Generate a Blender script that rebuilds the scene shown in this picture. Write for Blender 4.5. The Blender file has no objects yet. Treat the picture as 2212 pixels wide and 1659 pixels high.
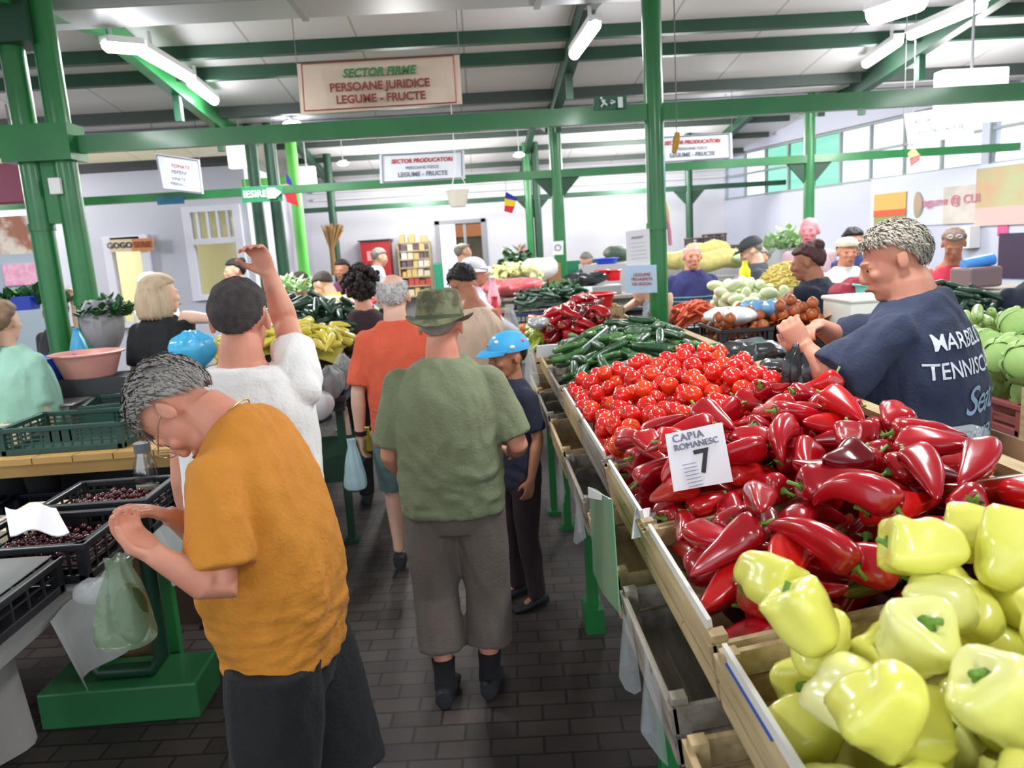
import bpy, bmesh, math, random
import numpy as np
from mathutils import Vector, Matrix, Euler, Quaternion
from mathutils.bvhtree import BVHTree
random.seed(7)
PI = math.pi
SC = bpy.context.scene
COL = SC.collection
# ------------------------------------------------------------------ camera
FP = 1650.0
CAM = Vector((0, 0, 1.83))
def _cam():
    yaw, pit, rol = math.radians(2.0), math.radians(10.3), math.radians(3.54)
    f = Vector((math.sin(yaw) * math.cos(pit), math.cos(yaw) * math.cos(pit), -math.sin(pit)))
    r0 = Vector((math.cos(yaw), -math.sin(yaw), 0)); u0 = r0.cross(f)
    R = math.cos(rol) * r0 - math.sin(rol) * u0
    U = math.sin(rol) * r0 + math.cos(rol) * u0
    return R, U, f
CR, CU, CF = _cam()
cd = bpy.data.cameras.new('camera'); cam = bpy.data.objects.new('camera', cd); COL.objects.link(cam)
m4 = Matrix((CR, CU, -CF)).transposed().to_4x4(); m4.translation = CAM
cam.matrix_world = m4
cd.sensor_fit = 'HORIZONTAL'; cd.sensor_width = 36; cd.lens = 36 * FP / 2212; cd.clip_end = 200; cd.clip_start = .02
SC.camera = cam
cd.dof.use_dof = True; cd.dof.focus_distance = 2.0; cd.dof.aperture_fstop = 5.0
def W(px, py, Y=None, Z=None, X=None):
    d = CF * FP + CR * (px - 1106) - CU * (py - 829.5)
    if Y is not None: t = Y / d.y
    elif Z is not None: t = (Z - CAM.z) / d.z
    else: t = X / d.x
    return CAM + d * t
def pix(p):
    v = Vector(p) - CAM; z = v.dot(CF)
    return (1106 + FP * v.dot(CR) / z, 829.5 - FP * v.dot(CU) / z)
# ------------------------------------------------------------------ world, exposure
w = bpy.data.worlds.new('world'); SC.world = w; w.use_nodes = True
bg = w.node_tree.nodes['Background']; bg.inputs[0].default_value = (.86, .93, 1.0, 1); bg.inputs[1].default_value = 1.45
SC.view_settings.view_transform = 'Standard'; SC.view_settings.look = 'None'
SC.view_settings.exposure = EXPOSURE = 0.38; SC.view_settings.gamma = 1; SC.view_settings.use_curve_mapping = False
try: SC.cycles.use_denoising = True
except Exception: pass
LAMP_POWER = 45
# ------------------------------------------------------------------ helpers
def lin(c):
    return tuple(((x / 255) / 12.92 if x / 255 <= .04045 else ((x / 255 + .055) / 1.055) ** 2.4) for x in c)
MATS = {}
def mat(name, c, rough=.6, c2=None, scale=8, bump=0, bscale=60, metal=0, coat=0, emit=0, trans=0, alpha=1, sss=0, stretch=(1, 1, 1), spec=.5, contrast=.25, sheen=0):
    if name in MATS: return MATS[name]
    m = bpy.data.materials.new(name); m.use_nodes = True; nt = m.node_tree; b = nt.nodes['Principled BSDF']
    b.inputs['Base Color'].default_value = (*lin(c), 1); b.inputs['Roughness'].default_value = rough
    b.inputs['Metallic'].default_value = metal; b.inputs['Coat Weight'].default_value = coat; b.inputs['Coat Roughness'].default_value = .12
    b.inputs['Specular IOR Level'].default_value = spec; b.inputs['Sheen Weight'].default_value = sheen
    if emit: b.inputs['Emission Color'].default_value = (*lin(c), 1); b.inputs['Emission Strength'].default_value = emit
    if trans: b.inputs['Transmission Weight'].default_value = trans; b.inputs['IOR'].default_value = 1.2
    if alpha < 1: b.inputs['Alpha'].default_value = alpha
    if sss: b.inputs['Subsurface Weight'].default_value = sss; b.inputs['Subsurface Radius'].default_value = (.02, .008, .004); b.inputs['Subsurface Scale'].default_value = 1
    tc = nt.nodes.new('ShaderNodeTexCoord'); mp = nt.nodes.new('ShaderNodeMapping'); mp.inputs['Scale'].default_value = stretch
    nt.links.new(tc.outputs['Object'], mp.inputs[0])
    if c2 is not None:
        n = nt.nodes.new('ShaderNodeTexNoise'); n.inputs['Scale'].default_value = scale; n.inputs['Detail'].default_value = 4
        r = nt.nodes.new('ShaderNodeValToRGB'); r.color_ramp.elements[0].position = .5 - contrast; r.color_ramp.elements[1].position = .5 + contrast
        r.color_ramp.elements[0].color = (*lin(c2), 1); r.color_ramp.elements[1].color = (*lin(c), 1)
        nt.links.new(mp.outputs[0], n.inputs['Vector']); nt.links.new(n.outputs[0], r.inputs[0]); nt.links.new(r.outputs[0], b.inputs['Base Color'])
    if bump:
        n = nt.nodes.new('ShaderNodeTexNoise'); n.inputs['Scale'].default_value = bscale; n.inputs['Detail'].default_value = 3
        bp = nt.nodes.new('ShaderNodeBump'); bp.inputs['Strength'].default_value = bump; bp.inputs['Distance'].default_value = .01
        nt.links.new(mp.outputs[0], n.inputs['Vector']); nt.links.new(n.outputs[0], bp.inputs['Height']); nt.links.new(bp.outputs[0], b.inputs['Normal'])
    MATS[name] = m
    return m
ORG = {}
class MB:
    """collects shapes in world (or local) coordinates; build() links ONE mesh object"""
    def __init__(s): s.v = []; s.f = []; s.mi = []; s.cm = 0
    def add(s, vs, fs, M=None):
        o = len(s.v)
        for p in vs: s.v.append(tuple(M @ Vector(p)) if M is not None else tuple(p))
        for q in fs: s.f.append([i + o for i in q]); s.mi.append(s.cm)
        return s
    def box(s, c, d, rot=None):
        M = Matrix.Translation(c)
        if rot is not None: M = M @ (Euler(rot).to_matrix().to_4x4() if not isinstance(rot, Matrix) else rot.to_4x4())
        x, y, z = d[0] / 2, d[1] / 2, d[2] / 2
        vs = [(-x, -y, -z), (x, -y, -z), (x, y, -z), (-x, y, -z), (-x, -y, z), (x, -y, z), (x, y, z), (-x, y, z)]
        return s.add(vs, [(0, 3, 2, 1), (4, 5, 6, 7), (0, 1, 5, 4), (1, 2, 6, 5), (2, 3, 7, 6), (3, 0, 4, 7)], M)
    def bar(s, a, b, wd, h):
        a, b = Vector(a), Vector(b); d = b - a; L = d.length; y = d / L
        up = Vector((0, 0, 1)) if abs(y.z) < .9 else Vector((1, 0, 0))
        x = y.cross(up).normalized(); z = x.cross(y)
        return s.box((a + b) / 2, (wd, L, h), Matrix((x, y, z)).transposed())
    def tube(s, pts, rad, n=12, caps=True, sq=None, flat=None):
        """tube along points; rad scalar or list; sq=(a,b) scale of section along side/up axis"""
        P = [Vector(p) for p in pts]; k = len(P)
        R = [rad] * k if not hasattr(rad, '__len__') else list(rad)
        t0 = (P[1] - P[0]).normalized(); ref = Vector((0, 0, 1)) if abs(t0.z) < .9 else Vector((1, 0, 0))
        if flat is not None: ref = Vector(flat)
        x = t0.cross(ref).normalized(); rings = []; vs = []; fs = []
        for i in range(k):
            t = (P[min(i + 1, k - 1)] - P[max(i - 1, 0)]).normalized()
            x = (x - t * x.dot(t)).normalized(); y = t.cross(x)
            rr = R[i] if hasattr(R[i], '__len__') else (R[i], R[i])
            for j in range(n):
                a = 2 * PI * j / n
                vs.append(P[i] + x * math.cos(a) * rr[0] + y * math.sin(a) * rr[1])
        for i in range(k - 1):
            for j in range(n):
                fs.append((i * n + j, i * n + (j + 1) % n, (i + 1) * n + (j + 1) % n, (i + 1) * n + j))
        if caps:
            fs.append(tuple(range(n))[::-1]); fs.append(tuple((k - 1) * n + j for j in range(n)))
        return s.add(vs, fs)
    def rings(s, rs, caps=True):
        """loft closed rings (lists of points)"""
        n = len(rs[0]); vs = [p for r in rs for p in r]; fs = []
        for i in range(len(rs) - 1):
            for j in range(n): fs.append((i * n + j, i * n + (j + 1) % n, (i + 1) * n + (j + 1) % n, (i + 1) * n + j))
        if caps: fs.append(tuple(range(n))[::-1]); fs.append(tuple((len(rs) - 1) * n + j for j in range(n)))
        return s.add(vs, fs)
    def ell(s, c, r, M=None, n=16, m=10):
        if not hasattr(r, '__len__'): r = (r, r, r)
        vs = [(0, 0, -r[2])]; fs = []
        for i in range(1, m):
            p = -PI / 2 + PI * i / m
            for j in range(n):
                a = 2 * PI * j / n; vs.append((r[0] * math.cos(p) * math.cos(a), r[1] * math.cos(p) * math.sin(a), r[2] * math.sin(p)))
        vs.append((0, 0, r[2])); last = len(vs) - 1
        for j in range(n):
            fs.append((0, 1 + (j + 1) % n, 1 + j)); b = 1 + (m - 2) * n; fs.append((last, b + j, b + (j + 1) % n))
        for i in range(m - 2):
            for j in range(n): a = 1 + i * n; fs.append((a + j, a + (j + 1) % n, a + n + (j + 1) % n, a + n + j))
        T = Matrix.Translation(c) @ (M.to_4x4() if M is not None else Matrix.Identity(4))
        return s.add(vs, fs, T)
    def prism(s, poly, y0, y1, M=None):
        n = len(poly); vs = [(p[0], y0, p[1]) for p in poly] + [(p[0], y1, p[1]) for p in poly]
        fs = [tuple(range(n))[::-1], tuple(range(n, 2 * n))] + [(i, (i + 1) % n, n + (i + 1) % n, n + i) for i in range(n)]
        return s.add(vs, fs, M)
    def grid(s, fn, nu, nv, thick=None):
        vs = [fn(i / nu, j / nv) for i in range(nu + 1) for j in range(nv + 1)]
        fs = [(i * (nv + 1) + j, (i + 1) * (nv + 1) + j, (i + 1) * (nv + 1) + j + 1, i * (nv + 1) + j + 1) for i in range(nu) for j in range(nv)]
        return s.add(vs, fs)
    def mesh(s, name, mats, off=(0, 0, 0), smooth=True):
        me = bpy.data.meshes.new(name); o = Vector(off)
        me.from_pydata([tuple(Vector(p) - o) for p in s.v], [], s.f)
        if not isinstance(mats, (list, tuple)): mats = [mats]
        for m in mats: me.materials.append(m)
        if len(mats) > 1: me.polygons.foreach_set('material_index', s.mi)
        if smooth: me.polygons.foreach_set('use_smooth', [True] * len(me.polygons))
        me.update(); return me
    def build(s, name, mats, parent=None, smooth=True, org=None, bevel=0, edge=True):
        if parent is not None: off = ORG[parent.name]
        elif org is not None: off = Vector(org)
        else:
            A = np.array(s.v); off = Vector(((A[:, 0].min() + A[:, 0].max()) / 2, (A[:, 1].min() + A[:, 1].max()) / 2, A[:, 2].min()))
        me = s.mesh(name, mats, off, smooth); o = bpy.data.objects.new(name, me); COL.objects.link(o)
        if parent is not None: o.parent = parent
        else: o.location = off
        ORG[o.name] = Vector(off)
        if bevel:
            b = o.modifiers.new('bevel', 'BEVEL'); b.width = bevel; b.segments = 2; b.limit_method = 'ANGLE'
        if smooth and edge:
            e = o.modifiers.new('split', 'EDGE_SPLIT'); e.split_angle = math.radians(40)
        return o
def tag(o, label=None, cat=None, group=None, kind=None):
    if label: o['label'] = label
    if cat: o['category'] = cat
    if group: o['group'] = group
    if kind: o['kind'] = kind
    return o
def thing(name, label, cat, loc, group=None):
    o = bpy.data.objects.new(name, None); COL.objects.link(o); o.location = loc; o.empty_display_size = .1
    ORG[o.name] = Vector(loc); return tag(o, label, cat, group)
def struct(o): o['kind'] = 'structure'; return o
# deferred meshes: evaluated once (remesh, text), then written back as plain meshes
BAKE = []
def defer(o, post=None): BAKE.append((o, post)); return o
def bake_all():
    dg = bpy.context.evaluated_depsgraph_get(); dg.update()
    out = []
    for o, post in BAKE:
        me = bpy.data.meshes.new_from_object(o.evaluated_get(dg)); out.append(me)
    for (o, post), me in zip(BAKE, out):
        name = o.name
        if o.type == 'MESH':
            o.modifiers.clear(); o.data = me; no = o
        else:
            mt = [s.material for s in o.material_slots if s.material]
            no = bpy.data.objects.new('tmp', me)
            COL.objects.link(no); no.parent = o.parent; no.matrix_local = o.matrix_local.copy()
            if not me.materials and mt: me.materials.append(mt[0])
            bpy.data.objects.remove(o); no.name = name
        me.name = name
        if post: post(no)
    BAKE.clear()
def text(parent, s, size, M, m, name='lettering', align='CENTER', shear=0, ext=.0015, post=None, bold=0, space=1.0, label=None):
    cu = bpy.data.curves.new(name, 'FONT'); cu.body = s; cu.size = size; cu.align_x = align; cu.align_y = 'CENTER'; cu.shear = shear
    cu.extrude = ext; cu.offset = bold; cu.space_character = space; cu.materials.append(m); cu.resolution_u = 3
    o = bpy.data.objects.new(name, cu); COL.objects.link(o)
    o.parent = parent; MM = M.copy(); MM.translation = M.translation - ORG[parent.name]; o.matrix_local = MM
    if label: o['label'] = label
    return defer(o, post)
def face_mat(c, right=Vector((1, 0, 0)), up=Vector((0, 0, 1))):
    r = Vector(right).normalized(); u = Vector(up); u = (u - r * u.dot(r)).normalized(); n = r.cross(u)
    M = Matrix((r, u, n)).transposed().to_4x4(); M.translation = c; return M
def srgb_noise_floor():
    m = bpy.data.materials.new('dark_pavers'); m.use_nodes = True; nt = m.node_tree; b = nt.nodes['Principled BSDF']
    tc = nt.nodes.new('ShaderNodeTexCoord'); br = nt.nodes.new('ShaderNodeTexBrick'); mp = nt.nodes.new('ShaderNodeMapping')
    nt.links.new(tc.outputs['Object'], mp.inputs[0]); nt.links.new(mp.outputs[0], br.inputs[0]); mp.inputs['Rotation'].default_value = (0, 0, .05)
    br.inputs['Scale'].default_value = 1; br.inputs['Brick Width'].default_value = .2; br.inputs['Row Height'].default_value = .1; br.inputs['Mortar Size'].default_value = .006
    br.inputs['Color1'].default_value = (*lin((74, 67, 64)), 1); br.inputs['Color2'].default_value = (*lin((56, 51, 49)), 1); br.inputs['Mortar'].default_value = (*lin((34, 31, 29)), 1)
    n = nt.nodes.new('ShaderNodeTexNoise'); n.inputs['Scale'].default_value = 1.7; n.inputs['Detail'].default_value = 6
    r = nt.nodes.new('ShaderNodeValToRGB'); r.color_ramp.elements[0].position = .35; r.color_ramp.elements[1].position = .65
    r.color_ramp.elements[0].color = (.5, .48, .45, 1); r.color_ramp.elements[1].color = (1.15, 1.05, 1.0, 1)
    mx = nt.nodes.new('ShaderNodeMix'); mx.data_type = 'RGBA'; mx.blend_type = 'MULTIPLY'; mx.inputs[0].default_value = 1
    nt.links.new(tc.outputs['Object'], n.inputs['Vector']); nt.links.new(n.outputs[0], r.inputs[0])
    nt.links.new(br.outputs['Color'], mx.inputs[6]); nt.links.new(r.outputs[0], mx.inputs[7]); nt.links.new(mx.outputs[2], b.inputs['Base Color'])
    bp = nt.nodes.new('ShaderNodeBump'); bp.inputs['Strength'].default_value = .5; bp.inputs['Distance'].default_value = .004
    iv = nt.nodes.new('ShaderNodeMath'); iv.operation = 'SUBTRACT'; iv.inputs[0].default_value = 1
    nt.links.new(br.outputs['Fac'], iv.inputs[1]); nt.links.new(iv.outputs[0], bp.inputs['Height']); nt.links.new(bp.outputs[0], b.inputs['Normal'])
    b.inputs['Roughness'].default_value = .62
    return m
def seam_mat(name, c, c2, pitch, wd=.02, axis=0, rough=.5, c3=None):
    """panels with seams every `pitch` metres"""
    m = bpy.data.materials.new(name); m.use_nodes = True; nt = m.node_tree; b = nt.nodes['Principled BSDF']
    tc = nt.nodes.new('ShaderNodeTexCoord'); sx = nt.nodes.new('ShaderNodeSeparateXYZ'); nt.links.new(tc.outputs['Object'], sx.inputs[0])
    a = nt.nodes.new('ShaderNodeMath'); a.operation = 'DIVIDE'; a.inputs[1].default_value = pitch; nt.links.new(sx.outputs[axis], a.inputs[0])
    f = nt.nodes.new('ShaderNodeMath'); f.operation = 'FRACT'; nt.links.new(a.outputs[0], f.inputs[0])
    l = nt.nodes.new('ShaderNodeMath'); l.operation = 'LESS_THAN'; l.inputs[1].default_value = wd / pitch; nt.links.new(f.outputs[0], l.inputs[0])
    n = nt.nodes.new('ShaderNodeTexNoise'); n.inputs['Scale'].default_value = .8; nt.links.new(tc.outputs['Object'], n.inputs['Vector'])
    m0 = nt.nodes.new('ShaderNodeMix'); m0.data_type = 'RGBA'; m0.inputs[6].default_value = (*lin(c), 1); m0.inputs[7].default_value = (*lin(c3 or c), 1); nt.links.new(n.outputs[0], m0.inputs[0])
    mx = nt.nodes.new('ShaderNodeMix'); mx.data_type = 'RGBA'; nt.links.new(m0.outputs[2], mx.inputs[6]); mx.inputs[7].default_value = (*lin(c2), 1)
    nt.links.new(l.outputs[0], mx.inputs[0]); nt.links.new(mx.outputs[2], b.inputs['Base Color']); b.inputs['Roughness'].default_value = rough
    return m
# ------------------------------------------------------------------ shared materials
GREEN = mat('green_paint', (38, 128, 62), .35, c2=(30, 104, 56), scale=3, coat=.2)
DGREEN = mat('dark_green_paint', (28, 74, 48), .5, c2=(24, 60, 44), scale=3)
LIME = mat('lime_green_paint', (110, 215, 90), .4)
WHITE = mat('white_plastic', (232, 232, 230), .4)
PAPER = mat('white_paper', (235, 235, 240), .8)
BLACKP = mat('black_plastic', (26, 28, 32), .35, c2=(36, 38, 42), scale=20)
WOOD = mat('pale_wood', (205, 185, 140), .7, c2=(165, 140, 100), scale=6, stretch=(8, 1, 8), bump=.2)
GREYW = mat('weathered_wood', (165, 158, 145), .8, c2=(120, 112, 100), scale=6, stretch=(8, 1, 8), bump=.3)
CARD = mat('brown_cardboard', (168, 128, 88), .85, c2=(150, 112, 76), scale=4)
METAL = mat('brushed_metal', (175, 178, 180), .35, metal=.8)
CLEARP = mat('clear_plastic', (225, 235, 238), .12, alpha=.28, bump=.8, bscale=25)
# ================================================================== SETTING
fl = MB(); fl.box((0, 7, -.05), (30, 26, .1)); struct(fl.build('floor', srgb_noise_floor(), smooth=False, org=(0, 0, 0)))
og = MB(); og.box((0, 27, -.08), (60, 14, .1)); struct(og.build('floor_outside', mat('pale_concrete', (190, 188, 182), .8), smooth=False))
WALLM = mat('white_wall', (214, 214, 222), .45, c2=(206, 206, 214), scale=1.2)
BEIGEW = mat('cream_wall', (222, 214, 206), .6)
# back wall with the door opening
DX0, DX1, DZ = W(938, 475, Y=17).x, W(1048, 475, Y=17).x, W(990, 475, Y=17).z
b = MB(); b.box(((-4.2 + DX0) / 2, 17.1, 1.8), (DX0 + 4.2, .2, 3.6)); b.box(((DX1 + 6) / 2, 17.1, 1.8), (6 - DX1, .2, 3.6)); b.box(((DX0 + DX1) / 2, 17.1, (DZ + 3.6) / 2), (DX1 - DX0, .2, 3.6 - DZ))
struct(b.build('wall_back', WALLM, smooth=False, org=(0, 17, 0)))
# right wall (oblique)
def RWp(t, z, off=0):
    a, c = Vector((5.5, 17, 0)), Vector((9.5, 1, 0)); d = (c - a).normalized(); n = Vector((d.y, -d.x, 0))  # n points into the hall (-x)
    if n.x > 0: n = -n
    p = a + d * t + n * off; return Vector((p.x, p.y, z))
RWd = (Vector((9.5, 1, 0)) - Vector((5.5, 17, 0))).normalized(); RWn = Vector((RWd.y, -RWd.x, 0)); RWn = RWn if RWn.x < 0 else -RWn
def rw_t(px, py, z=None):
    """ray onto right wall plane -> (t, z)"""
    d = CF * FP + CR * (px - 1106) - CU * (py - 829.5); a = Vector((5.5, 17, 0))
    s = (a - CAM).dot(RWn) / d.dot(RWn); p = CAM + d * s
    return (p - a).dot(RWd), p.z
wt0 = rw_t(1565, 430)[0]; wt1 = rw_t(2118, 350)[0]; wz0, wz1 = 2.5, 3.45
wt2 = rw_t(2135, 345)[0]; wt3 = wt2 + 4
def rwall_box(mb, t0, t1, z0, z1, th=.2, off=-.1):
    c = RWp((t0 + t1) / 2, (z0 + z1) / 2, off); R = Matrix((RWn, RWd, Vector((0, 0, 1)))).transposed()
    mb.box(c, (th, t1 - t0, z1 - z0), R)
rw = MB(); rwall_box(rw, 0, 16.5, 0, wz0); rwall_box(rw, 0, 16.5, wz1, 4.6); rwall_box(rw, 0, wt0, wz0, wz1); rwall_box(rw, wt1, wt2, wz0, wz1); rwall_box(rw, wt3, 16.5, wz0, wz1)
struct(rw.build('wall_right', mat('pale_blue_white_wall', (204, 208, 224), .5, c2=(196, 200, 218), scale=.8), smooth=False, org=(5.5, 17, 0)))
GREYF = mat('grey_window_frame', (158, 168, 166), .5)
def win(name, t0, t1, n, tint):
    g = thing(name, None, None, RWp((t0 + t1) / 2, wz0)); g['kind'] = 'structure'
    fr = MB(); 
    for z in (wz0 + .03, (wz0 + wz1) / 2 + .02, wz1 - .03): rwall_box(fr, t0, t1, z - .02, z + .02, .06, -.06)
    for i in range(n + 1):
        t = t0 + (t1 - t0) * i / n; rwall_box(fr, t - .018, t + .018, wz0, wz1, .06, -.06)
    fr.build('frame', GREYF, g, smooth=False)
    for i in range(n):
        for j in range(2):
            q = MB(); zz = wz0 + (wz1 - wz0) / 2 * j
            rwall_box(q, t0 + (t1 - t0) * i / n, t0 + (t1 - t0) * (i + 1) / n, zz, zz + (wz1 - wz0) / 2, .01, -.07)
            q.build('pane', MINTG if i in tint else CLRG, g, smooth=False)
def glassm(name, c, k=.12):
    m = bpy.data.materials.new(name); m.use_nodes = True; nt = m.node_tree
    for x in list(nt.nodes):
        if x.type != 'OUTPUT_MATERIAL': nt.nodes.remove(x)
    t = nt.nodes.new('ShaderNodeBsdfTransparent'); t.inputs[0].default_value = (*lin(c), 1); g = nt.nodes.new('ShaderNodeBsdfGlossy'); g.inputs['Roughness'].default_value = .1
    mx = nt.nodes.new('ShaderNodeMixShader'); mx.inputs[0].default_value = k; nt.links.new(t.outputs[0], mx.inputs[1]); nt.links.new(g.outputs[0], mx.inputs[2])
    nt.links.new(mx.outputs[0], [x for x in nt.nodes if x.type == 'OUTPUT_MATERIAL'][0].inputs[0]); return m
CLRG = glassm('clear_glass', (250, 252, 255), .05); MINTG = glassm('mint_glass', (190, 232, 216), .1)
win('window_1', wt0, wt1, 9, (2, 3, 4)); win('window_2', wt2, wt3, 3, ())
# roof: two low gables, ridges along X
def roofz(Y):
    if Y < 3: return 3.49 
    if Y < 6.8: return 3.95 - .12 * (6.8 - Y)
    if Y < 10.6: return 3.95 - .12 * (Y - 6.8)
    if Y < 13: return 3.494 + .21 * (Y - 10.6)
    return 4.0 - .145 * (Y - 13)
rf = MB(); ys = [-3, 3, 6.8, 10.6, 13, 17.6]
prof = [(y, roofz(y)) for y in ys] + [(y, roofz(y) + .1) for y in ys[::-1]]
rf.add([(-15, y, z) for y, z in prof] + [(5.5 + (17 - y) * .25 + .15, y, z) for y, z in prof], [tuple(range(12)), tuple(range(12, 24))[::-1]] + [(i, 12 + i, 12 + (i + 1) % 12, (i + 1) % 12) for i in range(12)])
struct(rf.build('ceiling', seam_mat('roof_panels', (232, 228, 224), (185, 180, 176), 1.0, .02, c3=(224, 222, 228)), smooth=False, org=(0, 0, 0)))
# left kiosk block
KY = 12.5
KM = mat('kiosk_white_panel', (204, 206, 218), .5, c2=(196, 198, 210), scale=.7)
g0, g1 = W(240, 560, Y=KY), W(332, 650, Y=KY)      # small serving window
h0, h1 = W(402, 445, Y=KY), W(535, 640, Y=KY)      # big window
gt = W(240, 518, Y=KY).z; ht = W(470, 450, Y=KY).z; hb = W(470, 640, Y=KY).z; gb = .95
k = MB()
def wall_with_holes(mb, x0, x1, z0, z1, holes, y, th=.12):
    xs = sorted({x0, x1, *[v for h in holes for v in (h[0], h[1])]})
    for a, c in zip(xs, xs[1:]):
        zs = [(z0, z1)]
        for h in holes:
            if h[0] <= a and c <= h[1]: zs = [(z0, h[2]), (h[3], z1)]
        for p, q in zs:
            if q > p: mb.box(((a + c) / 2, y + th / 2, (p + q) / 2), (c - a, th, q - p))
wall_with_holes(k, -13, -3.55, 0, 3.32, [(g0.x, g1.x, gb, gt), (h0.x, h1.x, hb, ht)], KY)
k.box((-3.61, (KY + 17) / 2 + .06, 1.66), (.12, 17 - KY - .12, 3.32)); 
struct(k.build('wall_kiosk', KM, smooth=False, org=(-8, KY, 0)))
k = MB(); k.box((-8.4, KY + 2.3, 1.6), (9.2, .1, 3.2)); k.box((-8.3, KY + 1.2, .01), (9, 2.2, .02))
struct(k.build('wall_kiosk_inside', mat('kiosk_cream', (232, 226, 176), .6), smooth=False))
k = MB(); k.box((-8.3, KY - .15, 3.36), (9.7, .5, .1)); struct(k.build('trim_1', mat('dark_fascia', (52, 54, 56), .6), smooth=False))
k = MB(); k.box((-13, 6, 1.75), (.2, 13.2, 3.5)); struct(k.build('wall_left', KM, smooth=False))
# kiosk window frames
WF = mat('white_window_frame', (228, 228, 240), .4)
def kwin(name, x0, x1, z0, z1, nx, zm):
    g = thing(name, None, None, ((x0 + x1) / 2, KY, z0)); g['kind'] = 'structure'; f = MB(); t = .06
    for a, c in ((x0 - .06, x0 + t), (x1 - t, x1 + .06)): f.box(((a + c) / 2, KY - .01, (z0 + z1) / 2), (c - a, .14, z1 - z0 + .1))
    for z in (z0, zm, z1): f.box(((x0 + x1) / 2, KY - .01, z), (x1 - x0, .13, .09))
    for i in range(1, nx): 
        x = x0 + (x1 - x0) * i / nx; f.box((x, KY, (zm + z1) / 2), (.035, .1, z1 - zm))
    f.build('frame', WF, g, smooth=False)
    q = MB(); q.box(((x0 + x1) / 2, KY + .02, (z0 + z1) / 2), (x1 - x0, .01, z1 - z0)); q.build('pane', CLRG, g, smooth=False)
kwin('window_3', h0.x, h1.x, hb, ht, 5, W(470, 520, Y=KY).z)
kwin('window_4', g0.x, g1.x, gb, gt, 1, gt - .02)
# door in the back wall
dg_ = thing('door_1', None, None, ((DX0 + DX1) / 2, 17, 0)); dg_['kind'] = 'structure'
f = MB(); GD = mat('grey_door_frame', (150, 152, 160), .5)
for x in (DX0 + .05, DX1 - .05): f.box((x, 17.03, DZ / 2), (.1, .2, DZ))
f.box(((DX0 + DX1) / 2, 17.03, DZ - .04), (DX1 - DX0, .2, .08)); f.build('frame', GD, dg_, smooth=False)
f = MB(); ln = DX0 + .75; f.box((DX0 + .34, 17.02, .5), (.5, .05, 1.0)); f.box((DX0 + .64, 17.02, DZ / 2), (.06, .05, DZ)); f.build('door_leaf', GD, dg_, smooth=False)
# steel frames of the hall: each column, beam, rafter and purlin is its own member
def beam(name, a, c, wd, h, m, lab=None):
    x = MB(); x.bar(a, c, wd, h); return struct(x.build(name, m, smooth=False))
BZ = 2.70; Y1, Y2, Y3 = 5.6, 10.2, 15.0
beam('beam_front', (-7.5, Y1, BZ - .012), (8.0, Y1, BZ - .012), .07, .115, GREEN)
beam('beam_middle', (-8, Y2, BZ), (7.25, Y2, BZ), .1, .1, GREEN)
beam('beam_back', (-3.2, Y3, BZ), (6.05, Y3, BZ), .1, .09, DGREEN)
def post(name, X, Y, r, m, top=None, bands=()):
    p = MB(); p.tube([(X, Y, 0), (X, Y, top or roofz(Y))], r, 20)
    for z in bands: p.tube([(X, Y, z - .025), (X, Y, z + .025)], r * 1.12, 20)
    return struct(p.build(name, m))
pxA, pxB = W(75, 400, Y=Y1).x, W(148, 400, Y=Y1).x
post('pillar_left', pxA, Y1, .078, GREEN, bands=(2.15, 1.25)); post('pillar_left.001', pxB, Y1, .078, GREEN, bands=(1.62,))
b = MB(); b.box(((pxA + pxB) / 2, Y1 - .02, BZ), (.46, .24, .24)); b.box(((pxA + pxB) / 2 + .02, Y1 + .02, BZ - .32), (.14, .1, .42)); struct(b.build('beam_joint', GREEN, smooth=False))
b = MB(); b.box((pxA - .05, Y1 - .02, roofz(Y1) - .32), (.5, .26, .3)); struct(b.build('beam_joint.001', DGREEN, smooth=False))
post('pillar_front', W(1414, 300, Y=Y1).x, Y1, .068, GREEN, bands=(1.9,))
for x in (W(549, 380, Y=Y2).x, W(590, 380, Y=Y2).x): post('pillar_middle_left', x, Y2, .075, DGREEN if x > -2.8 else GREEN)
post('pillar_middle', W(1203, 400, Y=Y2).x, Y2, .082, GREEN); post('pillar_middle_right', W(1748, 350, Y=Y2).x, Y2, .07, GREEN)
lx = W(637, 400, Y=11.6).x; post('pillar_lime', lx, 11.6, .08, LIME, top=roofz(11.6)); beam('beam_lime', (lx - .75, 11.6, 2.95), (lx, 11.6, 2.95), .07, .1, LIME)
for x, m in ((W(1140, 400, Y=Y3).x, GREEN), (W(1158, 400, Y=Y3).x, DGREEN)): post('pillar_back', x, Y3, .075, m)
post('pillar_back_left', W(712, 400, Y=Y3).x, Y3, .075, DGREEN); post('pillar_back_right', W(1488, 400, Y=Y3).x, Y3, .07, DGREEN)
# gussets
for (x, Y) in ((W(1203, 400, Y=Y2).x, Y2), (W(1149, 400, Y=Y3).x, Y3), (W(1748, 350, Y=Y2).x, Y2), (W(1488, 400, Y=Y3).x, Y3)):
    for s in (-1, 1):
        gq = MB(); gq.prism([(x, BZ - .05), (x + s * .3, BZ - .05), (x, BZ - .38)], Y - .015, Y + .015); struct(gq.build('beam_gusset', DGREEN, smooth=False))
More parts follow.
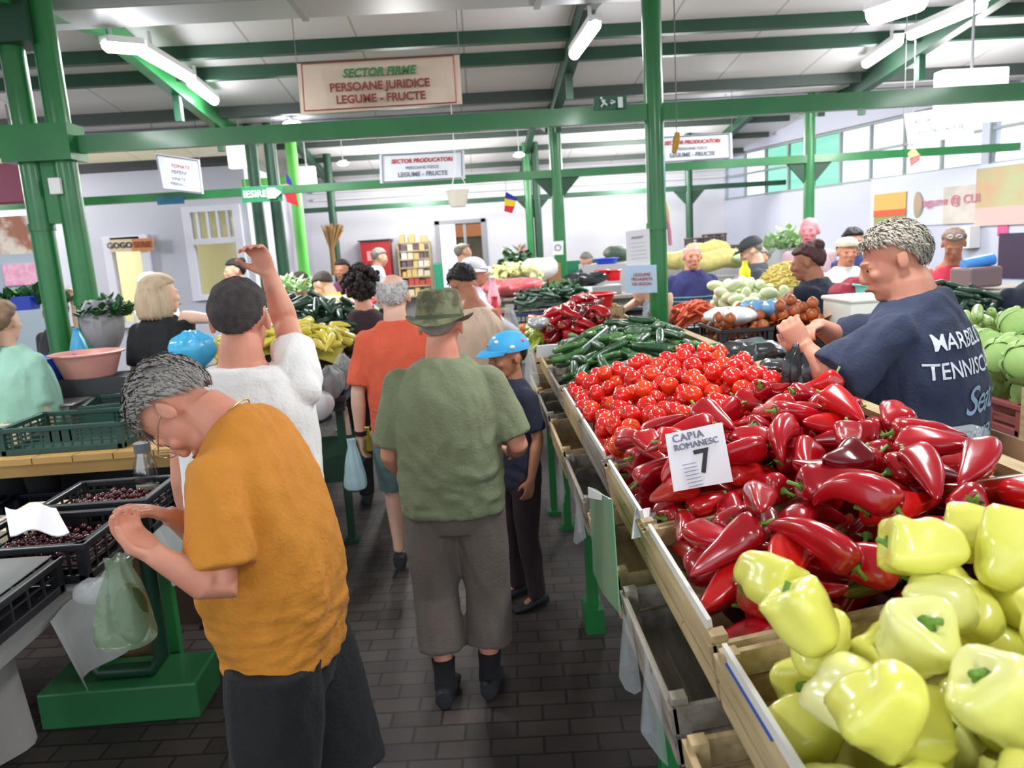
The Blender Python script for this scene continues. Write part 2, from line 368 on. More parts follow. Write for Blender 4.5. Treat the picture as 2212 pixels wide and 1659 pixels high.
# rafters, hangers
def poly_bar(name, pts, wd, h, m):
    x = MB()
    for a, c in zip(pts, pts[1:]): x.bar(a, c, wd, h)
    return struct(x.build(name, m, smooth=False))
RX = (-2.95, 1.08, 4.82)
for i, x in enumerate(RX):
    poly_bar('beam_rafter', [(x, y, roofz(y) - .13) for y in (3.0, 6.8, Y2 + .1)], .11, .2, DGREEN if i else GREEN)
    poly_bar('beam_rafter_far', [(x, y, roofz(y) - .14) for y in (10.7, 13, 16.95)], .1, .16, DGREEN)
    for y in (8.35, 9.6): beam('beam_hanger', (x, y, roofz(y) - .05), (x + .001, y, roofz(y) - .48), .07, .07, DGREEN)
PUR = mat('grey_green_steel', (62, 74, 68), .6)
for y, dz in ((7.75, .05), (8.3, .06), (9.55, .06)): beam('beam_purlin', (-12.5, y, roofz(y) - dz), (7.6, y, roofz(y) - dz), .09, .12, DGREEN if y < 9 else PUR)
for y in (15.2, 16.3, 14.2): beam('beam_purlin', (-3.4, y, roofz(y) - .05), (5.8, y, roofz(y) - .05), .07, .09, PUR)
beam('trim_gutter', (-12.5, 10.35, 3.45), (7.2, 10.35, 3.45), .4, .14, mat('gutter_grey', (150, 152, 160), .4))
beam('trim_lit_band', (-12.5, 9.95, 3.535), (7.2, 9.95, 3.535), .3, .03, mat('white_metal', (226, 224, 226), .4))  # pale strip added to imitate the lit end of the roof slope
beam('trim_ledge_far', (-3.4, 16.6, 3.3), (5.6, 16.6, 3.3), .3, .03, MATS['white_metal'])
for z, r in ((3.18, .035), (3.02, .03)):
    q = MB(); q.tube([(-3.4, 16.9, z), (5.5, 16.9, z)], r, 8); struct(q.build('trim_pipe', MATS['white_metal']))
# large pale ventilation duct
DU = mat('duct_metal', (188, 188, 190), .4, c2=(178, 178, 182), scale=1)
d = thing('ventilation_duct', 'wide pale metal duct running under the roof across the hall', 'duct', (0, 6.15, 3.62))
q = MB(); q.box((-2.4, 6.15, 3.78), (20, .5, .26)); q.build('duct_body', DU, d, smooth=False, bevel=.02)
for x in (-9, -7, -5, -3.6, -1.2, .6, 2.2, 4.4, 6):
    q = MB(); q.box((x, 6.15, 3.78), (.05, .53, .29)); q.build('duct_flange', mat('flange_grey', (150, 150, 152), .4), d, smooth=False)
# ------------------------------------------------------------------ lamps (a lamp's light lives here) and added fill lights
TUBE = mat('lit_tube', (248, 250, 255), .4, emit=26)
def tube_lamp(label, c, d, L, wd=.1, power=LAMP_POWER):
    c, d = Vector(c), Vector(d).normalized(); t = thing('tube_light', label, 'light', c, 'fluorescent tube lights under the rafters')
    h = MB(); h.bar(c - d * L / 2 + Vector((0, 0, .045)), c + d * L / 2 + Vector((0, 0, .045)), wd, .05); h.bar(c - d * L * .3 + Vector((0, 0, .1)), c - d * L * .29 + Vector((0, 0, .1)), .03, .2); h.build('housing', WHITE, t, smooth=False)
    q = MB(); q.tube([c - d * L / 2, c - d * (L / 2 - .03), c + d * (L / 2 - .03), c + d * L / 2], [wd * .3, wd * .5, wd * .5, wd * .3], 14); q.build('diffuser', TUBE, t)
    ld = bpy.data.lights.new('lamp_or_fill_light', 'AREA'); ld.shape = 'RECTANGLE'; ld.size = wd; ld.size_y = L; ld.energy = power; ld.color = (.97, .99, 1)
    lo = bpy.data.objects.new('lamp_or_fill_light', ld); COL.objects.link(lo); lo.parent = t
    x = d.cross(Vector((0, 0, 1))).normalized(); M = Matrix((x, d, x.cross(d))).transposed().to_4x4(); M.translation = Vector((0, 0, -.07)); lo.matrix_local = M
def tl(label, p, q, Y0, Y1_, **k):
    a, c = W(*p, Y=Y0), W(*q, Y=Y1_); tube_lamp(label, (a + c) / 2, c - a, (c - a).length, **k)
tl('lit tube light nearest the top left corner, by the roof bend', (225, 98), (305, 104), 6.3, 6.6)
tl('longest lit tube light, middle of the three on the left rafter', (305, 108), (408, 168), 6.65, 7.9)
tl('lit tube light at the low end of the left rafter', (413, 178), (464, 218), 7.95, 8.9)
tl('lit tube light under the middle rafter, above the running man exit sign', (1286, 52), (1240, 118), 6.3, 7.5)
tl('longest lit tube light, on the right rafter', (2125, 8), (1965, 76), 6.4, 7.6)
tl('shorter lit tube light below the longest one on the right rafter', (1942, 88), (1870, 138), 7.8, 8.9)
tl('lit box light at the top edge, left of the right rafter', (1990, -5), (1885, 30), 5.8, 6.3, wd=.18)
for x, y in ((-2.95, 3.2), (1.08, 2.6), (4.5, 3.2), (-6.8, 7.4), (-6.8, 3), (1.08, -.5), (-2.9, -.3)):
    tube_lamp('tube light under the roof outside the photographed view', (x, y, roofz(y) - .42), (0, 1, 0), 1.2, power=LAMP_POWER * (.35 if y < 2 else .6))
def dome(px, py, Y, lab, r=.1):
    c = W(px, py, Y=Y); t = thing('ceiling_lamp', lab, 'lamp', c, 'small round ceiling lamps')
    q = MB(); q.ell(c, (r, r, r * .35), n=20); q.build('diffuser', TUBE, t)
    q = MB(); q.tube([c + Vector((0, 0, r * .2)), c + Vector((0, 0, r * .55))], r * .7, 16); q.tube([c + Vector((0, 0, r * .5)), (c.x, c.y, roofz(Y) - .005)], .008, 6); q.build('fitting', METAL, t)
dome(631, 268, 9.8, 'round lamp between the big banner and the front beam', .11)
dome(741, 353, 14.0, 'round lamp far back, left of the white sector sign'); dome(1121, 335, 14.0, 'round lamp far back, above the little hanging flag')
dome(1568, 247, 9.9, 'round lamp just under the front beam, right of the front pillar', .075); dome(1156, 272, 13.2, 'round lamp under the front beam in the middle', .08)
for yy, xx in ((11.9, -.9), (11.9, 3), (14.6, -1), (14.6, 3.0), (10.9, -8.0), (8.6, -7.2), (8.4, 5.4)):   # added fill lights without fittings that brighten the far bay, kiosk and sides
    ld = bpy.data.lights.new('lamp_or_fill_light', 'POINT'); ld.shadow_soft_size = .25; ld.energy = LAMP_POWER * (1.6 if xx > 5 else 3.2 if xx > -5 else 3.6 if xx < -7.5 else 1.5); ld.color = (1, .98, .95); lo = bpy.data.objects.new('lamp_or_fill_light', ld); COL.objects.link(lo); lo.location = (xx, yy, roofz(yy) - .75)
ld = bpy.data.lights.new('lamp_or_fill_light', 'AREA'); ld.size = 1; ld.energy = 60; ld.color = (1, .93, .75); lo = bpy.data.objects.new('lamp_or_fill_light', ld); COL.objects.link(lo); lo.location = (-7.5, KY + 1.2, 2.9)
# tall pole lamp boxes (lit cabinet seen behind the front beam, right)
c = W(2096, 208, Y=6.2); q = MB(); q.box(c, (.54, .12, .40)); lb = tag(q.build('light_box', mat('lit_cabinet', (246, 248, 226), .5, emit=1.1), smooth=False, bevel=.01), 'lit cream coloured box hanging behind the front beam on the right', 'light'); q = MB(); q.tube([(c.x, c.y, c.z + .19), (c.x, c.y, roofz(c.y) - .01)], .01, 6); q.build('hanger', METAL, lb)
for px, py, lab in ((515, 335, 'lit cream box beside the left rafter end'), (664, 385, 'lit cream box on the wall right of the lime pillar')):
    c = W(px, py, Y=12.2 if px > 600 else 10.6); q = MB(); q.box(c, (.26, .12, .34)); lb = tag(q.build('light_box', MATS['lit_cabinet'], smooth=False, bevel=.01), lab, 'light'); q = MB(); q.tube([(c.x, c.y, c.z + .16), (c.x, c.y, roofz(c.y) - .01)], .01, 6); q.build('hanger', METAL, lb)
# ================================================================== VEGETABLES
def veg_mat(name, c, c2, scale, rough=.22, coat=.6, contrast=.2, bump=0, sss=0):
    return mat(name, c, rough, c2=c2, scale=scale, coat=coat, contrast=contrast, bump=bump, sss=sss)
RED1 = veg_mat('red_pepper_skin', (190, 16, 30), (150, 8, 22), 6)
RED2 = veg_mat('dark_red_pepper_skin', (130, 8, 20), (88, 6, 18), 6)
RED3 = veg_mat('bright_red_pepper_skin', (218, 34, 26), (180, 12, 24), 6)
REDG = veg_mat('half_green_pepper_skin', (165, 28, 22), (84, 84, 32), 9, contrast=.08)
STEM = mat('fresh_green_stem', (120, 165, 62), .5, c2=(88, 132, 48), scale=20)
YEL1 = veg_mat('pale_yellow_pepper_skin', (238, 236, 120), (228, 228, 96), 5, rough=.28, sss=.05); YEL2 = veg_mat('creamy_pepper_skin', (240, 240, 166), (230, 232, 120), 5, rough=.28, sss=.05)
TOM1 = veg_mat('tomato_skin', (222, 38, 22), (205, 24, 20), 6, rough=.15, coat=.8); TOM2 = veg_mat('orange_tomato_skin', (236, 78, 24), (222, 44, 20), 9, rough=.15, coat=.8)
CUC1 = veg_mat('cucumber_skin', (48, 92, 50), (30, 66, 42), 14, rough=.35, coat=.3, bump=.4); CUC2 = veg_mat('light_cucumber_skin', (86, 138, 62), (44, 92, 46), 12, rough=.35, coat=.3, bump=.4)
def superring(r, n, lobes, amp, ph, sharp=1.0):
    return [r * (1 + amp * math.cos(lobes * (2 * PI * j / n) + ph)) for j in range(n)]
def pepper_mesh(name, L, R, bend, rnd, m, lobes=3, amp=.09, prof=None, n=18, k=16, crump=.05, stem=True):
    """spine in local xz plane, centred; returns body mesh, stem mesh, spheres"""
    mb = MB(); pts = []; ang = -bend / 2; p = Vector((0, 0, 0)); st = L / k
    for i in range(k + 1):
        pts.append(p.copy()); p = p + Vector((math.cos(ang), 0, math.sin(ang))) * st; ang += bend / k
    cen = sum(pts, Vector()) / len(pts); pts = [q - cen for q in pts]
    ph = rnd.uniform(0, 6); rs = []; dents = [(rnd.uniform(.2, .9), rnd.uniform(0, 6.28), rnd.uniform(-.26, .12)) for _ in range(5)]
    prof = prof or [(0, .0), (.0, .45), (.03, .8), (.1, .98), (.22, 1.0), (.45, .86), (.7, .6), (.88, .36), (.97, .16), (1, .0)]
    def pr(t):
        for a, c in zip(prof, prof[1:]):
            if a[0] <= t <= c[0]: return a[1] + (c[1] - a[1]) * ((t - a[0]) / max(c[0] - a[0], 1e-6))
        return 0
    ts = [0, 0, .02, .06, .12, .2, .3, .4, .5, .6, .7, .8, .88, .94, .98, 1]
    for q, t in enumerate(ts):
        f = t * k; i = min(int(f), k - 1); c = pts[i].lerp(pts[i + 1], f - i); d = (pts[i + 1] - pts[i]).normalized()
        u = Vector((0, 1, 0)); v = d.cross(u); r = R * (.06 if q == 0 else pr(max(t, .001)))
        if q == 0: c = c + d * R * (.42 if prof[0][1] > .3 else .22)        # sunken shoulder at the stem
        ring = []
        for j in range(n):
            a = 2 * PI * j / n; rr = r * (1 + amp * math.cos(lobes * a + ph + t * 1.2) * (1 - .4 * t))
            for (dt, da, dm) in dents: rr *= 1 + dm * math.exp(-((t - dt) / .12) ** 2) * max(0, math.cos(a - da)) ** 2
            ring.append(c + u * math.cos(a) * rr + v * math.sin(a) * rr - d * (R * .10 * math.cos(lobes * a + ph) * (1 if lobes > 3 or prof[0][1] > .3 else .4) if 3 <= q <= 5 else 0))
        rs.append(ring)
    rs[-1] = [rs[-1][0] * 0 + (pts[-1] + (q - pts[-1]) * .05) for q in rs[-1]]
    mb.rings(rs); body = mb.mesh(name, m)
    d0 = (pts[0] - pts[1]).normalized(); bl = prof[0][1] > .3; s0 = pts[0] - d0 * R * (.34 if bl else .16); sm = MB()
    if stem:
        sm.tube([s0, s0 + d0 * R * .12, s0 + d0 * R * .3 + Vector((0, R * .05, R * .05)), s0 + d0 * R * (.42 if bl else .75) + Vector((0, R * .15, R * .2))], [R * .36, R * .24, R * .1, R * .11], 8)
        for j in range(5): a = j * 1.257; w_ = Vector((0, math.cos(a), math.sin(a))) * R; w2 = Vector((0, -math.sin(a), math.cos(a))) * R * .1; sm.add([s0 + d0 * R * .05, s0 + w_ * .3 + w2 + d0 * R * .12, s0 + w_ * .55 + d0 * R * .2, s0 + w_ * .3 - w2 + d0 * R * .12], [(0, 1, 2, 3), (3, 2, 1, 0)])
        stm = sm.mesh('stem', STEM)
    sph = []
    for t in (.08, .22, .38, .55, .72, .88):
        f = t * k; i = int(f); sph.append((*pts[i].lerp(pts[min(i + 1, k)], f - i), R * pr(t) * .95))
    return body, (stm if stem else None), sph
def blob_mesh(name, r, m, rnd, lobes=5, amp=.04, dim=.18, n=18, k=10):
    mb = MB(); rs = []; ph = rnd.uniform(0, 6)
    for i in range(k + 1):
        p = -PI / 2 + PI * i / k; c, s_ = math.cos(p), math.sin(p); z = r[2] * s_ - (r[2] * dim * math.exp(-(c / .35) ** 2) if s_ > 0 else 0)
        rs.append([(r[0] * max(c, .01) * (1 + amp * math.cos(lobes * 2 * PI * j / n + ph) * max(0, s_)) * math.cos(2 * PI * j / n), r[1] * max(c, .01) * (1 + amp * math.cos(lobes * 2 * PI * j / n + ph) * max(0, s_)) * math.sin(2 * PI * j / n), z) for j in range(n)])
    mb.rings(rs); return mb.mesh(name, m)
def cuc_mesh(name, L, R, bend, rnd, m, n=12, k=10):
    mb = MB(); pts = []; ang = -bend / 2; p = Vector(); 
    for i in range(k + 1): pts.append(p.copy()); p = p + Vector((math.cos(ang), math.sin(ang), 0)) * L / k; ang += bend / k
    c = sum(pts, Vector()) / len(pts); pts = [q - c for q in pts]; a, b_ = pts[0], pts[-1]
    pts = [a + (pts[0] - pts[1]) * .25] + pts + [b_ + (pts[-1] - pts[-2]) * .2]
    rr = [R * .3] + [R * (.72, .9, .97, 1, 1.0, 1.02, 1, .98, .93, .84, .66)[i] * (1 + rnd.uniform(-.03, .03)) for i in range(k + 1)] + [R * .2]
    mb.tube(pts, rr, n); body = mb.mesh(name, m)
    sm = MB(); sm.tube([pts[0], pts[0] + (pts[0] - pts[2]) * .35], [R * .16, R * .1], 6); stm = sm.mesh('stem', STEM)
    return body, stm, [(*pts[i], R * .95) for i in (1, 4, 6, 8, 11)]
class Pile:
    """drops things one by one onto a heap; each comes to rest on what is below"""
    def __init__(s, base, seed=1): s.S = np.zeros((0, 4)); s.base = base; s.r = np.random.RandomState(seed)
    def drop(s, sph, poly, up=None, tries=14, tilt=.35, sink=.94, yaw=None, target=None):
        sp = np.array(sph); best = None
        for _ in range(tries):
            x, y = s.sample(poly); yw = s.r.uniform(0, 2 * PI) if yaw is None else yaw + s.r.uniform(-.6, .6)
            e = .03; gx = (s.base(x + e, y) - s.base(x - e, y)) / (2 * e); gy = (s.base(x, y + e) - s.base(x, y - e)) / (2 * e)
            nrm = Vector((-gx, -gy, 1)).normalized(); q = Vector((0, 0, 1)).rotation_difference(nrm) @ Euler((s.r.uniform(-PI, PI) if up is None else s.r.uniform(-up, up), s.r.uniform(-tilt, tilt), 0)).to_quaternion()
            q = Quaternion((0, 0, 1), yw) @ q if False else (Vector((0, 0, 1)).rotation_difference(nrm) @ Quaternion((0, 0, 1), yw) @ Euler((s.r.uniform(-PI, PI) if up is None else s.r.uniform(-up, up), s.r.uniform(-tilt, tilt), 0)).to_quaternion())
            M = np.array(q.to_matrix()); P = sp[:, :3] @ M.T; P[:, 0] += x; P[:, 1] += y; r = sp[:, 3]
            z = max(s.base(P[i, 0], P[i, 1]) + r[i] * sink - P[i, 2] for i in range(len(P)))
            if len(s.S):
                d2 = (P[:, None, 0] - s.S[None, :, 0]) ** 2 + (P[:, None, 1] - s.S[None, :, 1]) ** 2; R = (r[:, None] + s.S[None, :, 3]) * sink
                h = s.S[None, :, 2] + np.sqrt(np.maximum(R * R - d2, 0)) - P[:, None, 2]; h = np.where(d2 < R * R, h, -9); z = max(z, h.max())
            sc = z - s.base(x, y)
            if best is None or sc < best[0]: best = (sc, x, y, z, q, P)
        sc, x, y, z, q, P = best; P = P.copy(); P[:, 2] += z; s.S = np.vstack([s.S, np.hstack([P, sp[:, 3:4]])])
        return (x, y, z), q
    def sample(s, poly):
        while True:
            x = s.r.uniform(poly[0], poly[1]); y = s.r.uniform(poly[2], poly[3])
            if len(poly) < 5 or poly[4](x, y): return x, y
def put(proto, loc, q, name, label, cat, group, sc=1):
    body, stm, _ = proto; o = bpy.data.objects.new(name, body); COL.objects.link(o); o.location = loc; o.rotation_mode = 'QUATERNION'; o.rotation_quaternion = q; o.scale = (sc,) * 3
    tag(o, label, cat, group)
    if stm is not None: c = bpy.data.objects.new('stem', stm); COL.objects.link(c); c.parent = o
    ORG[o.name] = Vector(loc); return o
R_ = random.Random(11)
kap = []
for i, (L, R, bd, m) in enumerate([(.17, .031, .5, RED1), (.19, .029, 1.1, RED1), (.16, .033, .25, RED3), (.18, .03, 1.8, RED1), (.15, .032, .7, RED2), (.2, .029, .4, RED1), (.17, .031, 2.3, RED3), (.16, .034, .5, RED1), (.185, .028, 1.4, RED2), (.15, .034, .9, RED1), (.17, .031, .8, REDG), (.15, .033, .3, RED3)]):
    kap.append(pepper_mesh('red_pepper', L, R * 1.1, bd, R_, m, amp=.13, n=24))
BELLP = [(0, .45), (.02, .8), (.1, 1.0), (.35, 1.04), (.6, .92), (.8, .78), (.92, .6), (.98, .35), (1, .0)]
bel = [pepper_mesh('yellow_pepper', L, R, bd, R_, m, lobes=lb, amp=am, prof=BELLP, n=24) for (L, R, bd, m, lb, am) in
       [(.1, .043, .2, YEL1, 4, .12), (.095, .046, .1, YEL2, 3, .12), (.115, .043, .3, YEL1, 4, .11), (.085, .045, .15, YEL2, 5, .1), (.105, .041, .5, YEL1, 3, .1), (.09, .047, .1, YEL1, 4, .1)]]
tom = []
for i, (r, m) in enumerate([((.034, .034, .03), TOM1), ((.031, .031, .036), TOM1), ((.036, .034, .029), TOM2), ((.03, .03, .038), TOM1), ((.036, .037, .031), TOM1), ((.033, .033, .032), TOM2)]):
    sm = MB()
    for j in range(5): a = j * 1.257; sm.add([(0, 0, r[2] * .80), (math.cos(a - .25) * .007, math.sin(a - .25) * .007, r[2] * .84), (math.cos(a) * .017, math.sin(a) * .017, r[2] * .9), (math.cos(a + .25) * .007, math.sin(a + .25) * .007, r[2] * .86)], [(0, 1, 2, 3), (3, 2, 1, 0)])
    sm.tube([(0, 0, r[2] * .78), (0, 0, r[2] * .98)], .0025, 6)
    tom.append((blob_mesh('tomato', r, m, R_), sm.mesh('stem', STEM), [(0, 0, 0, sum(r) / 3)]))
cuc = [cuc_mesh('cucumber', L, R, bd, R_, m) for L, R, bd, m in [(.17, .02, .3, CUC1), (.19, .019, .7, CUC1), (.15, .021, .2, CUC2), (.18, .02, 1.0, CUC2), (.16, .02, .5, CUC1), (.2, .021, .15, CUC1)]]
# ------------------------------------------------------------------ main stall: sloping crates
FX, BX, FZ, BZZ = .36, 1.08, 1.14, 1.25
def slope(x): return FZ + (BZZ - FZ) * (x - FX) / (BX - FX)
def heap(y0, y1, h, xpk=.62, under=.05, edge=.05, x0=FX, x1=BX, zf=slope):
    def g(x, y):
        u = min(max((x - x0) / (x1 - x0), 0), 1); v = min(max((y - y0) / (y1 - y0), 0), 1)
        a = math.sin(PI * min(1, u / (2 * xpk) if u < xpk else .5 + (u - xpk) / (2 * (1 - xpk)))) ** .8; b_ = min(1, min(v, 1 - v) / .28); b_ = math.sin(b_ * PI / 2)
        return zf(x) - under + h * a * (.35 + .65 * b_)
    return g
def filler(name, g, x0, x1, y0, y1, m, lab, zbot, n=22, drop=.03):  # added mound in place of the hidden lower vegetables of a heap
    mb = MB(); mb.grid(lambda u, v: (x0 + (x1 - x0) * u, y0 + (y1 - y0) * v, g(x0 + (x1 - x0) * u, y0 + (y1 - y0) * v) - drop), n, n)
    o = mb.build(name, m); return tag(o, lab, 'heap liner')
gY = heap(.3, 1.13, .05, .5, .07); gR = heap(1.17, 2.2, .05, .48, .08); gT = heap(2.26, 3.42, .07, .55, .06); gC = heap(3.5, 4.75, .08, .62, .055); gF = heap(4.85, 6.3, .12, .6, .05)
GAP_DARK = mat('gap_shade_red', (62, 14, 16), .9)  # dark base colour stands in for shade in the gaps of the heap
filler('heap_filler', gR, FX + .015, BX, 1.18, 2.2, GAP_DARK, 'added dark filler mound under the heap of long red peppers', 1.0)
filler('heap_filler', gY, FX + .015, BX - .0, .3, 1.12, mat('yellowish_filler', (150, 146, 60), .9), 'added filler mound under the pale yellow peppers', 1.0)
filler('heap_filler', gT, FX + .015, BX, 2.26, 3.44, mat('tomato_filler', (120, 26, 14), .9), 'added filler mound under the tomatoes', 1.0)
filler('heap_filler', gC, FX + .015, BX, 3.5, 4.76, mat('green_filler', (26, 48, 30), .9), 'added filler mound under the cucumber heap', 1.0)
P = Pile(gR, 3)
for i in range(164):
    pr = kap[P.r.randint(len(kap))] if P.r.rand() > .5 else kap[P.r.choice([0, 1, 2, 5, 7])]
    loc, q = P.drop(pr[2], (FX + .055, BX - .07, 1.2, 2.26, lambda x, y: not (i > 95 and .36 < x < .70 and 1.44 < y < 1.72)), tries=18)
    hg = pr[0].materials[0].name.startswith('half')
    put(pr, loc, q, 'red_pepper', 'long red pepper with greenish brown patches in the red pepper heap' if hg else 'long glossy red pepper in the heap between tomatoes and yellow peppers', 'pepper', 'half green peppers in the red heap' if hg else 'long red peppers on the main stall')
P2 = Pile(gY, 5); P2.S = P.S[P.S[:, 1] < 1.4]
for i in range(90):
    pr = bel[P2.r.randint(len(bel))]
    loc, q = P2.drop(pr[2], (FX + .04, BX + .03, .42, 1.10), tries=14, tilt=1.2)
    put(pr, loc, q, 'yellow_pepper', 'pale yellow bell pepper in the nearest crate of the main stall', 'pepper', 'pale yellow bell peppers in the nearest crate')
P3 = Pile(gT, 9); P3.S = P.S[P.S[:, 1] > 2.0]
for i in range(285):
    pr = tom[P3.r.randint(len(tom))]
    loc, q = P3.drop(pr[2], (FX + .02, BX - .01, 2.28, 3.44), tries=10, up=.9, tilt=.9)
    put(pr, loc, q, 'tomato', 'glossy red tomato in the heap behind the long red peppers', 'tomato', 'tomatoes on the main stall')
P4 = Pile(gC, 13)
for i in range(150):
    pr = cuc[P4.r.randint(len(cuc))]
    loc, q = P4.drop(pr[2], (FX + .06, BX + .02, 3.55, 4.78), tries=10, yaw=PI / 2 if P4.r.rand() < .3 else None, tilt=.2)
    put(pr, loc, q, 'cucumber', 'green cucumber in the big heap behind the tomatoes', 'cucumber', 'cucumbers on the main stall')
# ================================================================== STALL FURNITURE (right)
PLASTW = mat('milky_foam_board', (226, 226, 220), .6)
TA = math.atan2(BZZ - FZ, BX - FX)
def TF(x, y, z, ang=TA):
    return Matrix.Translation((x, y, z)) @ Matrix.Rotation(-ang, 4, 'Y')
def crate_wood(name, lab, x0, x1, y0, y1, zf, h, ang, m=WOOD, group=None, post=True, rimw=None, slats=2):
    """slatted crate, front at x0, sloping up along +x"""
    T = TF(x0, (y0 + y1) / 2, zf, ang); L = (x1 - x0) / math.cos(ang); wy = y1 - y0
    g = thing(name, lab, 'crate', T @ Vector((L / 2, 0, -h)), group)
    sl = MB(); bt = MB(); cp = MB(); sh = h / slats * .82
    def bx(mb, c, d): mb.add(*[(lambda q: (q.v, q.f))(MB().box(c, d))][0], T)
    for k in range(slats):
        z = -sh / 2 - k * h / slats
        bx(sl, (0, 0, z), (.012, wy, sh)); bx(sl, (L, 0, z), (.012, wy, sh)); bx(sl, (L / 2, -wy / 2 + .006, z), (L, .012, sh)); bx(sl, (L / 2, wy / 2 - .006, z), (L, .012, sh))
    for k in range(5): bx(bt, (L * (k + .5) / 5, 0, -h + .006), (L / 5 * .8, wy, .01))
    sl.build('slats', m, g, smooth=False); bt.build('crate_bottom', m, g, smooth=False)
    if post:
        for i in (0, 1):
            for j in (-1, 1): cp = MB(); bx(cp, (.016 + (L - .032) * i, j * (wy / 2 - .022), -h / 2 + .006), (.028, .028, h + .012)); cp.build('corner_post', m, g, smooth=False)
    return g
def crate_plastic(name, lab, c, size, m, rot=0, group=None, cols=9, rows=3, handle=True):
    """open plastic crate with grid walls; c = centre of base"""
    x, y, h = size; g = thing(name, lab, 'crate', c, group); T = Matrix.Translation(c) @ Matrix.Rotation(rot, 4, 'Z')
    def A(mb, cc, d, r=None):
        q = MB().box(cc, d, r); mb.add(q.v, q.f, T)
    b = MB(); A(b, (0, 0, .006), (x - .03, y - .03, .012)); b.build('crate_bottom', m, g, smooth=False)
    rm = MB()
    for s in (-1, 1):
        A(rm, (0, s * (y / 2 - .012), h - .012), (x, .026, .024)); A(rm, (s * (x / 2 - .012), 0, h - .012), (.026, y, .024))
        A(rm, (0, s * (y / 2 - .015), .015), (x - .02, .02, .03)); A(rm, (s * (x / 2 - .015), 0, .015), (.02, y - .02, .03))
    rm.build('rim', m, g, smooth=False, bevel=.004)
    w_ = MB(); ph = h - .05
    for s in (-1, 1):
        for i in range(cols + 1):
            A(w_, (-x / 2 + .02 + (x - .04) * i / cols, s * (y / 2 - .016), h / 2), (.010, .006, ph + .02))
            if i % 2 == 0: A(w_, (s * (x / 2 - .016), -y / 2 + .02 + (y - .04) * i / cols, h / 2), (.006, .010, ph + .02))
        for k in range(1, rows):
            A(w_, (0, s * (y / 2 - .016), .03 + ph * k / rows), (x - .03, .005, .008)); A(w_, (s * (x / 2 - .016), 0, .03 + ph * k / rows), (.005, y - .03, .008))
        if handle: A(w_, (0, s * (y / 2 - .017), h * .62), (x * .26, .008, h * .42)); 
        A(w_, (s * (x / 2 - .02), -y / 2 + .02, h / 2), (.03, .03, h)); A(w_, (s * (x / 2 - .02), y / 2 - .02, h / 2), (.03, .03, h))
    w_.build('lattice_walls', m, g, smooth=False)
    return g
def table(name, lab, x0, x1, y0, y1, z, m=GREYW, legm=GREEN, th=.03, lw=.045, apron=.07):
    g = thing(name, lab, 'table', ((x0 + x1) / 2, (y0 + y1) / 2, 0))
    t = MB(); n = max(2, int((x1 - x0) / .18))
    for i in range(n): t.box((x0 + (x1 - x0) * (i + .5) / n, (y0 + y1) / 2, z - th / 2), ((x1 - x0) / n - .006, y1 - y0, th))
    t.build('table_top', m, g, smooth=False)
    a = MB()
    for y in (y0 + .06, y1 - .06): a.box(((x0 + x1) / 2, y, z - th - apron / 2), (x1 - x0 - .05, .03, apron))
    a.build('apron', m, g, smooth=False)
    for x in (x0 + .07, x1 - .07):
        for y in (y0 + .1, y1 - .1):
            l = MB(); l.box((x, y, (z - th) / 2), (lw, lw, z - th)); l.box((x, y, .012), (lw * 2, lw * 2, .024)); l.build('leg', legm, g, smooth=False)
    return g
def bag(name, lab, c, r, m, seed, cat='bag', group=None, knot=True, crump=.16, k=14, n=26, parent=None, up=1.0, pts=None, hang=False):
    """crumpled plastic bag sitting on its base at c"""
    rr = random.Random(seed); mb = MB(); rs = []; ph = [(rr.uniform(0, 6), rr.randint(3, 9), rr.uniform(.3, 1)) for _ in range(6)]
    for i in range(k + 1):
        t = i / k; p = math.sin(PI * min(1, t * .78 + .07)) ** .7 if not knot or t < .8 else max(.12, math.sin(PI * (.8 * .78 + .07)) ** .7 * (1 - (t - .8) / .2 * .85)) * (1 + 1.0 * max(0, t - .93) / .07)
        if hang: p = min(1, (t / .1 + .15) ** .6) * (1 - .82 * t ** 1.6) * (1 + (1.2 * max(0, t - .9) / .1)); crump_ = crump * 1.6
        ring = []
        for j in range(n):
            a = 2 * PI * j / n; q = sum(math.sin(f * a + o + t * 5 * w_) * w_ for o, f, w_ in ph) / 3 * crump * (.4 + t)
            ring.append((c[0] + math.cos(a) * r[0] * p * (1 + q), c[1] + math.sin(a) * r[1] * p * (1 + q), c[2] + r[2] * t * up * (1 + .1 * q)))
        rs.append(ring)
    mb.rings(rs); o = mb.build(name, m, parent)
    if parent is None: tag(o, lab, cat, group)
    return o
def basin(name, lab, c, r0, r1, h, m, cat='basin', sq=1.0, oval=1.0, rim=.012):
    mb = MB(); n = 32
    def ring(r, z):
        out = []
        for j in range(n):
            a = 2 * PI * j / n; ca, sa = math.cos(a), math.sin(a); k = (abs(ca) ** (2 / sq) + abs(sa) ** (2 / sq)) ** (-sq / 2) if sq != 1 else 1
            out.append((c[0] + r * ca * k * oval, c[1] + r * sa * k, c[2] + z))
        return out
    mb.rings([ring(r0 * .1, 0), ring(r0 * .96, 0), ring(r0, .008), ring(r1 * .97, h - .012), ring(r1 + rim, h - .012), ring(r1 + rim * 1.2, h - .004), ring(r1, h), ring(r1 * .96, h - .006), ring(r0 * .96, .014), ring(r0 * .1, .012)])
    return tag(mb.build(name, m), lab, cat)
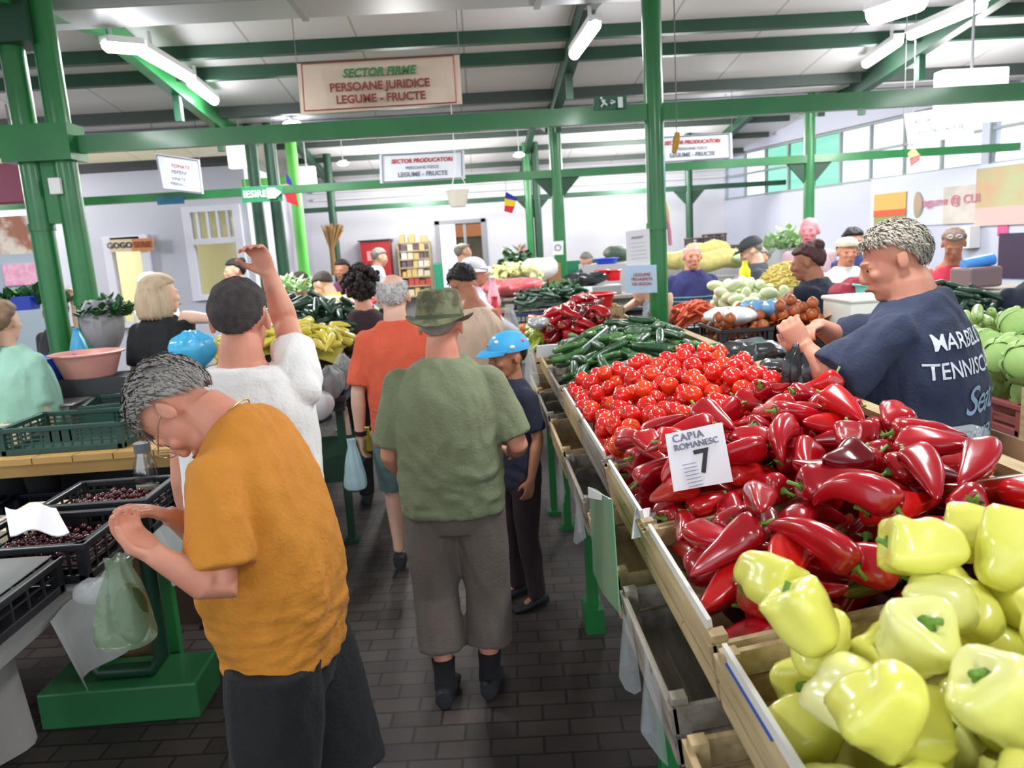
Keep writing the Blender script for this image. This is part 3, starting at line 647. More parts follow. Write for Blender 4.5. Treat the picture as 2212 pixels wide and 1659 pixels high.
def heap_items(protos, g, poly, n, name, lab, cat, group, seed, tilt=.35, up=None, yaw=None, sc=1, tries=8, S=None):
    p = Pile(g, seed); 
    for i in range(n):
        pr = protos[p.r.randint(len(protos))]; sph = [tuple(v * sc for v in q) for q in pr[2]]
        loc, q = p.drop(sph, poly, up=up, tries=tries, tilt=tilt, yaw=yaw); put(pr, loc, q, name, lab, cat, group, sc)
    return p
def dome_g(cx, cy, rx, ry, z, h):
    return lambda x, y: z + h * max(0, 1 - ((x - cx) / rx) ** 2 - ((y - cy) / ry) ** 2) ** .7
def mound(name, lab, g, x0, x1, y0, y1, m, drop=.02, n=20, cat='heap liner'):  # added filler surface that replaces the unseen lower layers
    mb = MB(); mb.grid(lambda u, v: (x0 + (x1 - x0) * u, y0 + (y1 - y0) * v, g(x0 + (x1 - x0) * u, y0 + (y1 - y0) * v) - drop), n, n); return tag(mb.build(name, m), lab, cat)
def lerpq(c, u, v): return (c[0] * (1 - u) + c[1] * u) * (1 - v) + (c[3] * (1 - u) + c[2] * u) * v
def sheet(name, lab, corners, m, th=.004, wave=0, cat='sign', n=10, parent=None, kw=6):
    """thin sheet from 4 world corners tl,tr,br,bl"""
    c = [Vector(p) for p in corners]; nr = (c[1] - c[0]).cross(c[3] - c[0]).normalized(); mb = MB()
    def f(u, v): return lerpq(c, u, v) + nr * wave * math.sin(kw * u + 1.5 * v)
    N = n; fr = [f(i / N, j / N) for i in range(N + 1) for j in range(N + 1)]; vs = fr + [p + nr * th for p in fr]; K = len(fr); fs = []
    for i in range(N):
        for j in range(N):
            a, b_ = i * (N + 1) + j, (i + 1) * (N + 1) + j; fs.append((a, a + 1, b_ + 1, b_)); fs.append((K + a, K + b_, K + b_ + 1, K + a + 1))
    for i in range(N):
        a, b_ = i * (N + 1), (i + 1) * (N + 1); fs.append((a, b_, K + b_, K + a)); a += N; b_ += N; fs.append((b_, a, K + a, K + b_)); fs.append((i + 1, i, K + i, K + i + 1)); a = N * (N + 1) + i; fs.append((a, a + 1, K + a + 1, K + a))
    mb.add(vs, fs); o = mb.build(name, m, parent)
    if parent is None: tag(o, lab, cat)
    return o
def quad_mat(c, off=.006):
    c = [Vector(p) for p in c]; r = (c[1] - c[0]).normalized(); u = (c[0] - c[3]); u = (u - r * u.dot(r)).normalized(); n = r.cross(u)
    if n.dot(CAM - c[0]) < 0: n = -n
    M = Matrix((r, u, n)).transposed().to_4x4(); M.translation = (c[0] + c[1] + c[2] + c[3]) / 4 + n * off; return M
# table under the main stall, lower crates, upper crates
mt = table('stall_table', 'long weathered wooden trestle table with green steel legs under the red peppers', .40, 1.06, .35, 4.8, .86)
for x, y in ((.44, 1.9), (.44, 3.4), (1.0, 1.9), (1.0, 3.4)):
    q = MB(); q.box((x, y, .4), (.05, .05, .8)); q.box((x, y, .06), (.09, .16, .12)); q.build('leg', GREEN, mt, smooth=False)
# riser boards that tilt the crates
ri = MB()
for y in (.6, 1.6, 2.6, 3.6, 4.6): ri.prism([(.42, .862), (1.04, .862), (1.04, .955), (.42, .865)], y - .02, y + .02)
tag(ri.build('tilting_wedges', GREYW, smooth=False), 'wooden wedges that tilt the crates on the main stall', 'wedge')
ys_ = [(.42, 1.14, 'nearest'), (1.16, 1.69, 'second'), (1.7, 2.22, 'third'), (2.25, 2.84, 'fourth'), (2.85, 3.45, 'fifth'), (3.5, 4.12, 'sixth'), (4.13, 4.76, 'farthest')]
what = ['pale yellow peppers', 'nearer red peppers', 'farther red peppers', 'nearer tomatoes', 'farther tomatoes', 'nearer cucumbers', 'farther cucumbers']
for i, (a, c, nm) in enumerate(ys_):
    crate_wood('wooden_crate', 'pale wooden crate holding the %s on the main stall' % what[i], FX - .012, BX + .015, a, c, FZ + .012, .11, TA, [WOOD, GREYW][i % 2 == 1 and i != 1], slats=2)
    crate_wood('wooden_crate', 'lower weathered crate under the crate of %s, its ends jutting into the aisle' % what[i], FX - .075, BX - .1, a + .03, c - .03, FZ - .118, .12, TA * .75, GREYW if i % 2 else WOOD, slats=2)
# foam board edges, torn film along the front
for i, (y0, y1, lab) in enumerate(((.5, 1.12, 'blue and white printed carton strip at the front of the yellow pepper crate'), (1.2, 1.66, 'white foam strip edging the nearer red pepper crate'), (1.75, 2.2, 'white foam strip edging the farther red pepper crate'), (2.3, 3.4, 'long white foam strip edging the tomato crates'))):
    T = TF(FX - .002, (y0 + y1) / 2, FZ + .015); q = MB(); b_ = MB().box((0, 0, -.02), (.008, y1 - y0, .09)); q.add(b_.v, b_.f, T)
    o = tag(q.build('edge_strip', PLASTW, smooth=False), lab, 'strip')
    if i == 0:
        q = MB(); b_ = MB().box((-.006, .2, -.03), (.004, .2, .06)); q.add(b_.v, b_.f, T); q.build('blue_print', mat('blue_print', (34, 76, 170), .5), o, smooth=False)
sheet('paper_wrapper', 'crumpled white paper between the red pepper crates at the aisle edge', [W(1375, 1095, Y=1.78), W(1420, 1105, Y=1.8), W(1415, 1165, Y=1.72), W(1372, 1160, Y=1.72)], PAPER, wave=.012, cat='paper', kw=9)
for k, (y, z, x) in enumerate(((1.22, 1.05, .27), (1.5, 1.02, .275), (2.35, 1.03, .275), (2.8, 1.0, .27), (.85, 1.0, .26))):
    q = MB(); q.grid(lambda u, v: (x + .02 * math.sin(7 * u + k) * v, y + .14 * u, z - .17 * v + .02 * math.sin(9 * u + 2 * v)), 8, 8)
    tag(q.build('torn_film', CLEARP), ['torn clear film hanging by the nearer red pepper crate', 'torn clear film hanging below the red pepper crates', 'torn clear film below the nearer tomatoes', 'torn clear film below the farther tomatoes', 'torn clear film by the yellow pepper crate'][k], 'plastic film')
GS = mat('green_laminated_card', (112, 178, 140), .25, c2=(150, 175, 130), scale=6, coat=.5)
cs = [W(1272, 1052, X=.268), W(1322, 1078, X=.262), W(1334, 1326, X=.266), W(1278, 1238, X=.27)]
o = sheet('laminated_card', 'green laminated card hanging from the stall edge over the aisle', cs, GS, .003, wave=.004)
sheet('card_border', None, [c + Vector((-.003, 0, 0)) for c in (cs[0], cs[1], cs[0].lerp(cs[2], .13).lerp(cs[1], .5), cs[3].lerp(cs[0], .88))], WHITE, .002, parent=o)
def mk_price(lab, corners, m=PAPER, name='price_card'):
    return sheet(name, lab, corners, m, .002, wave=.001, cat='price card')
INK = mat('black_marker_ink', (30, 30, 40), .6); REDI = mat('red_print', (190, 50, 50), .6); GRNI = mat('green_print', (70, 130, 70), .6); BRNI = mat('brown_red_print', (140, 62, 48), .6); GREYI = mat('grey_print', (120, 124, 140), .6); BLUEI = mat('blue_print_ink', (70, 90, 150), .6)
c = [W(1437, 938, Y=1.72), W(1560, 912, Y=1.74), W(1584, 1040, Y=1.67), W(1456, 1062, Y=1.65)]
pc = mk_price('white price card reading 7 stuck upright in the long red peppers', c)
M = quad_mat(c, .004); S_ = (c[1] - c[0]).length
def on(M, x, y, z=0): return M @ Matrix.Translation((x, y, z))
text(pc, 'CAPIA', S_ * .18, on(M, -S_ * .08, S_ * .36), GREYI, space=1.1); text(pc, 'ROMANESC', S_ * .145, on(M, S_ * .02, S_ * .21), GREYI); text(pc, '7', S_ * .55, on(M, S_ * .05, -S_ * .1), INK, bold=.001)
for i in range(7): text(pc, '______', S_ * .08, on(M, -S_ * .2, -S_ * .05 - i * S_ * .06), GREYI, name='ruled_line')
# clear divider between tomatoes and cucumbers, label holder, white card
sheet('clear_divider', 'clear plastic sheet standing between tomatoes and cucumbers', [W(1288, 800, Y=3.46), W(1392, 765, Y=3.46), W(1400, 800, Y=3.46), W(1290, 835, Y=3.46)], CLEARP, .003, cat='divider')
q = MB(); q.tube([W(1328, 868, Y=2.85), W(1360, 815, Y=3.1), W(1392, 772, Y=3.42)], .006, 8); tag(q.build('clear_strip', mat('hazy_plastic', (205, 190, 192), .3)), 'thin hazy plastic strip leaning across the tomatoes', 'strip')
q = MB(); q.bar(W(1252, 762, Y=3.95), W(1312, 712, Y=4.2), .012, .028); tag(q.build('label_rail', mat('dull_rail', (150, 165, 165), .35, metal=.4), smooth=False), 'grey metal label rail lying on the cucumbers', 'rail')
q = MB(); q.box(W(1182, 758, Y=4.6), (.13, .01, .08), (.3, 0, .1)); tag(q.build('price_card', PAPER, smooth=False), 'blank cream card between the red peppers and the cucumbers', 'price card')
# black bags on the back corner, clear film by the vendor
BLKBAG = mat('black_bag_film', (44, 48, 50), .22, coat=.3, bump=.6, bscale=18)
sheet('planks', 'pale wooden plank along the back edge of the main stall', [Vector((BX + .02, 4.3, BZZ + .03)), Vector((BX + .02, .5, BZZ + .03)), Vector((BX + .07, .5, BZZ + .03)), Vector((BX + .07, 4.3, BZZ + .03))], WOOD, .02, cat='plank')
bag('plastic_bag', 'crumpled black plastic bag on the back corner of the main stall', (1.15, 3.2, 1.235), (.13, .15, .13), BLKBAG, 3, knot=False, crump=.35)
bag('plastic_bag', 'small black plastic bag beside the pink cloth at the stall back', (1.13, 2.85, 1.275), (.06, .10, .06), BLKBAG, 8, knot=False, crump=.4)
sheet('pink_cloth', 'pink cloth strip over the back edge of the main stall', [W(1690, 838, Y=3.0), W(1722, 838, Y=3.0), W(1800, 902, Y=2.6), W(1760, 905, Y=2.6)], mat('pink_cloth', (205, 110, 105), .8), .004, wave=.006, cat='cloth')
bag('plastic_bag', 'clear crinkled plastic bag behind the red peppers near the vendor', W(2030, 1000, Y=2.0), (.1, .12, .1), CLEARP, 5, knot=False, crump=.5)
# ------------------------------------------------------------------ far part of the main row
gF2 = heap(4.9, 6.2, .13, .6, .05, x0=.30, x1=1.12)
ft = table('stall_table', 'green legged table continuing the main row behind the cucumbers', .34, 1.12, 4.9, 8.9, .95)
for a, c, lab in ((4.88, 5.45, 'crate of long red peppers behind the cucumbers'), (5.47, 6.1, 'crate with red and orange peppers in the far row')):
    crate_wood('wooden_crate', lab, .30, 1.1, a, c, 1.13, .15, TA, WOOD)
mound('heap_filler', 'added dark filler mound under the far red peppers', gF2, .31, 1.08, 4.9, 6.1, GAP_DARK, .03)
ORP = veg_mat('orange_pepper_skin', (226, 128, 48), (205, 96, 40), 6); LGP = veg_mat('light_green_pepper_skin', (186, 204, 76), (150, 178, 60), 6)
ork = [pepper_mesh('orange_pepper', .13, .032, .5, R_, ORP, k=10), pepper_mesh('orange_pepper', .12, .034, .9, R_, ORP, k=10)]
lgk = [pepper_mesh('light_green_pepper', .13, .031, .6, R_, LGP, k=10), pepper_mesh('light_green_pepper', .15, .028, 1.0, R_, LGP, k=10)]
heap_items(kap[:6], gF2, (.46, .84, 4.95, 5.5), 40, 'red_pepper', 'long red pepper in the farther red heap behind the cucumbers', 'pepper', 'red peppers behind the cucumbers', 21)
heap_items(lgk, gF2, (.33, .52, 5.1, 5.75), 26, 'light_green_pepper', 'light green pepper at the aisle edge beside the far red peppers', 'pepper', 'light green peppers', 22)
heap_items(ork, gF2, (.33, .9, 5.75, 6.25), 46, 'orange_pepper', 'orange pepper behind the light green peppers', 'pepper', 'orange peppers', 23)
bag('plastic_bag', 'small shiny grey bag lying between light green and red peppers', W(1165, 712, Y=5.1), (.07, .1, .08), mat('silver_film', (200, 205, 208), .15, metal=.3, bump=.6, bscale=20), 9, knot=False, crump=.4)
REDT = mat('red_tub_plastic', (214, 30, 42), .35)
c = W(1290, 664, Y=5.6); basin('washing_tub', 'round red plastic tub on a wooden crate lid behind the cucumbers', c, .105, .132, .105, REDT)
crate_wood('wooden_crate', 'small pale wooden crate under the red tub', c.x - .17, c.x + .17, c.y - .16, c.y + .16, c.z - .002, .05, 0, WOOD, slats=1)
# blue crate with herbs, pink bags, far heaps
BLUEC = mat('navy_blue_plastic', (26, 50, 110), .4)
crate_plastic('plastic_crate', 'dark blue crate full of small dark cucumbers in the far row', (.72, 7.3, .97), (.86, .75, .24), BLUEC)
gH = dome_g(.72, 7.3, .55, .5, 1.2, .14); mound('heap_filler', 'added dark filler mound under the far dark green cucumbers', gH, .34, 1.1, 6.97, 7.63, MATS['green_filler'], .02)
DKC = veg_mat('dark_cucumber_skin', (40, 78, 56), (26, 56, 42), 12, rough=.4, coat=.2, bump=.4)
dkc = [cuc_mesh('dark_cucumber', .12, .017, .4, R_, DKC, n=8, k=10), cuc_mesh('dark_cucumber', .14, .018, .2, R_, DKC, n=8, k=10)]
heap_items(dkc, gH, (.36, 1.1, 7.0, 7.6), 80, 'cucumber', 'small dark cucumber heaped on the dark blue crate', 'cucumber', 'small dark cucumbers on the blue crate', 31)
def leafy(name, lab, c, r, n, m, seed, cat='greens', L=.1):
    rr = random.Random(seed); mb = MB()
    for i in range(n):
        a = rr.uniform(0, 2 * PI); q = rr.random() ** .5; p = Vector((c[0] + r[0] * q * math.cos(a), c[1] + r[1] * q * math.sin(a), c[2] + r[2] * rr.random() * (1 - q * q * .8))); d = Vector((rr.uniform(-1, 1), rr.uniform(-1, 1), rr.uniform(.1, 1))).normalized() * L * rr.uniform(.5, 1.2); s_ = d.cross(Vector((0, 0, 1))).normalized() * L * .28
        mb.add([p, p + d * .5 + s_, p + d + Vector((0, 0, -L * .1)), p + d * .5 - s_], [(0, 1, 2, 3)])
    return tag(mb.build(name, m, smooth=False), lab, cat)
HERB = mat('herb_leaf', (44, 100, 46), .6, c2=(28, 74, 36), scale=12)
leafy('parsley_bunch', 'dark green leafy herbs right of the small dark cucumbers', W(1215, 640, Y=7.4), (.22, .3, .14), 420, HERB, 4, L=.08)
WHP = veg_mat('white_pepper_skin', (232, 230, 176), (222, 222, 140), 5); whk = [pepper_mesh('white_pepper', .13, .036, .4, R_, WHP, k=10), pepper_mesh('white_pepper', .12, .034, .8, R_, WHP, k=10)]
gW = dome_g(.45, 9.3, .5, .55, 1.22, .26); table('stall_table', 'table of pale peppers at the far end of the aisle', .1, 1.6, 9.0, 9.75, 1.08)
crate_wood('wooden_crate', 'crate under the creamy white peppers at the far end', .12, .82, 9.02, 9.6, 1.22, .14, 0, WOOD)
mound('heap_filler', 'added pale filler mound under the creamy white peppers', gW, .13, .8, 9.03, 9.58, mat('pale_filler', (190, 186, 150), .9), .02)
heap_items(whk, gW, (.15, .78, 9.05, 9.55), 48, 'white_pepper', 'creamy white pepper in the far heap beside the white bag', 'pepper', 'creamy white peppers', 33, sc=1.1)
FILMW = mat('white_bag_film', (235, 236, 238), .35, bump=.5, bscale=14)
bag('plastic_bag', 'bulky white plastic bag right of the creamy white peppers', W(1165, 608, Y=9.3), (.22, .2, .28), FILMW, 12, knot=False, crump=.25)
c = W(1195, 592, Y=9.4); q = MB(); q.box((c.x, c.y, c.z), (.16, .3, .26)); q.box((c.x, c.y, (1.08 + c.z - .13) / 2), (.16, .28, c.z - .13 - 1.08)); tag(q.build('cardboard_box', CARD, smooth=False), 'tan cardboard box at the far pillar', 'box')
PINKF = mat('pink_red_film', (205, 70, 82), .3, c2=(225, 130, 130), scale=6, bump=.4, bscale=14)
c = W(1110, 640, Y=8.3); table('stall_table', 'small table under the pink red bag in the far row', .02, .9, 8.1, 8.55, c.z - .005)
bag('plastic_bag', 'pink red bag of peppers below the creamy white peppers', W(1110, 640, Y=8.3), (.34, .2, .19), PINKF, 14, knot=False, crump=.2)
bag('plastic_bag', 'pale pink bag hanging at the aisle end of the blue crate', W(1068, 668, Y=7.3), (.07, .07, .3), mat('pale_pink_film', (226, 160, 172), .3, bump=.4), 15, hang=True)
bag('plastic_bag', 'long red bag hanging at the aisle end of the far row', W(1072, 708, Y=6.6), (.07, .06, .27), mat('red_film', (206, 52, 62), .35, bump=.4), 16, hang=True)
bag('plastic_bag', 'whitish bag hanging over the aisle above the boy in the cap', W(1105, 740, Y=5.6), (.08, .07, .28), CLEARP, 17, hang=True)
bag('plastic_bag', 'clear bag hanging on the main stall side behind the boy', W(1150, 860, Y=4.3), (.05, .06, .3), CLEARP, 18, hang=True)
c = W(1118, 612, Y=12); q = MB(); q.box((c.x, c.y, c.z / 2), (.5, .4, c.z)); tag(q.build('storage_cabinet', mat('pale_grey_board', (176, 176, 180), .7), smooth=False), 'pale cabinet under the bushy green plant far back', 'cabinet')
leafy('herb_plant', 'bushy green plant far back by the wall', W(1118, 600, Y=12), (.3, .3, .45), 240, mat('far_leaf', (70, 110, 70), .7), 6, L=.2)
# vendor's corner in the middle distance
q = table('vendor_table', 'low dark table with the seated vendor in navy', 1.35, 2.8, 9.1, 9.7, 1.0, m=mat('dark_board', (60, 62, 70), .7))
for px, lab in ((1300, 'left one of two red tubs on the vendor table'), (1326, 'right one of two red tubs on the vendor table')): c = W(px, 606, Y=9.3); basin('washing_tub', lab, c, .075, .085, .13, REDT)
c = W(1310, 570, Y=10.4); q = MB(); q.box((c.x + .1, 10.6, c.z / 2), (.8, .8, c.z)); tag(q.build('storage_cabinet', mat('pale_grey_board', (176, 176, 180), .7), smooth=False), 'pale counter under the blue basin by the middle pillar', 'cabinet')
basin('washing_tub', 'blue basin on the shelf above the two red tubs', W(1310, 570, Y=10.4), .13, .16, .08, mat('blue_tub_plastic', (40, 70, 200), .4))
bag('plastic_bag', 'dark bag behind the two red tubs', W(1335, 565, Y=10.8), (.2, .2, .22), mat('dark_green_bag', (80, 100, 84), .5), 20, knot=False)
table('vendor_table', 'table with scale and black bags before the seated vendor', 1.15, 2.0, 8.25, 8.85, W(1262, 634, Y=8.5).z - .03)
q = MB(); q.box(W(1305, 625, Y=8.6), (.36, .2, .1)); tag(q.build('weighing_scale', METAL, smooth=False, bevel=.01), 'grey metal scale in front of the two red tubs', 'scale')
q = MB(); q.box(W(1260, 627, Y=8.4), (.18, .14, .07)); tag(q.build('carton', WHITE, smooth=False), 'small white carton before the seated vendor', 'box')
bag('plastic_bag', 'tangle of black plastic bags before the seated vendor', W(1262, 620, Y=8.7), (.22, .15, .16), BLKBAG, 22, knot=False, crump=.5)
q = MB(); q.box((1.75, 11.2, .78), (1.1, .06, 1.54)); tag(q.build('screen_panel', mat('emerald_panel', (26, 130, 92), .5), smooth=False), 'emerald green panel behind the seated vendor', 'panel')
# ------------------------------------------------------------------ right hand stalls
q = table('stall_table', 'grey table with carrots, white squash and the yellow heap', 1.48, 3.0, 5.75, 6.85, 1.02, m=mat('grey_board', (130, 132, 130), .7))
BLKT = BLACKP
crate_plastic('plastic_crate', 'shallow black tray of carrots', (1.72, 6.1, 1.022), (.42, .5, .09), BLKT, cols=6, rows=2, handle=False)
CAR = veg_mat('carrot_skin', (224, 92, 50), (206, 78, 44), 10, rough=.5, coat=0)
ck = []
for i in range(2):
    pr = pepper_mesh('carrot', .15, .016, .15, R_, CAR, lobes=2, amp=.03, k=10, prof=[(0, .8), (.05, 1), (.5, .7), (.95, .25), (1, .1)]); ck.append(pr)
gK = dome_g(1.72, 6.1, .27, .34, 1.06, .17); mound('heap_filler', 'added orange filler mound under the carrots', gK, 1.53, 1.91, 5.87, 6.33, mat('orange_filler', (150, 60, 30), .9), .015)
heap_items(ck, gK, (1.55, 1.89, 5.9, 6.3), 60, 'carrot', 'orange carrot in the black tray beside the front pillar', 'carrot', 'carrots in the black tray', 41, tilt=.2)
SQ = veg_mat('white_squash_skin', (214, 222, 186), (196, 208, 160), 5, rough=.4, coat=.2)
sqk = [(lambda m_: (m_, None, [(0, 0, -.03, .042), (0, 0, .03, .04)]))(blob_mesh('white_squash', (.045, .045, .075), SQ, R_, dim=.05)) for _ in range(2)]
gS = dome_g(2.17, 6.2, .40, .5, 1.03, .18); mound('heap_filler', 'added pale filler mound under the white squash', gS, 1.94, 2.42, 5.78, 6.6, MATS['pale_filler'], .02)
heap_items(sqk, gS, (1.96, 2.42, 5.8, 6.55), 58, 'white_squash', 'oval white squash in the heap between carrots and the yellow heap', 'squash', 'white squashes', 42, tilt=1.5)
YH = mat('yellow_bean_heap', (222, 206, 122), .6, c2=(190, 168, 84), scale=30, bump=.8, bscale=40)
gB = dome_g(2.58, 6.3, .34, .5, 1.02, .52)
mb = MB(); mb.grid(lambda u, v: (2.24 + .68 * u, 5.8 + 1.0 * v, gB(2.24 + .68 * u, 5.8 + 1.0 * v) + .0 * u - .0), 30, 30); o = mb.build('bean_heap_core', YH); tag(o, 'big heap of yellow beans left of the woman with the bun', 'beans', kind='stuff')
rr = random.Random(5); mb = MB()
for i in range(700):
    x, y = 2.24 + .68 * rr.random(), 5.8 + 1.0 * rr.random(); z = gB(x, y)
    if z < 1.05: continue
    a = rr.uniform(0, PI); d = Vector((math.cos(a), math.sin(a), rr.uniform(-.3, .3))) * .05; p = Vector((x, y, z + .006)); mb.tube([p - d, p + Vector((0, 0, .006)), p + d], [.004, .008, .003], 6)
mb.build('loose_beans', YH, o)
# onion crate on blue crates
ox, oy = 1.62, 4.35
crate_plastic('plastic_crate', 'blue crate standing on the floor under the onion crates', (ox, oy, 0), (.56, .5, .5), mat('mid_blue_plastic', (52, 104, 170), .4), cols=10, rows=5)
crate_plastic('plastic_crate', 'blue crate directly under the black onion crates', (ox, oy, .5), (.56, .5, .5), MATS['mid_blue_plastic'], cols=10, rows=5)
crate_plastic('plastic_crate', 'left black lattice crate of onions on the blue crates', (ox - .16, oy, 1.0), (.3, .44, .3), BLACKP, cols=9, rows=5)
crate_plastic('plastic_crate', 'right black lattice crate of onions on the blue crates', (ox + .17, oy, 1.0), (.34, .44, .3), BLACKP, cols=9, rows=5)
ON = veg_mat('onion_skin', (190, 104, 50), (150, 76, 38), 10, rough=.45, coat=.2)
onk = [(lambda m_: (m_, None, [(0, 0, 0, .033)]))(blob_mesh('onion', (.034, .034, .031), ON, R_, dim=-.25, n=12, k=8))]
for cx, nm in ((ox - .16, 'left'), (ox + .17, 'right')):
    heap_items(onk, lambda x, y: 1.02, (cx - .12, cx + .12, oy - .17, oy + .17), 95, 'onion', 'brown onion in the %s black lattice crate' % nm, 'onion', 'onions in the %s crate' % nm, 51 + int(cx * 10), up=.5, tries=4)
q = MB(); q.grid(lambda u, v: (ox + .02 + .3 * u, oy - .2 + .38 * v, 1.315 + .02 * math.sin(7 * u) + .015 * math.cos(9 * v)), 12, 12); tag(q.build('mesh_net', mat('orange_net', (236, 130, 40), .6)), 'orange net spread over the right onion crate', 'net')
bag('plastic_bag', 'white plastic bag on the left onion crate', (ox - .18, oy - .02, 1.30), (.14, .15, .1), FILMW, 24, knot=False, crump=.3)
bag('plastic_bag', 'light blue crinkled bag on the onion crates', (ox + .02, oy + .02, 1.325), (.13, .12, .1), mat('light_blue_film', (120, 170, 215), .2, coat=.4, bump=.7, bscale=18), 25, knot=False, crump=.4)
# stall with cabbages at right
table('stall_table', 'table with cabbages and zucchini at the right edge', 2.2, 3.6, 2.95, 4.42, .9, m=GREYW)
CAB = mat('cabbage_leaf', (176, 208, 128), .55, c2=(150, 192, 104), scale=5, stretch=(1, 1, 3), bump=.3, bscale=12)
def cab_mesh(nm, rnd):
    mb = MB(); mb.ell((0, 0, 0), (.095, .095, .08), n=20, m=12)
    for k in range(6):
        a0 = k * 1.05 + rnd.uniform(-.2, .2)
        mb.grid(lambda u, v: ((.099 + .006 * math.sin(8 * u)) * math.cos(a0 + (u - .5) * 1.7) * math.cos(-.9 + v * 1.7), (.099 + .006 * math.sin(8 * u)) * math.sin(a0 + (u - .5) * 1.7) * math.cos(-.9 + v * 1.7), .086 * math.sin(-.9 + v * 1.7) + .004 * math.sin(6 * u)), 10, 8)
    return mb.mesh(nm, CAB)
cbk = [(cab_mesh('cabbage', R_), None, [(0, 0, 0, .09)]) for _ in range(2)]
gCb = dome_g(2.5, 3.35, .42, .42, .95, .04); cb = crate_plastic('plastic_crate', 'reddish brown crate under the cabbages', (2.52, 3.35, .9), (.6, .66, .14), mat('reddish_plastic', (150, 78, 78), .5), cols=7, rows=2)
heap_items(cbk, gCb, (2.30, 2.78, 3.1, 3.65), 13, 'cabbage', 'round pale green cabbage in the heap at the right edge', 'cabbage', 'cabbages at the right edge', 61, tilt=1)
ZU = veg_mat('pale_zucchini_skin', (188, 208, 140), (150, 184, 104), 8, rough=.4, coat=.2); zk = [cuc_mesh('zucchini', .16, .03, .15, R_, ZU, n=12), cuc_mesh('zucchini', .18, .028, .1, R_, ZU, n=12)]
gZ = dome_g(2.85, 4.1, .45, .4, 1.05, .14); mound('heap_filler', 'added pale filler mound under the zucchini', gZ, 2.5, 3.25, 3.78, 4.4, MATS['pale_filler'], .04)
heap_items(zk, gZ, (2.55, 3.2, 3.85, 4.35), 38, 'zucchini', 'pale green zucchini behind the cabbages', 'zucchini', 'pale zucchini at the right edge', 62, yaw=PI / 2 - .3)
gD = dome_g(3.0, 4.75, .45, .35, 1.15, .16); table('stall_table', 'far table of dark cucumbers below the woman in red', 2.55, 3.6, 4.8, 5.4, 1.0); gD = dome_g(3.05, 5.1, .5, .4, 1.08, .22)
mound('heap_filler', 'added dark filler mound under the dark cucumbers at right', gD, 2.65, 3.5, 4.82, 5.38, MATS['green_filler'], .02)
heap_items(dkc, gD, (2.68, 3.48, 4.84, 5.36), 85, 'cucumber', 'dark cucumber in the heap below the woman in red', 'cucumber', 'dark cucumbers at the right', 63, sc=1.15)
PUR_F = mat('purple_film', (96, 70, 160), .25, c2=(150, 140, 200), scale=8, bump=.5, bscale=16)
bag('plastic_bag', 'purple plastic sack between the vendor and the cabbages', (2.28, 3.75, 1.0), (.16, .2, .17), PUR_F, 27, knot=False, crump=.3)
q = MB(); q.box((2.24, 2.98, .97), (.04, .08, .3)); q.box((2.24, 2.92, .5), (.04, .04, .98)); tag(q.build('board', WOOD, smooth=False), 'upright wooden board left of the box under the cabbages', 'board')
BX2 = mat('printed_carton', (150, 120, 108), .7, c2=(200, 188, 176), scale=9, contrast=.1)
q = MB(); q.box((2.42, 3.02, .86), (.34, .12, .26)); tag(q.build('cardboard_box', BX2, smooth=False), 'printed brown carton below the cabbages', 'box')
q = MB(); q.box((2.72, 3.0, .86), (.2, .1, .22)); tag(q.build('cardboard_box', mat('lilac_carton', (196, 130, 196), .7), smooth=False), 'lilac carton below the cabbages at the picture edge', 'box')
# cardboard flaps, crate beside vendor
cg = thing('cardboard_box', 'open brown cardboard box with raised flaps behind the vendor, right edge', 'box', (1.95, 2.45, 0))
q = MB(); q.box((1.95, 2.45, .72), (.44, .34, .36)); q.build('box_body', CARD, cg, smooth=False)
for rx, ry, c2_, d2 in ((0, .5, (1.74, 2.45, .99), (.01, .34, .2)), (-.35, 0, (1.95, 2.28, .98), (.44, .01, .18))):
    q = MB(); q.box(c2_, d2, (rx, ry, 0)); q.build('flap', CARD, cg, smooth=False)
table('small_table', 'low table under the open cardboard box', 1.72, 2.3, 2.2, 2.75, .54, m=GREYW)
crate_wood('wooden_crate', 'weathered empty crate behind the main stall at the right edge', 1.5, 1.85, 1.6, 2.05, 1.02, .14, 0, GREYW)
table('small_table', 'small table under the empty crate at the right edge', 1.48, 1.95, 1.55, 2.1, .88, m=GREYW)
# white foam box, mint bucket, red sacks behind the vendor
table('stall_table', 'table behind the vendor with the white foam box', 1.70, 2.17, 3.8, 4.35, .98)
table('stall_table', 'narrow table under the mint bucket and red net sacks', 1.95, 2.52, 4.46, 4.96, .98)
q = MB(); c = W(1856, 708, Y=3.95); c = W(1868, 680, Y=4.1); q.box((c.x, c.y, c.z + .0), (.32, .34, .17)); q.box((c.x, c.y, c.z + .095), (.34, .36, .025)); tag(q.build('foam_box', mat('styrofoam', (236, 238, 226), .6), smooth=False, bevel=.012), 'white styrofoam box with a lid left of the vendor face', 'box')
q = MB(); q.box((c.x, c.y, (.98 + c.z - .087) / 2), (.26, .28, c.z - .087 - .98)); tag(q.build('cardboard_box', CARD, smooth=False), 'carton under the white styrofoam box', 'box')
q = MB(); c = W(1890, 660, Y=4.6); basin('bucket', 'mint green plastic bucket beside the red net sacks', c, .1, .12, .14, mat('mint_plastic', (140, 226, 208), .4), cat='bucket')
q = MB(); q.box((c.x, c.y, (.98 + c.z) / 2 - .002), (.22, .2, c.z - .98 - .004)); tag(q.build('cardboard_box', CARD, smooth=False), 'carton under the mint bucket', 'box')
NET = mat('red_net_sack', (190, 52, 76), .6, c2=(150, 36, 56), scale=16, bump=.6, bscale=30)
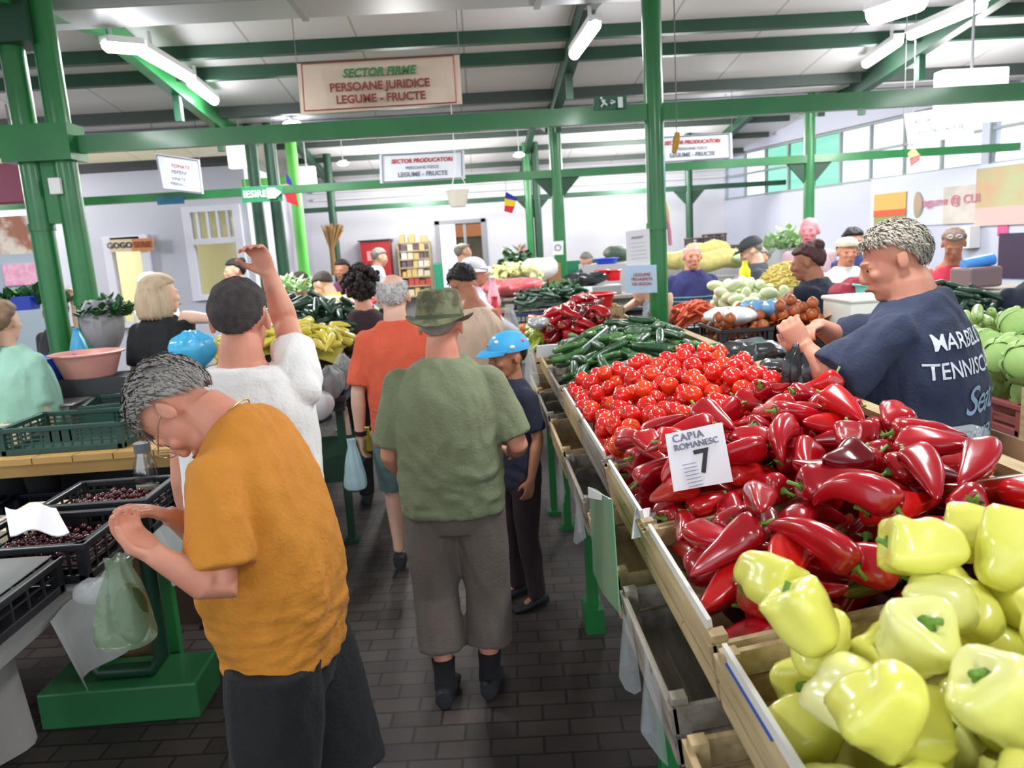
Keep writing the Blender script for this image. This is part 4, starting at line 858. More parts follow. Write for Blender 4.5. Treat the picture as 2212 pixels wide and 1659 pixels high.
for k, (px, py, lab) in enumerate(((1835, 655, 'left red net sack beside the mint bucket'), (1862, 642, 'upper red net sack above the mint bucket'), (1868, 662, 'red net sack touching the mint bucket'))):
    c = W(px, py, Y=4.75); bag('net_sack', lab, (c.x, c.y, c.z), (.13, .12, .13), NET, 30 + k, cat='sack', knot=False, crump=.15)
table('small_table', 'table under the red net sacks', 1.95, 2.75, 4.65 + .15, 5.0, 1.28 - .06, m=GREYW) if False else None
# far right: potato sacks on a long table, dark crates, cabbages
LT = table('long_table', 'long grey table with yellow potato sacks by the back right corner', 2.1, 4.28, 9.6, 10.7, 1.24, m=mat('grey_board', (130, 132, 130), .7))
SACK = mat('yellow_net_sack', (206, 196, 128), .7, c2=(180, 168, 96), scale=20, bump=.6, bscale=25)
def sack(px, py, Y, L, r, lab, yaw=0):
    c = W(px, py, Y=Y); mb = MB(); mb.tube([c + Vector((math.cos(yaw) * L * t, math.sin(yaw) * L * t, .03 * math.sin(9 * t))) for t in (-.5, -.46, -.35, -.1, .15, .35, .46, .5)], [(r * .25, r * .2), (r * .7, r * .6), (r, r * .85), (r * 1.05, r * .9), (r * .95, r * .85), (r, r * .8), (r * .6, r * .5), (r * .2, r * .2)], 16)
    return tag(mb.build('potato_sack', SACK), lab, 'sack')
sack(1470, 560, 10.1, .6, .13, 'yellow net sack left of the man in the striped polo'); sack(1540, 563, 10.0, .95, .15, 'longest yellow net sack, right of the man in the striped polo'); sack(1530, 540, 10.3, .6, .13, 'upper yellow net sack lying on the longest one')
GSK = mat('pale_green_sack', (196, 214, 168), .6, c2=(170, 196, 140), scale=12)
c = W(1620, 572, Y=9.9); bag('net_sack', 'pale green sack of cabbages right of the yellow sacks', c, (.26, .2, .18), GSK, 40, cat='sack', knot=False, crump=.12)
c = W(1640, 556, Y=10.2); bag('plastic_bag', 'white bag behind the pale green sack', c, (.2, .2, .2), FILMW, 41, knot=False, crump=.2)
DKB = mat('dark_brown_crate', (74, 62, 62), .6)
for px, py, lab, L in ((1543, 524, 'dark brown crate on top by the right wall', .28), (1520, 532, 'dark crate left of the topmost brown crate', .5), (1590, 548, 'black crate between the yellow sacks and the man in the black cap', .3)):
    c = W(px, py, Y=11.2); crate_plastic('plastic_crate', lab, c, (L, .3, .13), DKB, cols=5, rows=2)
bk = MB(); bk.box((3.7, 11.2, .8), (2.6, .5, 1.56)); tag(bk.build('storage_cabinet', mat('pale_grey_board', (176, 176, 180), .7), smooth=False, bevel=.01), 'pale grey counter below the dark crates', 'cabinet')
leafy('leek_bunch', 'pale green leaves heaped right of the black cap man', W(1700, 540, Y=9.6), (.25, .25, .25), 260, mat('pale_leaf', (170, 200, 150), .6), 7, L=.16)
table('long_table', 'table with greens behind the people at the right wall', 3.2, 4.6, 8.2, 8.9, 1.2)
YB = mat('yellow_bottle_plastic', (206, 206, 30), .3)
c = W(1609, 612, Y=6.9); q = MB(); q.box((c.x, c.y, c.z / 2), (.12, .1, c.z)); tag(q.build('wooden_box', WOOD, smooth=False), 'narrow wooden box under the yellow jug', 'box'); q = MB(); q.tube([c, c + Vector((0, 0, .12)), c + Vector((0, 0, .16)), c + Vector((0, 0, .2))], [.05, .05, .025, .025], 14); tag(q.build('bottle', YB), 'yellow plastic jug between the squash and the bean heap', 'bottle')
q = MB(); c = W(2108, 598, Y=5.9); q.box(c, (.3, .22, .16), (0, 0, .2)); tag(q.build('crate_box', mat('brown_grey_box', (132, 110, 112), .6), smooth=False, bevel=.02), 'greyish brown box under the blue packet of the woman in red', 'box')
q = MB(); q.tube([c + Vector((-.12, -.02, .1)), c + Vector((.12, -.02, .13))], .045, 12); tag(q.build('packet', mat('bright_blue_film', (40, 110, 220), .3, c2=(90, 170, 235), scale=6)), 'bright blue packet before the woman in red', 'packet')
table('stall_table', 'table under the brown box before the woman in red', 3.55, 4.5, 5.6, 6.2, 1.26)
# ================================================================== LEFT STALLS
tA = table('stall_table', 'low table with black crates in front of the bending man', -4.0, -1.38, 1.5, 3.3, .80, m=mat('grey_board', (130, 132, 130), .7))
crate_plastic('plastic_crate', 'black lattice crate of dark cherries next to the glass jar', (-1.55, 3.06, .80), (.42, .34, .15), BLACKP, cols=9, rows=4)
crate_plastic('plastic_crate', 'black lattice crate of dark cherries with white paper on its corner', (-1.60, 2.66, .80), (.46, .38, .14), BLACKP, cols=9, rows=3)
CH = veg_mat('cherry_skin', (92, 22, 30), (60, 12, 20), 12, rough=.25); chk = [(blob_mesh('cherry', (.012, .012, .0115), CH, R_, n=10, k=7), None, [(0, 0, 0, .0115)])]
heap_items(chk, lambda x, y: .86 + .03 * math.sin((x + 1.75) * 8), (-1.74, -1.37, 2.92, 3.2), 150, 'cherry', 'dark cherry in the crate next to the glass jar', 'cherry', 'cherries in the far black crate', 71, tries=3)
heap_items(chk, lambda x, y: .85 + .02 * math.sin((x + 1.75) * 8), (-1.8, -1.40, 2.5, 2.82), 150, 'cherry', 'dark cherry in the crate under the white paper', 'cherry', 'cherries in the nearer black crate', 72, tries=3)
mound('heap_filler', 'added dark filler under the cherries next to the jar', lambda x, y: .865, -1.74, -1.37, 2.91, 3.21, GAP_DARK, .008, n=4); mound('heap_filler', 'added dark filler under the cherries with the white paper', lambda x, y: .855, -1.81, -1.39, 2.49, 2.83, GAP_DARK, .008, n=4)
sheet('paper_wrapper', 'crumpled white paper on the corner of the nearer cherry crate', [W(10, 1095, Y=2.8), W(120, 1090, Y=2.82), W(150, 1150, Y=2.6), W(20, 1150, Y=2.6)], PAPER, wave=.014, cat='paper', kw=8)
q = MB(); q.box((-1.85, 3.1, .83), (.34, .36, .05)); tag(q.build('board', mat('cream_board', (206, 190, 158), .7), smooth=False), 'cream board left of the far cherry crate', 'board')
# grey tray under foil, empty black crates
crate_plastic('plastic_crate', 'long black crate with grey film stretched over it, nearest on the left', (-1.72, 2.2, .80), (.60, .46, .12), BLACKP, cols=10, rows=2)
sheet('plastic_film', 'glossy grey film stretched over the nearest black crate', [(-2.0, 2.42, .925), (-1.45, 2.42, .925), (-1.45, 1.99, .925), (-2.0, 1.99, .925)], mat('grey_glossy_film', (126, 132, 130), .12, coat=.6, bump=.2, bscale=8), .003, wave=.003, cat='film')
crate_plastic('plastic_crate', 'black crate at the left picture edge below the grey film', (-1.9, 1.7, .80), (.5, .4, .14), BLACKP, cols=8, rows=3)
# jar
GLS = glassm('jar_glass', (222, 230, 228), .22); c = Vector((-1.335, 3.16, .80)); c = W(330, 1120, Y=3.22); c.z = .80; jt = thing('glass_jar', 'tall clear jar with cream contents behind the bending man hands', 'jar', c)
q = MB(); q.tube([c + Vector((0, 0, z)) for z in (0, .01, .18, .22, .25, .27)], [.042, .05, .05, .042, .03, .03], 20); q.build('glass_body', GLS, jt)
q = MB(); q.tube([c + Vector((0, 0, z)) for z in (.006, .012, .12)], [.04, .046, .046], 20); q.build('contents', mat('cream_fill', (206, 204, 180), .6), jt)
q = MB(); q.tube([c + Vector((0, 0, z)) for z in (.26, .30)], [.034, .034], 20); q.build('lid', mat('grey_lid', (96, 100, 104), .4), jt)
# films and bags hanging from the table edge, items
FILMG = mat('greyish_film', (176, 184, 182), .25, bump=.6, bscale=14, coat=.3)
for k, (y0, y1, z1, lab) in enumerate(((2.95, 3.28, .56, 'grey plastic film hanging from the far end of the low table'), (2.2, 2.7, .55, 'grey plastic film hanging from the middle of the low table'), (2.2, 2.8, .04, 'whitish sheet hanging down to the floor left of the green steel foot'))):
    q = MB(); q.grid(lambda u, v: ((-1.365 if k < 2 else -1.93) + .03 * math.sin(11 * u + k * 2) * (.3 + v) + .05 * v, y0 + (y1 - y0) * u, .80 - (.80 - z1) * v), 14, 8); tag(q.build('hanging_film', FILMG if k < 2 else mat('whitish_sheet', (178, 172, 168), .6)), lab, 'plastic film')
bag('plastic_bag', 'brown paper sack standing behind the green steel foot under the low table', (-1.72, 3.28, .0), (.17, .12, .55), mat('brown_sack', (136, 108, 84), .8, bump=.8, bscale=14), 60, knot=False, crump=.45)
bag('plastic_bag', 'small clear bag with a yellowish melon slice on the low table edge', W(205, 1300, Y=2.35), (.06, .06, .07), CLEARP, 61, knot=False)
bag('plastic_bag', 'translucent bag with green vegetables held by the bending man', W(282, 1395, Y=1.56), (.062, .058, .2), mat('green_tinted_bag', (120, 142, 112), .2, alpha=.6, bump=.8, bscale=20), 62, crump=.3, hang=True)
q = MB(); c = W(292, 1372, Y=1.56); q.ell(c + Vector((0, 0, .05)), (.035, .035, .07)); tag(q.build('gourd', mat('deep_green_skin', (52, 78, 44), .4, c2=(36, 58, 34), scale=8)), 'dark green vegetable inside the translucent bag of the bending man', 'vegetable')
# green steel foot with U frame
gf = thing('steel_trestle', 'green painted steel foot with a U shaped frame on the floor at lower left', 'trestle', (-1.58, 3.03, 0))
a, b_ = W(85, 1500, Z=.16), W(432, 1445, Z=.16); x0, x1 = -1.90, -1.26
q = MB(); q.box(((x0 + x1) / 2, 3.03, .08), (x1 - x0, .26, .16)); q.build('base', mat('trestle_green', (44, 112, 66), .4), gf, smooth=False, bevel=.01)
q = MB(); xa, xb = -1.72, -1.42; yq = 2.99; q.tube([(xa, yq, .44), (xa, yq, .24), (xa + .04, yq, .19), (xb - .04, yq, .19), (xb, yq, .24), (xb, yq, .72)], .03, 12); q.build('u_frame', mat('trestle_dark_green', (24, 66, 44), .4), gf)
# raised board, green crates, basins
tB = table('stall_table', 'raised plywood table with dark green crates on the left', -3.9, -1.42, 3.62, 4.55, .97, m=mat('yellow_plywood', (198, 158, 92), .6, c2=(176, 136, 76), scale=5, stretch=(1, 8, 1)), legm=BLACKP)
DGC = mat('dark_green_crate_plastic', (30, 66, 56), .4)
c0, c1 = W(5, 965, Y=3.7), W(262, 962, Y=3.7)
crate_plastic('plastic_crate', 'large dark green crate at the front of the raised table', ((c0.x + c1.x) / 2, 3.9, .97), (c1.x - c0.x + .04, .42, .135), DGC, cols=12, rows=4)
crate_plastic('plastic_crate', 'second dark green crate just behind the large one, partly behind grey hair', (-1.98, 4.33, .97), (.5, .38, .15), DGC, rot=.25, cols=10, rows=4)
sheet('green_cloth', 'light green mat at the left end of the raised table', [(-3.2, 4.2, .975), (-2.6, 4.2, .975), (-2.6, 3.7, .975), (-3.2, 3.7, .975)], mat('light_green_mat', (150, 206, 140), .8), .004, cat='mat')
bs = MB(); bs.box((-2.3, 4.72, .6), (1.3, .28, 1.2)); tag(bs.build('storage_cabinet', mat('dark_cabinet', (50, 52, 56), .6), smooth=False), 'dark counter under the pink and blue basins', 'cabinet')
PK = mat('pink_basin_plastic', (224, 158, 148), .4); BB = mat('blue_basin_plastic', (36, 66, 190), .4)
c = W(196, 815, Y=4.72); c.z = 1.2; basin('washing_tub', 'pale pink oval basin above the dark green crates', c, .13, .175, .15, PK, oval=1.15)
c2 = W(118, 812, Y=4.72); c2.z = 1.2; basin('washing_tub', 'bright blue basin left of the pink basin', (c2.x - .06, c2.y + .02, 1.2), .12, .15, .13, BB, oval=1.15)
q = MB(); c = W(122, 850, Y=4.4); q.box((c.x, 4.42, 1.03), (.2, .2, .12)); q.box((c.x + .02, 4.4, 1.1), (.24, .22, .015)); tag(q.build('weighing_scale', METAL, smooth=False, bevel=.008), 'silver scale below the blue basin', 'scale')
q = MB(); c = W(76, 850, Y=4.3); q.tube([(c.x, 4.3, .97), (c.x, 4.3, 1.24)], .05, 16); tag(q.build('canister', mat('black_green_can', (28, 42, 42), .5)), 'dark cylinder canister at the left of the silver scale', 'canister')
basin('food_tub', 'small cream tub at the left of the dark canister', (W(42, 850, Y=4.1).x, 4.1, .97), .07, .085, .1, mat('cream_tub', (206, 200, 180), .5), cat='tub', sq=.5)
q = MB(); q.box((W(8, 800, Y=4.3).x - .05, 4.35, 1.08), (.22, .25, .2)); tag(q.build('carton', mat('dark_carton', (46, 42, 44), .6), smooth=False), 'black carton at the left picture edge on the raised table', 'box')
q = MB(); q.tube([(W(6, 800, Y=4.3).x - .05, 4.35, 1.18), (W(6, 800, Y=4.3).x - .05, 4.35, 1.26)], .1, 18); tag(q.build('food_tub', mat('red_lid', (190, 26, 34), .4)), 'red round tub on the black carton at the left edge', 'tub')
for k, (x, y) in enumerate(((-1.75, 3.95), (-2.35, 3.95), (-2.95, 3.95))): crate_plastic('plastic_crate', ['dark crate under the raised table nearest the aisle', 'middle dark crate under the raised table', 'left dark crate under the raised table'][k], (x, y, .35), (.55, .4, .3), mat('night_blue_plastic', (24, 28, 48), .35), cols=8, rows=3)
q = MB(); q.box((-2.3, 4.0, .17), (2.0, .5, .34)); tag(q.build('storage_crate', mat('dark_brown_board', (70, 52, 42), .8), smooth=False), 'long dark brown chest under the raised table', 'chest')
BLF = mat('sky_blue_film', (70, 176, 222), .3, coat=.3, bump=.6, bscale=12)
c = W(416, 798, Y=4.45); q = MB(); q.box((c.x, 4.5, (.97 + c.z) / 2), (.26, .24, c.z - .972)); tag(q.build('carton', mat('grey_carton', (90, 92, 98), .7), smooth=False), 'grey carton under the sky blue bag', 'box')
bag('plastic_bag', 'sky blue plastic bag between the blonde woman and the man in white', (c.x, 4.5, c.z), (.13, .11, .22), BLF, 64, crump=.22)
bag('plastic_bag', 'small blue bag behind the left green pillars', W(172, 765, Y=5.3), (.06, .05, .18), BLF, 65, hang=True)
q = table('stall_table', 'table with greens behind the left pillars', -4.6, -2.3, 5.9, 6.6, .95)
bag('plastic_bag', 'grey sack of leafy greens right of the left pillars', W(232, 765, Y=5.15), (.13, .12, .36), mat('grey_sack_film', (140, 142, 144), .5, bump=.6, bscale=14), 66, knot=False)
leafy('greens_bunch', 'leafy greens standing out of the grey sack', W(232, 685, Y=5.15), (.16, .14, .1), 200, HERB, 14, L=.1)
leafy('greens_bunch', 'leafy greens heaped on the table behind the left pillars', W(80, 660, Y=6.2), (.3, .2, .14), 260, HERB, 15, L=.12)
q = MB(); q.box(W(55, 655, Y=6.0), (.14, .12, .1)); tag(q.build('carton', BB, smooth=False), 'small blue box on the table behind the left pillars', 'box')
# middle left stall: yellow peppers, green cucumbers, pale heap
tC = table('stall_table', 'table with yellow peppers and cucumbers left of the aisle', -1.78, -.86, 4.65, 7.6, .98, m=mat('dark_board', (60, 62, 70), .7), legm=DGREEN)
YK = veg_mat('yellow_long_pepper_skin', (226, 212, 86), (206, 190, 62), 6, rough=.3); yk = [pepper_mesh('yellow_long_pepper', .15, .026, .7, R_, YK, k=10), pepper_mesh('yellow_long_pepper', .13, .028, .4, R_, YK, k=10)]
for a, c_, lab in ((4.68, 5.3, 'dark crate of long yellow peppers left of the aisle'), (5.35, 6.1, 'dark crate of cucumbers behind the yellow peppers'), (6.2, 6.9, 'dark crate of pale vegetables behind the cucumbers')): crate_plastic('plastic_crate', lab, (-1.3, (a + c_) / 2, .98), (.86, c_ - a, .16), BLACKP if a < 5 else mat('wine_plastic', (88, 34, 40), .4), cols=10, rows=3)
g1 = dome_g(-1.3, 5.0, .6, .5, 1.10, .24); mound('heap_filler', 'added filler mound under the long yellow peppers', g1, -1.7, -.9, 4.71, 5.28, mat('yellow_filler', (160, 150, 60), .9), .02)
heap_items(yk, g1, (-1.68, -.9, 4.72, 5.3), 95, 'yellow_long_pepper', 'long yellow pepper in the heap left of the orange t-shirt', 'pepper', 'long yellow peppers left of the aisle', 81)
g2 = dome_g(-1.3, 5.75, .6, .55, 1.12, .30); mound('heap_filler', 'added filler mound under the cucumbers left of the aisle', g2, -1.7, -.9, 5.38, 6.08, MATS['green_filler'], .02)
heap_items(dkc, g2, (-1.68, -.9, 5.36, 6.1), 85, 'cucumber', 'dark green cucumber behind the long yellow peppers', 'cucumber', 'cucumbers left of the aisle', 82, sc=1.35)
g3 = dome_g(-1.3, 6.55, .6, .5, 1.12, .26); mound('heap_filler', 'added pale filler mound behind the cucumbers left of the aisle', g3, -1.7, -.9, 6.22, 6.88, MATS['pale_filler'], .02)
heap_items(whk, g3, (-1.65, -.92, 6.25, 6.85), 60, 'white_pepper', 'pale green white pepper in front of the boy in yellow', 'pepper', 'pale peppers left of the aisle', 83)
bag('plastic_bag', 'shiny white bag among the pale peppers left of the aisle', W(705, 665, Y=6.4), (.09, .08, .09), FILMW, 67, knot=False)
bag('plastic_bag', 'blue and pink packet left of the orange t-shirt shoulder', W(775, 680, Y=6.2), (.12, .1, .11), mat('blue_pink_film', (84, 92, 190), .3, c2=(220, 120, 170), scale=14, contrast=.05), 68, knot=False)
bag('plastic_bag', 'red bag behind the blue and pink packet', W(780, 665, Y=6.9), (.14, .1, .09), MATS['red_film'], 69, knot=False)
q = MB(); q.box((-1.3, 5.0, .5), (.85, .6, .16)); tag(q.build('lower_shelf', mat('bottle_green_board', (20, 60, 40), .6), smooth=False), 'bottle green shelf low under the yellow pepper stall', 'shelf')
for k, (px, py, Y, r) in enumerate(((690, 905, 4.55, (.1, .08, .2)), (720, 860, 4.6, (.08, .08, .2)), (745, 840, 4.7, (.06, .06, .22)), (672, 850, 4.5, (.07, .07, .22)))):
    bag('plastic_bag', ['white bag stacked at the end of the yellow pepper stall, nearest the white t-shirt', 'greyish bag leaning at the end of the yellow pepper stall', 'clear bag hanging at the corner of the yellow pepper stall', 'cloudy bag behind the white t-shirt'][k], W(px, py, Y=Y), r, [FILMW, mat('greyish_film2', (150, 154, 156), .4, bump=.5), CLEARP, MATS['greyish_film2'] if 'greyish_film2' in MATS else CLEARP][k], 90 + k, crump=.3)
# pale heap by the lime pillar
table('stall_table', 'green table with pale greens by the lime pillar', -3.0, -2.0, 9.7, 10.0, 1.05) if False else None
leafy('greens_bunch', 'pale green leaves heaped by the green pillars behind the raised arm', W(640, 632, Y=8.1), (.3, .2, .14), 220, MATS['pale_leaf'], 16, L=.12)
table('stall_table', 'table with pale leaves behind the raised arm', -2.5, -1.5, 7.85, 8.3, 1.22)
bag('plastic_bag', 'pale teal and white bag with a red bottom hanging from the orange t-shirt man hand', W(770, 1062, Y=4.08), (.06, .05, .30), mat('pale_teal_film', (160, 190, 196), .35, bump=.6, bscale=14), 95, crump=.25, hang=True)
bag('plastic_bag', 'yellow bag beside the pale teal one', W(796, 975, Y=4.2), (.045, .04, .14), mat('yellow_film', (206, 190, 60), .35, bump=.5), 96, crump=.25, hang=True)
# ================================================================== SIGNS, FLAGS, WALL THINGS
def cords(parent, pts, r=.004, top=None):
    for p in pts: m = MB(); m.tube([p, (p[0], p[1], top if top else roofz(p[1]) - .01)], r, 5); m.build('cord', mat('thin_wire', (120, 120, 120), .5), parent)
def banner(name, lab, px, Y, m, lines, wave=0, border=None, cord=True, kw=3, Y2=None, n=12, th=.004):
    """px = four image corners tl,tr,br,bl on the plane at depth Y (Y2 at right)"""
    Y2 = Y2 or Y; c = [W(*px[0], Y=Y), W(*px[1], Y=Y2), W(*px[2], Y=Y2), W(*px[3], Y=Y)]
    o = sheet(name, lab, c, m, th, wave=wave, cat='sign' if 'flag' not in name else 'flag', n=n, kw=kw); M = quad_mat(c, .02 if wave else .008); Wd = (c[1] - c[0]).length; Hd = (c[0] - c[3]).length
    # shear so the writing follows the slanted board
    for (s_, h, x, y, mm, kw_) in lines: text(o, s_, h * Hd, M @ Matrix.Translation((x * Wd, y * Hd, 0)), mm, **kw_)
    if border:
        for a, b_ in ((0, 1), (1, 2), (2, 3), (3, 0)):
            cen = (c[0] + c[1] + c[2] + c[3]) / 4; off = M.to_3x3() @ Vector((0, 0, .012 if wave else .006)) * 1; m2 = MB(); p = [q.lerp(cen, .07) + M.to_3x3().col[2] * (.014 + wave) for q in (c[a], c[b_])]; m2.tube([p[0], p[0].lerp(p[1], .5), p[1]], .006, 5); m2.build('border_line', border, o)
    if cord: cords(o, [c[0], c[1]])
    return o
CREAM = mat('cream_banner_cloth', (226, 206, 188), .85, c2=(214, 192, 174), scale=3); WB = mat('white_board', (226, 230, 238), .5)
banner('hanging_banner', 'cream banner reading SECTOR FIRME above the front beam', [(641, 138), (992, 118), (999, 226), (648, 246)], 6.9, CREAM,
       [('SECTOR FIRME', .23, 0, .24, GRNI, dict(shear=.25, bold=.004)), ('____________', .21, 0, .255, GRNI, dict(shear=.2)), ('PERSOANE JURIDICE', .23, 0, -.03, BRNI, dict(bold=.003)), ('LEGUME - FRUCTE', .23, 0, -.28, BRNI, dict(bold=.003))], wave=.03, border=BRNI, kw=3.1)
LS = [('SECTOR PRODUCATORI', .2, 0, .22, REDI, dict(shear=.15, bold=.002)), ('PERSOANE FIZICE', .15, 0, -.02, GREYI, {}), ('LEGUME - FRUCTE', .22, 0, -.25, GREYI, dict(bold=.002))]
banner('hanging_sign', 'white sign for SECTOR PRODUCATORI hanging left of centre above the flower pot', [(819, 334), (1003, 325), (1005, 386), (821, 396)], 9.7, WB, LS, border=GREYI)
banner('hanging_sign', 'white sign for SECTOR PRODUCATORI just right of the front pillar', [(1408, 296), (1581, 287), (1583, 342), (1410, 353)], 9.7, WB, LS, border=GREYI)
banner('hanging_sign', 'tilted white sign with grey lines hanging at the left', [(335, 331), (431, 345), (440, 419), (350, 410)], 9.7, WB, [('TOMATE', .13, 0, .2, REDI, {}), ('PEPENI', .14, -.02, .04, GREYI, {}), ('VINETE', .12, -.02, -.14, GREYI, {}), ('PIERSICI', .12, -.02, -.28, GREYI, {})], border=GREYI)
banner('hanging_sign', 'pale sign in front of the right windows', [(1953, 246), (2098, 226), (2104, 292), (1962, 312)], 7.2, WB, [('SECTOR PRODUCATORI', .16, 0, .2, REDI, {}), ('LEGUME - FRUCTE', .2, 0, -.15, GREYI, {})])
# exit signs
EXG = mat('exit_green', (22, 92, 62), .4); EXL = mat('exit_sign_white', (225, 240, 232), .4)
o = banner('exit_sign', 'dark green exit sign with a running man and arrow on the front beam', [(1283, 210), (1353, 206), (1354, 234), (1284, 238)], 5.55, EXG, [('\u2192' if False else '>', .7, .08, 0, EXL, dict(bold=.002))], cord=False, th=.03)
c = W(1304, 222, Y=5.5); q = MB()
for a, b_, r in (((-.012, 0, .02), (.004, 0, .0), .009), ((.004, 0, 0), (-.02, 0, -.026), .007), ((.004, 0, 0), (.024, 0, -.018), .007), ((-.012, 0, .018), (.014, 0, .014), .005)): q.tube([c + Vector(a), c + Vector(b_)], r, 6)
q.ell(c + Vector((-.016, 0, .032)), .009); q.build('running_man', EXL, o)
q = MB(); q.box(W(1340, 221, Y=5.5), (.034, .006, .07)); q.build('door_symbol', EXL, o, smooth=False); q = MB(); q.box(W(1321, 222, Y=5.5), (.022, .005, .008)); q.build('arrow_shaft', EXL, o, smooth=False)
G2 = mat('iesire_green', (10, 118, 72), .4)
o = banner('exit_sign', 'green IESIRE exit sign with a running man and arrow at left', [(521, 404), (610, 400), (611, 434), (523, 438)], 9.6, G2, [('IESIRE', .6, -.17, 0, EXL, dict(bold=.002))], cord=False, th=.03)
c = W(590, 417, Y=9.55); q = MB(); q.box(c + Vector((-.02, 0, 0)), (.1, .006, .12)); q.build('running_man_panel', EXL, o, smooth=False)
q = MB(); q.prism([(c.x + .04, c.z - .045), (c.x + .1, c.z), (c.x + .04, c.z + .045)], c.y - .004, c.y + .004); q.build('arrow_head', EXL, o, smooth=False)
cords(o, [W(530, 405, Y=9.6), W(600, 402, Y=9.6)])
# papers on the front pillar and the middle pillar
c_ = [(1352, 500), (1403, 494), (1405, 572), (1354, 576)]
banner('notice_paper', 'white notice paper fixed to the front pillar above the blue one', c_, 5.5, PAPER, [('ANUNT', .1, 0, .3, GREYI, {})] + [('___________', .08, 0, .18 - .11 * i, GREYI, {}) for i in range(5)], cord=False)
banner('notice_paper', 'pale blue notice with pink print fixed to the front pillar', [(1349, 574), (1418, 572), (1420, 632), (1352, 634)], 5.48, mat('pale_blue_paper', (190, 216, 236), .6), [('LEGUME', .17, .02, .16, REDI, {}), ('PROASPETE', .15, .02, 0, REDI, {}), ('DE SEZON', .15, .02, -.17, REDI, {})], cord=False)
q = MB()
for px in ((1380, 500), (1384, 580)): a = W(*px, Y=5.52); q.tube([a, (W(1414, 500, Y=5.6).x, 5.6, a.z)], .006, 6)
tag(q.build('bracket', DGREEN), 'thin wire bracket holding the notices on the front pillar', 'bracket')
banner('notice_paper', 'small white paper with a round stamp on the middle pillar', [(1193, 522), (1217, 520), (1217, 550), (1194, 551)], 10.08, PAPER, [('O', .7, 0, 0, GREYI, {})], cord=False)
banner('notice_paper', 'tiny pink notice on the back wall left of the middle pillars', [(1119, 529), (1136, 528), (1136, 541), (1119, 542)], 16.97, mat('pink_paper', (226, 150, 160), .7), [], cord=False)
FB, FY, FR = mat('flag_blue', (36, 50, 150), .8), mat('flag_yellow', (232, 200, 50), .8), mat('flag_red', (206, 44, 60), .8)
def flag(lab, pts, Y, top):
    """three stripes; pts = list of 4 (left,right) image point pairs from top to bottom"""
    g = thing('small_flag', lab, 'flag', W(*pts[0][0], Y=Y))
    for i, m in enumerate((FB, FY, FR)):
        c = [W(*pts[i][0], Y=Y), W(*pts[i][1], Y=Y), W(*pts[i + 1][1], Y=Y), W(*pts[i + 1][0], Y=Y)]; sheet('stripe', None, c, m, .004, wave=.004, n=5, parent=g)
    cords(g, [W(*pts[0][0], Y=Y)], top=top)
flag('red yellow and blue flag hanging right of the green IESIRE sign', [((617, 372), (628, 388)), ((617, 396), (632, 402)), ((613, 415), (638, 416)), ((620, 436), (645, 446))], 10.16, 2.66)
flag('blue yellow and red flag hanging near the middle pillars', [((1093, 414), (1118, 428)), ((1090, 428), (1115, 434)), ((1090, 444), (1112, 446)), ((1089, 456), (1106, 461))], 10.16, 2.66)
g = thing('small_flag', 'faded yellow and red flag hanging before the right windows', 'flag', W(1970, 325, Y=7.5))
sheet('stripe', None, [W(1961, 333, Y=7.5), W(1974, 318, Y=7.5), W(1987, 336, Y=7.5), W(1966, 344, Y=7.5)], mat('faded_yellow', (232, 216, 130), .8), .004, n=4, parent=g); sheet('stripe', None, [W(1964, 343, Y=7.5), W(1987, 333, Y=7.5), W(1988, 346, Y=7.5), W(1967, 361, Y=7.5)], mat('faded_red', (226, 120, 120), .8), .004, n=4, parent=g); cords(g, [W(1970, 322, Y=7.5)])
# ribbon garland at the front pillar, corn cob ornament, wheat, hanging pot
g = thing('ribbon_garland', 'blue yellow and pink ribbon hanging along the right side of the front pillar', 'ribbon', W(1434, 330, Y=5.6))
for m, pts in ((mat('ribbon_blue', (60, 170, 236), .5), ((1432, 330), (1434, 400), (1433, 440), (1431, 470))), (mat('ribbon_yellow', (232, 216, 150), .6), ((1434, 430), (1441, 455), (1444, 480))), (mat('ribbon_pink', (236, 140, 170), .6), ((1440, 465), (1446, 500), (1448, 530))), (MATS['ribbon_blue'], ((1431, 520), (1431, 560), (1430, 600)))):
    q = MB(); q.tube([W(*p, Y=5.58 + .0) for p in pts], [(.008, .014)] * len(pts), 8); q.build('ribbon', m, g)
q = MB(); q.tube([W(*p, Y=5.4) for p in ((1463, 286), (1461, 305), (1456, 330))], [.018, .026, .016], 12); o = tag(q.build('corn_ornament', mat('corn_yellow', (206, 160, 70), .6, c2=(180, 130, 50), scale=40, bump=.6)), 'yellow corn cob ornament hanging right of the front pillar', 'ornament'); cords(o, [W(1462, 286, Y=5.4)])
q = MB(); bx_ = W(719, 560, Y=14.78)
rr = random.Random(2)
for i in range(60):
    a = rr.uniform(0, 6.28); r1 = rr.random() ** .5; t_ = W(719, 492, Y=14.78) + Vector((math.cos(a) * .2 * r1, math.sin(a) * .2 * r1, rr.uniform(-.05, .08))); q.tube([bx_ + Vector((math.cos(a) * .05 * r1, math.sin(a) * .05 * r1, -.3)), bx_ + Vector((math.cos(a) * .04 * r1, math.sin(a) * .04 * r1, .2)), t_], [.008, .008, .018], 5)
o = tag(q.build('wheat_sheaf', mat('dry_wheat', (150, 118, 74), .8)), 'dry wheat sheaf tied to the back left pillar', 'sheaf')
g = thing('hanging_pot', 'white hanging flower pot below the left sector sign', 'flower pot', W(990, 447, Y=9.3)); c = W(990, 447, Y=9.3)
q = MB(); q.tube([c, c + Vector((0, 0, .02)), c + Vector((0, 0, .17)), c + Vector((0, 0, .19))], [.085, .10, .13, .145], 24); q.build('pot', mat('ivory_plastic', (232, 226, 212), .5), g)
q = MB(); tp = W(975, 300, Y=9.3)
